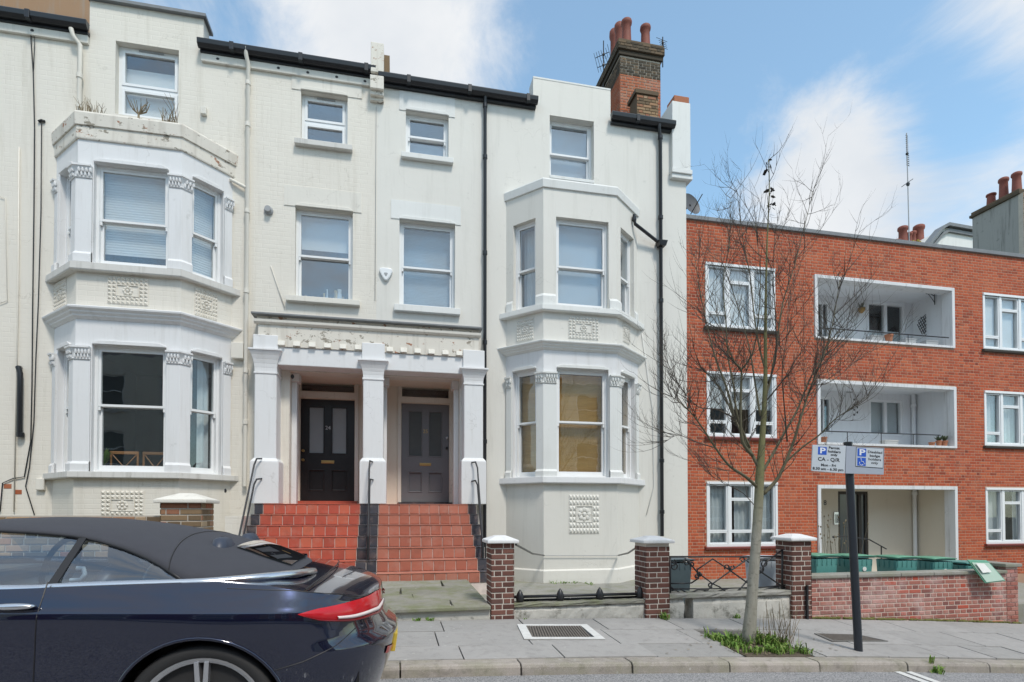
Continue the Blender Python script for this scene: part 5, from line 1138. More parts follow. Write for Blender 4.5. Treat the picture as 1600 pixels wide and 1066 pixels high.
# ornate iron railing, bent at its right end
YI = YW + .15; T = thing('iron_railing', 'bent ornate black wrought iron railing between two plum brick pillars', 'railing', tuple(at(1140, 925, YI)))
I = lambda x, y: at(1040 + x / 6.667, 830 + y / 6.667, YI)
def iron(pts, r=.010, name='scroll', nm=None): return MB().tube([I(*p) for p in pts], r, 6).build(name, m_black, T, smooth=True)
iron([(40, 268), (400, 266), (800, 267), (1200, 266)], .012, 'top_rail'); iron([(40, 602), (500, 600), (1020, 585), (1260, 560)], .009, 'bottom_rail'); iron([(60, 672), (400, 664), (860, 655), (1240, 668)], .009, 'bottom_rail')
iron([(48, 268), (48, 690)], .012, 'stile'); iron([(1215, 190), (1215, 640)], .014, 'stile'); iron([(1300, 510), (1300, 900)], .022, 'stile')
for pl in ([(200, 285), (262, 345), (330, 430), (490, 548), (665, 422), (862, 285), (960, 268)], [(270, 540), (345, 490), (330, 400), (490, 290), (660, 402), (860, 545), (930, 600)], [(860, 545), (990, 430), (1040, 330), (1210, 198)], [(850, 310), (1000, 430), (1190, 560), (1260, 600)],
           [(50, 545), (200, 545), (270, 540)], [(50, 580), (180, 660), (260, 640), (340, 610), (440, 615), (490, 548)], [(490, 548), (560, 580), (640, 640), (700, 650), (780, 600), (850, 515)], [(400, 620), (470, 660), (560, 620), (650, 600)], [(60, 620), (140, 600), (220, 640), (330, 660)], [(850, 640), (960, 650), (1060, 600), (1180, 580)], [(1150, 610), (1200, 690), (1240, 700), (1255, 650)]): iron(pl)
def spiral(cx, cy, r, a0, a1, n=14, k=.6): return [(cx + math.cos(lerp(a0, a1, i / n)) * r * (1 - k * i / n), cy + math.sin(lerp(a0, a1, i / n)) * r * (1 - k * i / n)) for i in range(n + 1)]
for c in ((350, 445, 30, 0, 7), (330, 470, 25, 2, 9), (85, 370, 45, -2, 4), (70, 330, 40, -1, 4), (215, 330, 35, -3, 4), (270, 350, 30, -3, 4), (470, 560, 28, 1, 7), (640, 375, 30, -4, 2), (690, 380, 26, -1, 5), (1020, 340, 45, -3, 4), (985, 400, 40, -1, 5), (800, 300, 30, -3, 3), (1200, 600, 40, -2, 5)): iron(spiral(*c), .009)
for k in range(4): MB().blob(I(((360, 450), (670, 390), (240, 320), (990, 420))[k][0], ((360, 450), (670, 390), (240, 320), (990, 420))[k][1]), .022, .02, .03, 6, 4).build('boss', m_black, T, smooth=True)
# strip of angle iron against the third pillar
a = at(1263, 965, YW - .03); T = thing('iron_strip', 'dark upright metal strip leaning on the third brick pillar', 'metal strip', tuple(a)); g = MB(); za = at(1263, 915, YW - .03).z; a.z = gz(a.x, YW - .03); g.boxw(a.x - .02, a.x + .004, YW - .035, YW - .006, a.z, za); g.boxw(a.x + .0042, a.x + .022, YW - .012, YW - .004, a.z, za); g.build('strip', m_black, T)

# ------------------------------------------------------------------ bin wall of the flats
YG = 6.52; FG = Fr((0, YG), (1, 0)); gx0, gx1 = FP.px(1273, 920)[0] - .02, FG.px(1572, 920)[0]; gx2 = FG.px(1590, 920)[0]; zt = FG.px(1400, 900.5)[1]; zb = gz(gx2, YG) - .12
T = thing('brick_bin_wall', 'low pinkish red brick wall with stone coping in front of the green bins', 'wall', ((gx0 + gx2) / 2, YG + .1, gz(7, YG)))
MB().boxw(gx0, gx2, YG, YG + .2, zb, zt).build('core', m_pmortar, T); brickwork(T, FG, gx0, gx1, zt - .0605 * 16, zt - .004, [], m_pinkbrick, .192, .049, .0115, bond='english', nparts=300, dp=.005, zf=lambda a, b: gz(b, YG) - .08)
x = gx0
while x < gx1 - .02:
    l = random.uniform(.5, .9); e = min(x + l, gx1); MB().boxw(x + .003, e - .003, YG - .03, YG + .24, zt, zt + .045).build('coping_stone', m_gardenc, T, bevel=.008); x = e
zp2 = FG.px(1580, 886)[1]; MB().boxw(gx1 + .001, gx2, YG + .001, YG + .38, zb, zp2).build('end_pier', m_pmortar, T); f = FG; brickwork(T, FG, gx1 + .003, gx2, zt - .0605 * 16, zp2 - .003, [], m_pinkbrick, .145, .052, .0085, bond='stretcher', nparts=40, dp=.009, zf=lambda a, b: gz(b, YG) - .08); brickwork(T, Fr((gx1, YG + .38), (0, -1)), 0, .38, zt + .05, zp2 - .003, [], m_pinkbrick, .18, .052, .0085, nparts=40, dp=.009)
MB().boxw(gx1 - .05, gx2 + .04, YG - .04, YG + .43, zp2, zp2 + .05).build('pier_cap', m_gardenc, T, bevel=.01)
g = MB(); random.seed(31)
for i in range(150):
    x = random.uniform(gx0, gx2); y = YG - random.uniform(.0, .07); g.blob((x, y, gz(x, y) - .002), random.uniform(.02, .06), random.uniform(.015, .03), random.uniform(.008, .022), 6, 3)
o = stuff(g.build('moss_strip', simple('green_brown_moss', (.13, .13, .035, 1), .95, var=.5, vs=20))); o['label'] = 'moss growing along the foot of the bin wall'; o['category'] = 'moss'
struct(MB().boxw(gx0, 12, YG + .2, YR, -1.2, gz(7, YG) + .1).build('forecourt', m_gardenc))
# ------------------------------------------------------------------ wheelie bins
m_bin = simple('teal_green_bin_plastic', (.095, .29, .27, 1), .42, var=.12); m_lid = simple('green_bin_lid_plastic', (.12, .33, .22, 1), .4, var=.15); m_lidin = simple('pale_lid_inside', (.42, .55, .46, 1), .45, var=.1); m_tyre = simple('black_rubber', (.02, .02, .021, 1), .7)
m_bing = simple('blue_grey_bin_plastic', (.10, .14, .155, 1), .45, var=.12); m_binw = simple('pale_grey_bin_plastic', (.45, .49, .54, 1), .4, var=.06); m_paper = simple('white_label', (.75, .75, .72, 1), .6, var=.05)
def wbin(label, x, y, z0, w, dep, h, mb, ml, lid='shut', tilt=0, grp='wheelie bins', sticker=False, rz=0):
    T = thing('wheelie_bin', label, 'wheelie bin', (x, y, z0), grp)
    Q = Matrix.Translation((x, y, z0)) @ Matrix.Rotation(rz, 4, 'Z')
    def bld(g, name, m, par, **k): g.v = [tuple(Q @ Vector(p)) for p in g.v]; return g.build(name, m, par, **k)
    g = MB(); g.frus(-w * .38, w * .38, -dep * .36, dep * .40, .03, -w * .46, w * .46, -dep * .46, dep * .46, h - .08); B = bld(g, 'body', mb, T, bevel=.015)
    g = MB(); g.boxw(-w * .5, w * .5, -dep * .5, dep * .48, h - .06, h - .035)
    for k in range(5): s = -w * .4 + k * w * .2; g.boxw(s - .006, s + .006, -dep * .475, -dep * .44, h - .17, h - .08); 
    for k in range(4): s = -dep * .35 + k * dep * .22; g.boxw(-w * .475, -w * .45, s - .006, s + .006, h - .19, h - .08)
    bld(g, 'rim', mb, T, bevel=.006)
    for s in (-1, 1): bld(MB().lathe((s * (w * .42) - .03, dep * .36, .1), [(.10, 0), (.10, .06)], 14, (1, 0, 0)), 'wheel', m_tyre, T)
    bld(MB().tube([(-w * .42, dep * .53, h - .05), (w * .42, dep * .53, h - .05)], .016, 8), 'handle', ml, T)
    if lid == 'shut':
        n = 6; rows = []
        for i in range(n + 1):
            t = i / n; yy = lerp(-dep * .54, dep * .5, t); rows.append([Vector((lerp(-w * .53, w * .53, k / 6), yy, h - .035 + .022 * math.sin(math.pi * min(max((k / 6), .02), .98)) ** .5 * (.55 + .45 * math.sin(math.pi * t)))) for k in range(7)])
        g = MB().grid(rows); L_ = bld(g, 'lid', ml, T, smooth=True); sol = L_.modifiers.new('solid', 'SOLIDIFY'); sol.thickness = .014; sol.offset = -1
    if sticker: bld(MB().lathe((w * .1, -dep * .445, h - .22), [(.032, 0), (.032, .006)], 14, (0, -1, 0)), 'sticker', m_paper, T)
    return T
def binat(label, u0, u1, v, lid='shut', sticker=False, y=7.05, dep=.40):
    f = Fr((0, y - dep * .5), (1, 0)); x1 = f.px(u1, v)[0]; zt_ = f.px(u1, v)[1]; x0 = x1 - .40
    return wbin(label, (x0 + x1) / 2, y, gz(7, YG) + .105, x1 - x0, dep, zt_ - gz(7, YG) - .105, m_bin, m_lid, lid, sticker=sticker, rz=random.uniform(-.05, .05))
binat('green wheelie bin nearest the third brick pillar', 1312, 1312, 864); binat('green wheelie bin with a round sticker behind the sign post', 1367, 1367, 865, sticker=True); binat('third green wheelie bin from the brick pillar', 1437, 1437, 867); binat('fourth green wheelie bin with a round sticker', 1493, 1493, 869, sticker=True)
TB = binat('green wheelie bin with its lid thrown open over the wall', 1545, 1545, 875, lid='open')
# the open lid hangs over the wall: pale inside towards the street
a = [at(1513, 876, YG - .06), at(1544, 877, YG - .06), at(1572, 908, YG - .16), at(1540, 912, YG - .16)]
g = MB().prism(a, [p + Vector((0, .03, .015)) for p in a]); LO = g.build('open_lid', m_lid, TB, bevel=.006)
c = sum(a, Vector()) / 4; b_ = [c + (p - c) * .86 + Vector((0, -.012, -.004)) for p in a]; g = MB().prism(b_, [p + Vector((0, .01, .0)) for p in b_]); g.build('lid_inside', m_lidin, LO)
b2 = [c + (p - c) * .42 + Vector((-.08, -.018, .055)) for p in a]; MB().prism(b2, [p + Vector((0, .006, .0)) for p in b2]).build('lid_label', m_paper, LO)
f = Fr((0, 7.0), (1, 0)); x = f.px(1064, 900)[0]; wbin('blue grey wheelie bin behind the left end of the iron railing', x, 7.0 + .2, gz(5, YW) + .085, .40, .38, f.px(1064, 871)[1] - gz(5, YW) - .085, m_bing, m_bing, grp='bins behind the railing')
x = f.px(1200, 900)[0]; wbin('pale grey wheelie bin behind the tree and the railing', x + .08, 7.0 + .2, gz(5, YW) + .085, .42, .38, f.px(1205, 868)[1] - gz(5, YW) - .085, m_binw, m_binw, grp='bins behind the railing')
x = f.px(1530, 870)[0]; T = thing('rubbish_bag', 'white and black rubbish poking up behind the open bin', 'rubbish bag', (x, 7.3, gz(7, YG))); g = MB(); random.seed(8)
zz_ = f.px(1505, 872)[1]
for i in range(6): g.blob((x - .25 + .08 * i, 7.25 + random.uniform(-.05, .05), zz_ - .20 + random.uniform(0, .04)), .07, .07, .09, 7, 5)
g.build('bag', m_net, T, smooth=True); MB().tube([(x - .3, 7.25, gz(7, YG) + .1), (x - .02, 7.25, zz_ - .15)], .12, 8).build('bag_lower', m_net, T, smooth=True)

# ------------------------------------------------------------------ grates in the pavement
def grate(label, corners, frame_m, frw, bars):
    P = [on_ground(*c) for c in corners]; c = sum(P, Vector()) / 4; T = thing('pavement_grate', label, 'grate', tuple(c)); lift = Vector((0, 0, .004))
    inn = [c + (p - c) * frw for p in P]; g = MB()
    for i in range(4): k = (i + 1) % 4; g.prism([P[i] + lift, P[k] + lift, inn[k] + lift, inn[i] + lift], [P[i] + lift * 3, P[k] + lift * 3, inn[k] + lift * 3, inn[i] + lift * 3])
    g.build('frame', frame_m, T); MB().prism([p + lift * .5 for p in inn], [p + lift * 1.2 for p in inn]).build('void', m_black, T)
    m = simple('rusty_cast_iron', (.16, .14, .12, 1), .7, var=.4, vs=20); g = MB()
    for i in range(bars):
        t0 = (i + .15) / bars; t1 = t0 + .55 / bars; A_, B_ = inn[0].lerp(inn[1], t0), inn[0].lerp(inn[1], t1); sh = (inn[1] - inn[0]) * (1.6 / bars)
        C_, D_ = inn[3].lerp(inn[2], max(0, t1 - 1.2 / bars)), inn[3].lerp(inn[2], max(0, t0 - 1.2 / bars)); g.prism([A_ + lift * 1.3, B_ + lift * 1.3, C_ + lift * 1.3, D_ + lift * 1.3], [A_ + lift * 3, B_ + lift * 3, C_ + lift * 3, D_ + lift * 3])
    g.build('bars', m, T)
grate('cast iron coal grate with a pale concrete frame in the pavement', [(808, 977), (917, 977), (946, 1000), (819, 1000)], m_paint, .78, 22)
grate('rusty iron cover flush in the pavement behind the sign post', [(1272, 991), (1342, 993), (1388, 1003), (1300, 1003)], simple('worn_iron_frame', (.17, .165, .155, 1), .75, var=.3), .92, 26)
# ------------------------------------------------------------------ parking sign
b = on_ground(1342, 1017); YS = b.y; FS = Fr((0, YS - .045), (1, 0)); t = at(1325, 694, YS)
SP = thing('parking_sign', 'leaning dark post with two grey parking permit plates', 'sign', tuple(b))
MB().tube([b - Vector((0, 0, .1)), t], .040, 14).build('post', simple('dark_blue_grey_post', (.022, .027, .036, 1), .42, var=.15), SP, smooth=True, auto=50); MB().tube([t - Vector((0, 0, .01)), t + Vector((0, 0, .02))], .042, 14).build('post_cap', m_black, SP)
m_plate = simple('grey_sign_plate', (.36, .40, .47, 1), .5, var=.05); m_face = simple('pale_sign_face', (.52, .57, .62, 1), .45, var=.04); m_blue = simple('sign_blue', (.022, .10, .50, 1), .45, var=.05); m_ink = simple('sign_black', (.015, .015, .018, 1), .6); m_signw = simple('sign_white', (.75, .78, .82, 1), .5, var=.03)
def plateq(c, d0, d1, m, name, par, bev=.003):
    P = [FS.pt(*FS.px(u, v, d1), d1) for u, v in c]; Q_ = [p + Vector((0, d1 - d0, 0)) for p in P]; return MB().prism(P, Q_).build(name, m, par, bevel=bev)
p1_ = plateq([(1270, 695), (1322, 696.5), (1320, 740), (1268, 736)], 0, .012, m_face, 'plate', SP); p2_ = plateq([(1322.5, 697), (1382, 700), (1381, 742), (1321, 740)], .0, .008, m_plate, 'plate', SP)
f2 = plateq([(1338, 698.5), (1381, 700.5), (1380, 732), (1337, 729)], .0085, .011, m_ink, 'plate_border', SP, 0); f3 = plateq([(1338.6, 699.3), (1380.3, 701.2), (1379.4, 731.2), (1337.6, 728.3)], .0112, .013, m_face, 'plate_face', SP, 0)
def onsign(u0, u1, v, h, s, m, d=.0135, bold=0.0, par=None):
    a, z = FS.px((u0 + u1) / 2, v, d); w_ = FS.px(u1, v, d)[0] - FS.px(u0, v, d)[0]; hh = (FS.px(u0, v - h / 2, d)[1] - FS.px(u0, v + h / 2, d)[1])
    o = text(s, hh / .70, FS.pt(a, z, d), m, par or SP, 'lettering', rot=(R(90), R(2.2), 0), fit=w_, ext=.0006, bold=bold); return o
plateq([(1278.5, 698), (1292, 698.8), (1291.5, 711), (1278, 710.3)], .0121, .013, m_blue, 'blue_square', SP, 0); onsign(1281, 1289.5, 704.6, 8.6, 'P', m_signw, bold=.002)
for (u0, u1, v, h, s) in ((1295, 1312, 700.3, 3.8, 'Permit'), (1294, 1313.5, 706, 3.8, 'holders'), (1298, 1308.5, 711, 3.4, 'only'), (1278, 1312, 718.4, 5.6, 'CA - Q/R'), (1283, 1306, 727.3, 4.0, 'Mon - Fri'), (1270, 1318, 733.3, 4.0, '8.30 am - 6.30 pm')): onsign(u0, u1, v, h, s, m_ink, bold=.0006)
plateq([(1340, 700.6), (1353.5, 701.4), (1353.2, 714), (1339.7, 713.2)], .0132, .014, m_blue, 'blue_square', SP, 0); plateq([(1339.7, 715), (1353, 715.8), (1352.7, 728.5), (1339.4, 727.6)], .0132, .014, m_blue, 'blue_square', SP, 0)
onsign(1342.5, 1351.5, 707.4, 9, 'P', m_signw, d=.0145, bold=.002)
wh = MB(); q = lambda u, v: FS.pt(*FS.px(u, v, .0148), .0148)
wh.tube([q(1345.5, 717.5), q(1345.8, 721), q(1349, 721.3), q(1350.3, 725.3), q(1351.5, 725)], .0035, 5); wh.blob(q(1345.4, 716.8), .005, .002, .005, 8, 4)
ar = [q(1346 + 3.0 * math.cos(t_), 723.6 + 3.0 * math.sin(t_)) for t_ in [2.6 + .45 * i for i in range(-8, 2)]]; wh.tube([q(1346 + 3.2 * math.cos(t_), 723.8 + 3.2 * math.sin(t_)) for t_ in [.6 + .4 * i for i in range(9)]], .003, 5); wh.build('wheelchair_symbol', m_signw, SP)
for (u0, u1, v, s) in ((1356, 1378.5, 707, 'Disabled'), (1359, 1375, 712.6, 'badge'), (1357, 1376.5, 718.2, 'holders'), (1361, 1372, 723.6, 'only')): onsign(u0, u1, v, 3.8, s, m_ink, bold=.0006)

# ------------------------------------------------------------------ street tree (bare) in its pit
TY = TREE.y; TT = thing('street_tree', 'slim bare street tree with pale trunk in a weedy pavement pit', 'tree', (at(1172, 990, TY).x, TY, gz(4, TY)))
def bark():
    M = Mat('mossy_grey_bark'); M.set(.85, 0, .2)
    z = M.n('ShaderNodeSeparateXYZ'); M.l(M.geo.outputs['Position'], z.inputs[0])
    c = M.mix(M.noise(M.pos((14, 14, 5)), 2, 6, .6), (.20, .19, .155, 1), (.40, .385, .33, 1)); mo = M.mix(M.noise(M.pos((10, 10, 4)), 2, 6), (.13, .125, .07, 1), (.24, .235, .11, 1))
    c = M.mix(M.step(z.outputs[2], 1.1, 1.75), c, mo); c = M.mix(M.math('MULTIPLY', M.step(M.noise(M.pos((9, 9, 16)), 1.6, 5), .55, .68), .5), c, (.09, .085, .065, 1)); M.base(c); M.bump(M.noise(M.pos((25, 25, 6)), 3, 6), .5, .01); return M.m
m_bark = bark(); m_twig = simple('dark_twig_bark', (.075, .062, .05, 1), .85, var=.4, vs=8); m_limb = simple('olive_limb_bark', (.125, .115, .07, 1), .85, var=.35, vs=5)
random.seed(17)
def smooth_path(P, n=4):
    out = []
    for i in range(len(P) - 1):
        p0, p1, p2, p3 = P[max(i - 1, 0)], P[i], P[i + 1], P[min(i + 2, len(P) - 1)]
        for k in range(n):
            t = k / n; out.append(.5 * ((2 * p1) + (p2 - p0) * t + (2 * p0 - 5 * p1 + 4 * p2 - p3) * t * t + (3 * p1 - p0 - 3 * p2 + p3) * t ** 3))
    return out + [P[-1]]
tr = [(1170, 996), (1173, 960), (1177, 905), (1181, 850), (1185, 790), (1187, 745), (1190, 700), (1194, 640), (1196, 585), (1196, 520), (1197, 440), (1199, 370), (1202, 300), (1201, 250)]
P = smooth_path([at(u, v, TY) for u, v in tr]); P[0].z = gz(P[0].x, TY) - .05; rad = lambda z: interp([(0, .074), (.35, .058), (1.0, .050), (1.75, .045), (2.1, .032), (2.8, .021), (3.6, .013), (4.6, .006), (5.5, .0035)], z)
MB().tube(P, [rad(p.z) for p in P], 12).build('trunk', m_bark, TT, smooth=True)
limbs = [  # pixel path, depth drift, start radius
    ([(1184, 762), (1165, 745), (1140, 728), (1118, 700), (1095, 665), (1075, 640), (1050, 620)], -.5, .022), ([(1188, 735), (1172, 705), (1160, 680), (1148, 655), (1130, 615), (1112, 590), (1095, 575)], .35, .024),
    ([(1148, 655), (1135, 605), (1118, 560), (1105, 510), (1093, 450), (1085, 400)], .5, .016), ([(1176, 712), (1160, 690), (1157, 650), (1158, 605), (1158, 578), (1148, 566), (1138, 545), (1120, 490)], -.3, .022), ([(1158, 578), (1168, 566), (1178, 545), (1185, 500), (1188, 430), (1180, 350)], -.4, .013),
    ([(1172, 700), (1152, 650), (1146, 600), (1138, 560), (1134, 500), (1130, 440), (1140, 380), (1142, 310)], .2, .014), ([(1193, 772), (1212, 752), (1225, 728), (1240, 690), (1252, 650), (1265, 610), (1285, 560), (1300, 510), (1312, 440)], -.3, .024),
    ([(1228, 722), (1255, 698), (1280, 680), (1305, 655), (1335, 635), (1360, 615)], -.5, .013), ([(1191, 738), (1210, 705), (1228, 672), (1246, 640), (1262, 600), (1280, 565), (1300, 530), (1330, 500)], .4, .020), ([(1192, 630), (1202, 600), (1210, 560), (1216, 520), (1224, 470), (1240, 420), (1258, 350), (1270, 300)], .25, .016),
    ([(1195, 575), (1186, 540), (1178, 490), (1172, 430), (1160, 370), (1152, 300)], .3, .013), ([(1188, 650), (1180, 600), (1170, 540), (1150, 470), (1125, 400)], .6, .014), ([(1196, 628), (1215, 605), (1235, 580), (1262, 545)], -.3, .010), ([(1230, 690), (1226, 640), (1222, 580), (1230, 520), (1236, 460)], -.2, .010),
    ([(1150, 655), (1120, 640), (1090, 635), (1060, 600), (1040, 560)], -.2, .010), ([(1200, 600), (1212, 560), (1212, 500), (1208, 430), (1212, 350)], -.35, .012), ([(1262, 600), (1290, 600), (1320, 580), (1345, 555)], .2, .008), ([(1187, 800), (1160, 770), (1130, 755), (1100, 735)], .3, .006), ([(1118, 700), (1085, 690), (1060, 680), (1040, 690)], .1, .008)]
tips = []; tw = MB(); ntw = 0
def grow(g, p, d, L_, r, depth):
    global ntw
    pts = [p]; rs = [r]; n = 5; v = d.normalized()
    for i in range(n):
        v = (v + Vector((random.gauss(0, .10), random.gauss(0, .10), random.gauss(0, .06) + .11))).normalized(); pts.append(pts[-1] + v * L_ / n); rs.append(r * (1 - .82 * (i + 1) / n))
    g.tube(pts, rs, 4, cap=False); ntw += 1
    if depth > 0:
        for i in range(1, n + 1):
            if random.random() < .75:
                side = Vector((random.gauss(0, 1), random.gauss(0, 1), random.gauss(.2, .5))); dv = (v * .9 + side.normalized() * .75).normalized(); grow(g, pts[i], dv, L_ * random.uniform(.35, .6), rs[i] * .7 + .0008, depth - 1)
for pix, dy, r0 in limbs:
    n = len(pix); P = smooth_path([at(u, v, TY + dy * (i / (n - 1)) ** 1.2) for i, (u, v) in enumerate(pix)]); m = len(P)
    MB().tube(P, [max(r0 * .88 * (1 - .86 * i / (m - 1)), .0026) for i in range(m)], 7).build('branch', m_limb if r0 > .0125 else m_twig, TT, smooth=True)
    for i in range(3, m):
        k = 2 if i > m * .5 else 1
        for q in range(k):
            if random.random() < .72:
                t = (P[min(i + 1, m - 1)] - P[i - 1]).normalized(); side = Vector((random.gauss(0, 1), random.gauss(0, 1), random.gauss(.15, .45))).normalized()
                grow(tw, P[i], t * .8 + side * .8, random.uniform(.25, .7) * (1.1 if i == m - 1 else 1), max(.0032, r0 * .22), 2 if random.random() < .55 else 1)
for i in range(int(len(P) * 0), 1): pass
Pt = smooth_path([at(u, v, TY) for u, v in tr])
for i in range(34, len(Pt)):
    if random.random() < .6: grow(tw, Pt[i], Vector((random.gauss(0, .7), random.gauss(0, .6), .8)), random.uniform(.2, .45), .004, 1)
stuff(tw.build('twigs', m_twig, TT, fix=False))
g = MB()
for (u, v, n) in ((1201, 255, 22), (1203, 300, 14), (1204, 320, 16)):
    c = at(u, v, TY)
    for i in range(n * 2 // 3): q = c + Vector((random.gauss(0, .015), random.gauss(0, .02), random.gauss(0, .035))); e = Vector((random.uniform(-1, 1), random.uniform(-1, 1), random.uniform(-1, .3))) * .035; f_ = Vector((random.uniform(-1, 1), random.uniform(-1, 1), random.uniform(-1, 1))) * .022; g.add([q, q + e + f_, q + e * 1.6, q + e - f_], [(0, 1, 2, 3)])
stuff(g.build('dead_leaves', simple('black_dead_leaf', (.02, .016, .012, 1), .8), TT, fix=False))
# pit: soil and weeds
struct(MB().prism([Vector((x, y, gz(x, y) - .06)) for x, y in ((pit[0], pit[2]), (pit[1], pit[2]), (pit[1], pit[3]), (pit[0], pit[3]))], [Vector((x, y, gz(x, y) - .012)) for x, y in ((pit[0], pit[2]), (pit[1], pit[2]), (pit[1], pit[3]), (pit[0], pit[3]))]).build('tree_pit_soil', m_soil))
random.seed(77)
def weeds(name, label, spots, cat='weeds'):
    g = MB()
    for (x, y, n, r, h) in spots:
        for i in range(n):
            a = random.uniform(0, 6.3); q = random.uniform(0, r); bx, by = x + math.cos(a) * q, y + math.sin(a) * q; b = Vector((bx, by, gz(bx, by) - .01)); hh = h * random.uniform(.35, 1.1); th = random.uniform(0, 6.3); ln = Vector((math.cos(th), math.sin(th), 0)) * hh * random.uniform(.2, .8); wv = Vector((-math.sin(th), math.cos(th), 0)) * random.uniform(.003, .010)
            p1 = b + ln * .5 + Vector((0, 0, hh * .7)); p2 = b + ln + Vector((0, 0, hh * random.uniform(.6, 1)))
            g.add([b - wv * .4, b + wv * .4, p1 + wv, p2, p1 - wv], [(0, 1, 2, 4), (2, 3, 4)])
    return tag(stuff(g.build(name, m_grass, fix=False)), label, cat)
cx = (pit[0] + pit[1]) / 2; cyy = (pit[2] + pit[3]) / 2
weeds('pit_weeds', 'fresh green weeds round the foot of the street tree', [(cx + random.uniform(-.40, .40), cyy + random.uniform(-.30, .28), 34, .08, .075) for i in range(38)] + [(cx + random.uniform(-.42, .42), cyy + random.uniform(-.3, .28), 5, .05, .15) for i in range(22)] + [(TREE.x - .02, TREE.y + .0, 110, .06, .17), (TREE.x + .1, TREE.y - .1, 90, .09, .15)])
g = MB(); rl = random.Random(4)
for i in range(170):
    x_, y_ = cx + rl.gauss(0, .42), cyy + rl.gauss(0, .26)
    if y_ < YKB: continue
    z_ = gz(x_, y_) + rl.uniform(.004, .012); a_ = rl.uniform(0, 6.3); l_ = rl.uniform(.008, .024); d_ = Vector((math.cos(a_), math.sin(a_), rl.uniform(-.1, .3))) * l_; e_ = Vector((-math.sin(a_), math.cos(a_), rl.uniform(-.2, .2))) * l_ * .5; p_ = Vector((x_, y_, z_)); g.add([p_ - d_, p_ + e_, p_ + d_, p_ - e_], [(0, 1, 2, 3)])
tag(stuff(g.build('leaf_litter', m_dry, fix=False)), 'brown leaf litter scattered round the tree pit', 'leaf litter')
def spot(u, v, n, r, h): p = on_ground(u, v); return (p.x, p.y, n, r, h)
weeds('kerb_weed', 'green weed growing out of the kerb face right of the sign post', [(on_ground(1457, 1046).x, YK - .03, 60, .06, .10)]); weeds('wall_weeds', 'small green weeds in the cracks at the foot of the front walls', [spot(1040, 968, 40, .05, .12), spot(652, 970, 30, .05, .06), spot(672, 970, 30, .05, .06), spot(1152, 966, 40, .05, .07), spot(820, 968, 12, .03, .03)])
weeds('bay_weeds', 'green weeds at the foot of the bay window', [(at(u, 915, 9.6).x, 9.55, 34, .12, .09) for u in (868, 880, 893, 905, 915)])
g = MB()
for i in range(46): a = random.gauss(0, .10); y = TREE.y - .08 + random.gauss(0, .05); b = Vector((TREE.x + .22 + a, y, gz(4, TREE.y) - .02)); g.tube([b, b + Vector((random.gauss(0, .06), random.gauss(0, .05), random.uniform(.15, .5)))], [.0035, .002], 4)
tag(stuff(g.build('dry_stems', m_dry)), 'dry brown stems right of the tree trunk', 'weeds')
g = MB()
for i in range(36): b = at(random.uniform(1285, 1330), 868, 7.4); b.z = gz(7, YG) + .1; e = b + Vector((random.gauss(0, .12), random.gauss(0, .1), random.uniform(.9, 1.35))); g.tube([b, b.lerp(e, .5) + Vector((random.gauss(0, .04), 0, 0)), e], [.004, .003, .002], 4); g.blob(e, .014, .014, .018, 4, 3)
tag(stuff(g.build('dry_seed_heads', m_dry)), 'tall dry seed heads behind the first green bins', 'weeds')

# ------------------------------------------------------------------ dark blue convertible at the kerb
CYc, CX = 3.76, .03
CAR = thing('parked_car', 'dark blue soft top convertible with scuffed rear bumper parked at the kerb', 'car', (-2, CYc, gz(-2, CYc)))
def carpaint():
    M = Mat('dark_blue_car_paint'); M.set(.20, .5, .05, 1.0); M.p.inputs['Coat IOR'].default_value = 1.75; M.p.inputs['Coat Roughness'].default_value = .03
    x = M.n('ShaderNodeSeparateXYZ'); M.l(M.geo.outputs['Position'], x.inputs[0])
    scr = M.math('MULTIPLY', M.step(M.noise(M.pos((30, 30, 9)), 1.5, 7, .75), .60, .66), M.math('MULTIPLY', M.step(x.outputs[0], -.62, -.40), M.math('MULTIPLY', M.math('LESS_THAN', x.outputs[2], .60), M.step(M.noise(M.pos(), 3.5, 3), .46, .56))))
    base = M.mix(M.noise(M.pos(), 400, 1), (.004, .007, .024, 1), (.009, .014, .045, 1)); M.base(M.mix(M.math('MULTIPLY', scr, .75), base, (.38, .39, .40, 1)))
    dust = M.noise(M.pos(), 90, 5, .7); r = M.n('ShaderNodeMapRange'); r.inputs['From Min'].default_value = .45; r.inputs['From Max'].default_value = .75; r.inputs['To Min'].default_value = .02; r.inputs['To Max'].default_value = .045; M.l(dust, r.inputs[0]); M.l(r.outputs[0], M.p.inputs['Coat Roughness']); return M.m
m_car = carpaint(); m_soft = simple('dark_navy_roof_canvas', (.045, .047, .058, 1), .85, var=.12, vs=14, bump=.25, bs=500); m_carglass = glassmat('tinted_car_glass', (.80, .92, .99, 1), 4.2); m_rearglass = glassmat('dark_rear_glass', (.15, .18, .18, 1), 3.0); m_seat = simple('navy_leather', (.035, .045, .07, 1), .5); m_redl = simple('red_lamp_lens', (.50, .012, .02, 1), .12, var=.25, vs=18); m_whitel = simple('clear_lamp_strip', (.72, .62, .60, 1), .15); m_redd = simple('dark_red_lens', (.22, .008, .012, 1), .15); m_yplate = simple('yellow_number_plate', (.62, .45, .06, 1), .4); m_blackp = simple('black_plastic', (.012, .012, .014, 1), .5); m_rim = simple('machined_alloy', (.58, .59, .61, 1), .3, .85, var=.1)
def road_z(x): return gz(x, CYc)
Wt = [(.12, .77), (.18, .83), (.24, .862), (.40, .885), (.60, .903), (.74, .912), (.80, .914), (.835, .912), (.85, .902), (.90, .878), (.95, .852), (1.0, .82)]
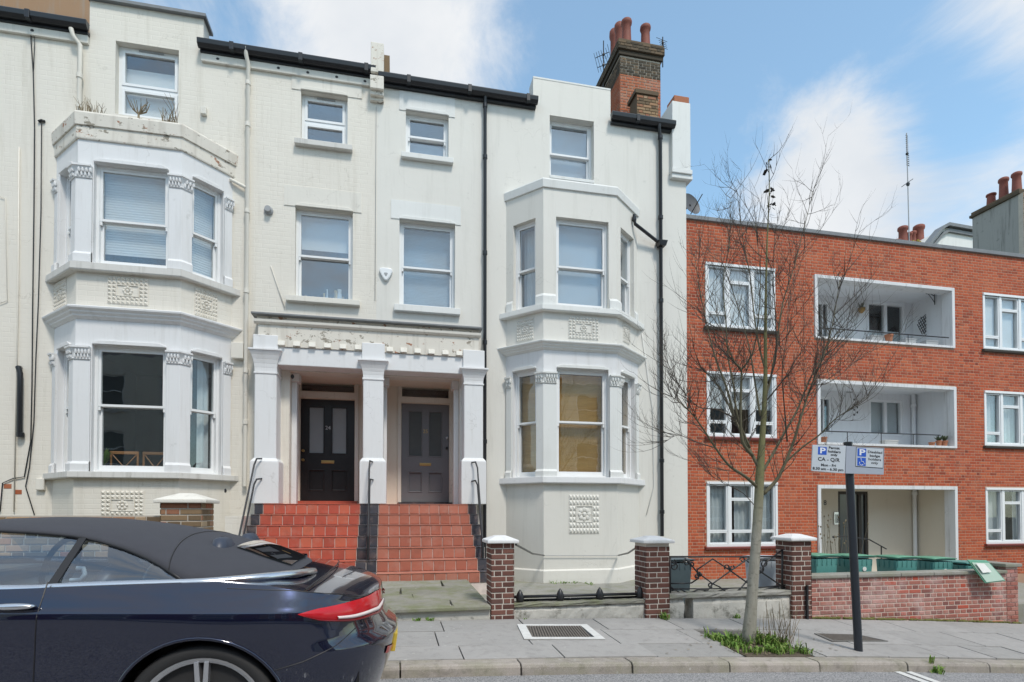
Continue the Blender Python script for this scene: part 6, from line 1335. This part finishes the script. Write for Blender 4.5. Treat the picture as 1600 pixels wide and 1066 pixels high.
XRt = [(.12, -.26), (.2, -.17), (.3, -.10), (.45, -.04), (.56, -.005), (.62, .0), (.645, -.01), (.67, -.055), (.74, -.085), (.82, -.10), (.87, -.105), (.89, -.085), (.92, -.11)]
XFt = [(.12, -4.40), (.3, -4.50), (.5, -4.52), (.7, -4.42), (.8, -4.2), (.9, -3.9)]
ZTt = [(-4.5, .68), (-4.0, .80), (-3.3, .90), (-2.6, .925), (-1.73, .936), (-.86, .973), (-.6, .956), (-.35, .918), (-.12, .88), (0, .865)]
XW = (-.90, -3.40); RW, RA = .345, .383
def zlow(x):
    z = .17 + (.05 if x > -.5 else 0) * min(1, (x + .5) / .4 if x > -.5 else 0)
    for xw in XW:
        d = abs(x - xw)
        if d < RA: z = max(z, RW - .005 + math.sqrt(RA * RA - d * d))
    return z
NS_ = 2.35
dxs = [0, .0004, .002, .006, .014, .03, .055, .09, .13, .18, .23, .28, .33, .38, .43, .48, .53, .58, .61]
cols_ = [('r', d) for d in dxs]
x = -.63
while x > -4.0:
    cols_.append(('s', x)); x -= .022 if any(abs(x - xw) < RA + .03 for xw in XW) else .06
cols_ += [('f', d) for d in reversed(dxs)]
def cpt(col, z, sgn):
    k, d = col; Lc = .62
    if k == 'r': x = interp(XRt, z) * (1 - d / .61) - d; g_ = (max(0, 1 - (1 - d / Lc) ** NS_)) ** (1 / NS_)
    elif k == 'f': x = interp(XFt, z) + d * 1.3; g_ = (max(0, 1 - (1 - d / Lc) ** NS_)) ** (1 / NS_)
    else: x = d; g_ = 1.0
    hb = .012 * math.exp(-((x + .75) / .45) ** 2) * max(0, 1 - abs(z - .72) / .25)
    return Vector((CX + x, CYc - sgn * (interp(Wt, z) + hb) * g_, z + road_z(CX + x)))
def colx(col): return -col[1] if col[0] == 'r' else (-4.5 + col[1] if col[0] == 'f' else col[1])
ZR = sorted(set([.17, .19, .22, .27, .33, .40, .47, .54, .60, .625, .645, .67, .70, .74, .78, .81, .83, .842, .852, .865, .88, .90, .92, .94, .96, .985]))
body = MB()
for sgn in (1, -1):
    rows = []
    for zr in ZR:
        row = []
        for c in cols_:
            xx = colx(c); zt = interp(ZTt, xx); zl_ = zlow(xx); z = min(max(zr, zl_), zt); row.append(cpt(c, z, sgn))
        rows.append(row)
    body.grid(rows)
# deck, bonnet
def deck(g, lo, hi):
    ii = [i for i, c in enumerate(cols_) if lo <= colx(c) <= hi]; rows = []
    for i in ii:
        c = cols_[i]; zt = interp(ZTt, colx(c)); a, b = cpt(c, zt, 1), cpt(c, zt, -1); cr_ = .035 if lo > -2 else .06
        rows.append([a.lerp(b, k / 14) + Vector((0, 0, cr_ * (1 - (2 * k / 14 - 1) ** 2) * min(1, abs(a.y - CYc) / .5))) for k in range(15)])
    g.grid(rows)
deck(body, -1.02, 0); deck(body, -4.6, -3.0)
body.f = [f for f in body.f if len({tuple(round(q, 5) for q in body.v[i]) for i in f}) > 2]
BD = body.build('body', m_car, CAR, smooth=True, auto=38, fix=True)
MB().add([cpt(('s', x), .95, s) + Vector((0, 0, -.12)) for x, s in ((-1.0, 1), (-3.05, 1), (-3.05, -1), (-1.0, -1))], [(0, 1, 2, 3)]).build('cabin_floor', m_seat, CAR)
MB().boxw(CX - 4.3, CX - .2, CYc - .7, CYc + .7, road_z(-2) + .16, road_z(-2) + .5).build('underbody', m_blackp, CAR)
def surf(x, z, off=.002, sgn=1):
    dd = (interp(XRt, z) - x) / (1 + interp(XRt, z) / .61)
    c = ('r', max(dd, 0)) if dd < .61 else ('s', x); p = cpt(c, z, sgn)
    e = .004; c2 = ('r', max(dd + e, 0)) if dd < .61 else ('s', x - e); px_ = cpt(c2, z, sgn) - p; pz_ = cpt(c, z + e, sgn) - p
    n = px_.cross(pz_); n = n.normalized() if n.length > 0 else Vector((0, -1, 0))
    if n.y * sgn > 0: n = -n
    if n.length == 0: n = Vector((1, 0, 0))
    return p + n * off
# shut lines, sill, arch lips
def seam(pts, r=.0028): return MB().tube([surf(x, z, .0003) for x, z in pts], r, 5).build('shut_line', m_blackp, BD)
xd0 = at(81, 916, 2.95).x - CX; xd1 = at(45, 1066, 2.87).x - CX
seam([(lerp(xd0, xd1, t ** 1.6), lerp(.965, .30, t)) for t in [i / 14 for i in range(15)]]); seam([(xd0, .97 - .002), (xd0, .9)])
seam([(x_, interp([(-.80, .945), (-.5, .935), (-.30, .905), (-.18, .865)], x_)) for x_ in [-.80 + .02 * i for i in range(32)]], .0022)
seam([(x_, interp([(-.58, .565), (-.45, .60), (-.3, .66), (-.22, .72)], x_)) for x_ in [-.58 + .018 * i for i in range(21)]], .0022)
p0, p1 = surf(-.47, .945, 0, 1), surf(-.47, .945, 0, -1)
MB().tube([p0.lerp(p1, k / 14) + Vector((.02 + .10 * (1 - (2 * k / 14 - 1) ** 2) * .6 - .0, 0, .004 - .012 + .035 * (1 - (2 * k / 14 - 1) ** 2))) for k in range(15)], .004, 5).build('boot_lid_gap', m_blackp, BD)
for xw in XW:
    for s in (1, -1):
        MB().tube([cpt(('s', xw + RA * math.cos(t)), max(RW - .005 + RA * math.sin(t), .18), s) for t in [math.pi * i / 24 for i in range(25)]], .009, 6).build('arch_lip', m_car, BD, smooth=True)
        n = 20; g = MB(); rows = [[Vector((CX + xw + RA * math.cos(math.pi * i / n), CYc - s * (.90 - d), RW + RA * math.sin(math.pi * i / n) + road_z(xw))) for i in range(n + 1)] for d in (0.02, .32)]; g.grid(rows); g.add([Vector((CX + xw, CYc - s * .58, RW + road_z(xw)))] + rows[1], [(0, i + 1, i + 2) for i in range(n)]); g.build('wheel_well', m_blackp, BD)
# wheels
def wheel(xw, s):
    o = Vector((CX + xw, CYc - s * .885, RW + road_z(CX + xw))); ax = Vector((0, -s, 0))
    T_ = MB().lathe(o, [(.268, -.19), (.327, -.195), (.342, -.17), (.345, -.1), (.342, -.02), (.333, .0), (.315, .012), (.285, .008), (.272, -.005), (.268, -.03)], 48, ax).build('wheel', m_tyre, CAR, smooth=True, auto=50)
    MB().lathe(o, [(.266, -.18), (.266, -.02), (.284, -.004), (.284, .004), (.272, .006), (.258, -.004), (.254, -.03), (.245, -.17)], 48, ax).build('rim', m_rim, T_, smooth=True, auto=40)
    MB().lathe(o, [(.245, -.16), (.05, -.14)], 32, ax).build('rim_barrel', m_blackp, T_); MB().lathe(o, [(.18, -.11), (.18, -.09), (.02, -.09)], 32, ax).build('brake_disc', m_chrome, T_)
    g = MB(); x_ = Vector((1, 0, 0)); z_ = Vector((0, 0, 1))
    for k in range(5):
        for off in (-.085, .085):
            t = math.pi / 2 + k * 2 * math.pi / 5 + off; t2 = math.pi / 2 + k * 2 * math.pi / 5 + off * 2.6; d = x_ * math.cos(t) + z_ * math.sin(t); dt = -x_ * math.sin(t) + z_ * math.cos(t); d0 = x_ * math.cos(t2) + z_ * math.sin(t2)
            a_, b_ = o + d0 * .045, o + d * .264; w0, w1 = dt * .016, dt * .013
            g.hexa([a_ - w0 + ax * -.03, a_ + w0 + ax * -.03, b_ + w1 + ax * -.03, b_ - w1 + ax * -.03, a_ - w0 * .8 + ax * -.004, a_ + w0 * .8 + ax * -.004, b_ + w1 * .8 + ax * .003, b_ - w1 * .8 + ax * .003])
    g.lathe(o, [(.06, -.05), (.058, -.004), (.03, .002)], 20, ax); g.build('spokes', m_rim, T_, bevel=.003)
for xw in XW:
    for s in (1, -1): wheel(xw, s)
# tail lamps wrapping the rear corners
def lamp(s, par):
    us = [i / 26 for i in range(27)]
    def pos(t, z, off):
        if t < .55: x_ = lerp(-.475, interp(XRt, z) - .06, t / .55); return surf(x_, z, off, s)
        q = (t - .55) / .45; d = lerp(.06, .003, q); return surf(interp(XRt, z) - d, z, off, s)
    def patch(zl, zh, off, name, m, p, nz=6, t0=0, t1=1):
        ts = [lerp(t0, t1, u) for u in us]; rows = [[pos(t, lerp(zl(t), zh(t), k / nz), off + (.010 * math.sin(math.pi * k / nz) * min(1, 6 * t, 8 * (1.0001 - t)))) for t in ts] for k in range(nz + 1)]; return MB().grid(rows).build(name, m, p, smooth=True)
    zl = lambda t: interp([(0, .826), (.15, .790), (.4, .757), (.75, .742), (1, .775)], t); zh = lambda t: interp([(0, .829), (.15, .846), (.4, .858), (.8, .868), (1, .858)], t)
    A_ = patch(zl, zh, .004, 'tail_lamp', m_redl, par); patch(lambda t: lerp(zl(t), zh(t), .16), lambda t: lerp(zl(t), zh(t), .34), .016, 'lamp_strip', m_whitel, A_, 3, .28, .97); patch(lambda t: zl(t), lambda t: lerp(zl(t), zh(t), .13), .012, 'lamp_base', m_redd, A_, 2, .05, .99)
for s in (1, -1): lamp(s, CAR)
def patch2(pts, off, name, m, s=1):
    return MB().add([surf(x_, z_, off, s) for x_, z_ in pts], [tuple(range(len(pts)))]).build(name, m, CAR)
for s in (1, -1):
    rows = [[surf(interp(XRt, z_) - d, z_ + .03 * (1 - i / 8), .004, s) for i, d in enumerate([.05 - .045 * k / 8 for k in range(9)])] for z_ in (.50, .52, .54)]; MB().grid(rows).build('reflector', m_redl, CAR, smooth=True)
MB().frus(CX - .06, CX - .016, CYc - .26, CYc + .26, road_z(0) + .49, CX - .05, CX + .0, CYc - .26, CYc + .26, road_z(0) + .60).build('number_plate', m_yplate, CAR, bevel=.003)
text('C200', .045, surf(-.105, .79, .004) + Vector((0, 0, 0)), m_chrome, CAR, 'badge', rot=(R(90), 0, R(62)), ext=.001)
rows = [[surf(interp(XRt, z_) - d, z_, .004, 1) for d in (.0, .002, .01, .03, .07, .13, .2)] for z_ in (.20, .215, .23)]; MB().grid(rows).build('bumper_trim', m_chrome, CAR, smooth=True)
# chrome belt strip
bel = [at(u, v, y) for u, v, y in ((0, 921.5, 2.935), (80, 918, 2.935), (200, 913.5, 2.94), (287, 910.5, 2.95), (330, 908.5, 2.96), (400, 903, 3.02), (450, 897.5, 3.14), (480, 893.5, 3.30), (492, 891.5, 3.46))]
bel = [Vector((-3.0, 2.935, .925 + road_z(-3)))] + bel; bel = smooth_path(bel, 5); belm = [Vector((p.x, 2 * CYc - p.y, p.z)) for p in bel[:-14]]
for B_, nm in ((bel, 0), (belm, 1)):
    rows = []
    for i, p in enumerate(B_):
        t = (B_[min(i + 1, len(B_) - 1)] - B_[max(i - 1, 0)]); t.z = 0; t.normalize(); n = Vector((t.y, -t.x, 0)) * (1 if nm == 0 else -1)
        k = 1.0; rows.append([p + n * a + Vector((0, 0, b)) for a, b in ((-.02, -.018), (.008, -.017), (.014, -.002), (.006, .014), (-.03, .017))])
    MB().grid(rows).build('belt_trim', m_chrome, CAR, smooth=True)
# soft top
ZC = [(at(u, v, CYc - .05).x, at(u, v, CYc - .05).z) for u, v in ((0, 814), (40, 809.5), (80, 808), (130, 808.5), (170, 811), (210, 815), (250, 820), (290, 826.5), (330, 834), (370, 843), (410, 855), (450, 870), (476, 882), (488, 889))]
ZC = [(-3.0, ZC[0][1] - .12), (-2.75, ZC[0][1] - .03), (-2.4, ZC[0][1] - .005)] + ZC
ED = [at(u, v, y) for u, v, y in ((0, 829, 3.20), (60, 832, 3.19), (110, 836.5, 3.175), (150, 843.5, 3.155), (190, 855, 3.12), (225, 869, 3.08), (255, 885, 3.03), (287, 908, 2.965))]
XWe, XTl = ED[-1].x, ZC[-1][0]
EY = [(-3.0, 3.22), (-2.4, 3.21)] + [(p.x, p.y) for p in ED]; EZ = [(-3.0, ED[0].z - .10), (-2.7, ED[0].z - .03), (-2.4, ED[0].z - .005)] + [(p.x, p.z) for p in ED]
def edge(x_):
    if x_ <= XWe: return interp(EY, x_), interp(EZ, x_)
    t = (x_ - XWe) / (XTl - XWe); return CYc - (CYc - 2.975) * (max(0, 1 - t ** 2.6)) ** .42, lerp(ED[-1].z, ZC[-1][1], t ** 1.1) 
xs_ = [-3.0 + .06 * i for i in range(int((XTl + 3.0) / .06))] + [XTl - .03, XTl - .012, XTl - .004, XTl - .0008]
def roofpt(x_, q):                      # q in -1..1 across
    ye, ze = edge(x_); zc_ = interp(ZC, x_); hw = CYc - ye; pw = 2.4
    a = math.asin(max(-1, min(1, q))); s_ = abs(math.sin(a)) ; 
    return Vector((x_, CYc + q * hw, ze + (zc_ - ze) * (max(0, 1 - abs(q) ** pw)) ** (1 / 1.9)))
qs = [math.sin(lerp(-math.pi / 2, math.pi / 2, i / 30)) for i in range(31)]
SOFT = MB().grid([[roofpt(x_, q) for q in qs] for x_ in xs_]).build('soft_top', m_soft, CAR, smooth=True)
# fabric seams and rear window
for x_ in (at(330, 835, CYc).x - .02,): MB().tube([roofpt(x_ - .06 * (1 - q * q) + .05, q) + Vector((0, 0, .001)) for q in qs], .003, 5).build('roof_seam', m_blackp, SOFT)
rg = []
for i in range(9):
    t = i / 8; rg.append([roofpt(lerp(XTl - .37, XTl - .085, t), lerp(-.56 + .12 * (1 - t), .56 - .12 * (1 - t), k / 14)) + Vector((.005, 0, .010)) for k in range(15)])
MB().grid(rg).build('rear_window', m_rearglass, SOFT, smooth=True)
# side glass and the pillar between the panes
for s in (1, -1):
    f_ = lambda p: p if s == 1 else Vector((p.x, 2 * CYc - p.y, p.z))
    top = [Vector((x_, edge(x_)[0] + .012, edge(x_)[1] - .004)) for x_ in [lerp(-2.5, XWe, i / 24) for i in range(25)]]
    zb = [(p.x, p.z) for p in sorted(bel[:34], key=lambda p: p.x)]; bot = [Vector((p.x, 2.955, interp(zb, p.x))) for p in top]
    MB().grid([[f_(a.lerp(b, k / 4) + Vector((0, -.02 * math.sin(math.pi * k / 4), 0))) for a, b in zip(bot, top)] for k in range(5)]).build('side_window', m_carglass, CAR, smooth=True)
    tb = MB().tube([f_(Vector((p.x, p.y - .008, p.z))) for p in top], .008, 6); tb.build('window_seal', m_blackp, CAR, smooth=True)
    a, b = at(81, 916, 2.95), at(130, 841, 3.16); a.y -= .012; b.y -= .012; MB().prism([f_(p) for p in (a + Vector((-.018, 0, 0)), a + Vector((.018, 0, 0)), b + Vector((.018, 0, 0)), b + Vector((-.014, 0, 0)))], [f_(p + Vector((0, .012, 0))) for p in (a + Vector((-.018, 0, 0)), a + Vector((.018, 0, 0)), b + Vector((.018, 0, 0)), b + Vector((-.014, 0, 0)))]).build('window_divider', m_blackp, CAR)
# windscreen
w0, w1 = [Vector((-2.98, y_, edge(-2.98)[1] + .02)) for y_ in (3.25, 4.27)], [Vector((-3.45, y_, .93 + road_z(-3.4))) for y_ in (3.0, 4.52)]
MB().quad(w0[0], w0[1], w1[1], w1[0]).build('windscreen', m_carglass, CAR)
for k in range(2): MB().tube([w0[k], w1[k]], .03, 6).build('windscreen_pillar', m_car, CAR)
hp = surf(at(22, 950, 2.86).x - CX, .86, .02); MB().blob(hp, .095, .022, .016, 10, 8).build('door_handle', m_chrome, BD, smooth=True)
for s in (1,):
    mp_ = at(-60, 915, 2.85)
# interior: seats and steering wheel
def seat(x_, y_, zb_, hr=True, w_=.24):
    g = MB(); rows = []
    z0 = zb_
    for (dx, z, hw, th) in ((-.02, z0 - .30, w_, .09), (.0, z0 - .1, w_, .085), (.05, z0 + .06, w_ * .92, .075), (.08, z0 + .13, w_ * .7, .06), (.085, z0 + .145, w_ * .3, .03)):
        rows.append([Vector((x_ + dx + math.cos(a) * th, y_ + math.copysign(abs(math.sin(a)) ** .6, math.sin(a)) * hw, z)) for a in [2 * math.pi * k / 16 for k in range(16)]])
    g.grid(rows, True); S_ = g.build('seat', m_seat, CAR, smooth=True)
    g = MB(); rows = []
    for (dx, z, hw, th) in ((.075, z0 + .12, .04, .03), (.08, z0 + .15, .12, .05), (.085, z0 + .20, .135, .055), (.085, z0 + .27, .125, .05), (.08, z0 + .31, .08, .035), (.08, z0 + .32, .02, .01)): rows.append([Vector((x_ + dx + math.cos(a) * th, y_ + math.copysign(abs(math.sin(a)) ** .6, math.sin(a)) * hw, z)) for a in [2 * math.pi * k / 16 for k in range(16)]])
    g.grid(rows, True).build('headrest', m_seat, S_, smooth=True)
zs = .93
m_seat.node_tree.nodes['Principled BSDF'].inputs['Roughness'].default_value = .45
seat(-1.50, 3.42, zs), seat(-1.50, 4.10, zs), seat(-1.02, 3.45, zs - .04, w_=.22), seat(-1.02, 4.06, zs - .04, w_=.22)
MB().tube([Vector((-2.05 + .05 * math.sin(t), 4.08 + .18 * math.cos(t), 1.02 + .16 * math.sin(t))) for t in [2 * math.pi * i / 24 for i in range(25)]], .016, 8).build('steering_wheel', m_blackp, CAR, smooth=True)
MB().boxw(-2.9, -2.3, 3.05, 4.47, .80, 1.0).build('dashboard', m_blackp, CAR, bevel=.04)
MB().tube([at(u, v, 3.2) for u, v in ((120, 888), (130, 888), (133, 897), (127, 906), (110, 907))], .012, 6).build('belt_guide', m_net, CAR, smooth=True)

# ------------------------------------------------------------------ chairs in the left bay room
m_wood = simple('orange_wood', (.40, .19, .07, 1), .45, var=.25, vs=10)
def chair(label, u0, u1, vt, y):
    a, b = at(u0, vt, y), at(u1, vt, y); z0 = LVL[0]['h'][2] - .55; T = thing('dining_chair', label, 'chair', ((a.x + b.x) / 2, y + .2, z0), 'chairs in the bay room'); zt = a.z
    MB().boxw(a.x, b.x, y - .015, y + .015, zt - .05, zt).build('top_rail', m_wood, T, bevel=.01); MB().boxw(a.x, b.x, y + .0, y + .40, z0 + .40, z0 + .44).build('seat', m_wood, T, bevel=.01)
    for x_ in (a.x + .015, b.x - .015):
        MB().tube([(x_, y, zt - .02), (x_, y, z0)], .016, 8).build('leg', m_wood, T); MB().tube([(x_, y + .38, z0 + .4), (x_, y + .38, z0)], .016, 8).build('leg', m_wood, T)
    for (p, q) in (((a.x + .03, zt - .05), (b.x - .03, z0 + .44)), ((b.x - .03, zt - .05), (a.x + .03, z0 + .44))): MB().tube([(p[0], y, p[1]), (q[0], y, q[1])], .009, 6).build('cross_bar', m_wood, T)
chair('orange wooden cross back chair inside the lower left bay window, left one', 172, 217, 705, 10.15); chair('orange wooden cross back chair inside the lower left bay window, right one', 223, 262, 706, 10.25)
c = at(161, 730, 10.1); T = thing('house_plant', 'leafy green pot plant in the lower left bay window', 'plant', tuple(c)); MB().lathe(c + Vector((0, 0, -.12)), [(.05, 0), (.075, .12), (.07, .12)], 12).build('pot', m_pot, T); g = MB(); random.seed(2)
for i in range(30): a = random.uniform(0, 6.3); l = random.uniform(.08, .2); q = c; e = q + Vector((math.cos(a) * l * .7, math.sin(a) * l * .5, random.uniform(.1, .34))); w_ = Vector((-math.sin(a), math.cos(a), 0)) * .02; m_ = q.lerp(e, .6) + Vector((0, 0, .04)); g.add([q, m_ + w_, e, m_ - w_], [(0, 1, 2, 3)])
g.build('leaves', m_grass, T, fix=False)

# ------------------------------------------------------------------ the terrace across the road (behind the camera; it shows in the panes and the car paint)
YO = -9.5
def opp(x0, w_, hgt, m, n):
    H = thing('terrace_house_opposite', 'brick terrace house across the road, seen only as a reflection in the windows', 'house', (x0 + w_ / 2, YO, .1), 'houses across the road'); f_ = Fr((x0 + w_, YO), (-1, 0)); ho = []
    for r_ in range(3):
        for k in range(2): s_ = w_ * (.14 + .48 * k); ho.append((s_, s_ + w_ * .22, .9 + r_ * 2.6, 2.5 + r_ * 2.6))
    wallgrid(MB(), f_, 0, w_, -.5, hgt, ho, .2).build('wall', m, H)
    for q in ho:
        W_ = MB().ring(f_, *q, .07, -.14, -.06).box(f_, q[0] + .07, q[1] - .07, (q[2] + q[3]) / 2 - .02, (q[2] + q[3]) / 2 + .02, -.14, -.061).build('window', m_frame, H); MB().box(f_, q[0] + .06, q[1] - .06, q[2] + .06, q[3] - .06, -.12, -.115).build('pane', m_frostd, W_); MB().box(f_, q[0] - .1, q[1] + .1, q[2] - .12, q[2], -.1, .08).build('sill', m_sill, W_)
        MB().box(f_, q[0] - .06, q[1] + .06, q[3] + .001, q[3] + .22, -.02, .03).build('lintel', m_creamtrim, H)
    MB().prism([(x0, YO - .02, hgt), (x0, YO - 4.5, hgt + 2.2), (x0, YO - 9, hgt)], [(x0 + w_ - .01, YO - .02, hgt), (x0 + w_ - .01, YO - 4.5, hgt + 2.2), (x0 + w_ - .01, YO - 9, hgt)]).build('roof', m_slate, H)
x = -26
for i in range(9):
    w_ = (5.6, 6.0, 5.8)[i % 3]; opp(x, w_, (8.3, 8.0, 8.6)[i % 3], (m_stock, m_orange, m_cream, m_plumbrick)[i % 4], 3); x += w_ + .01
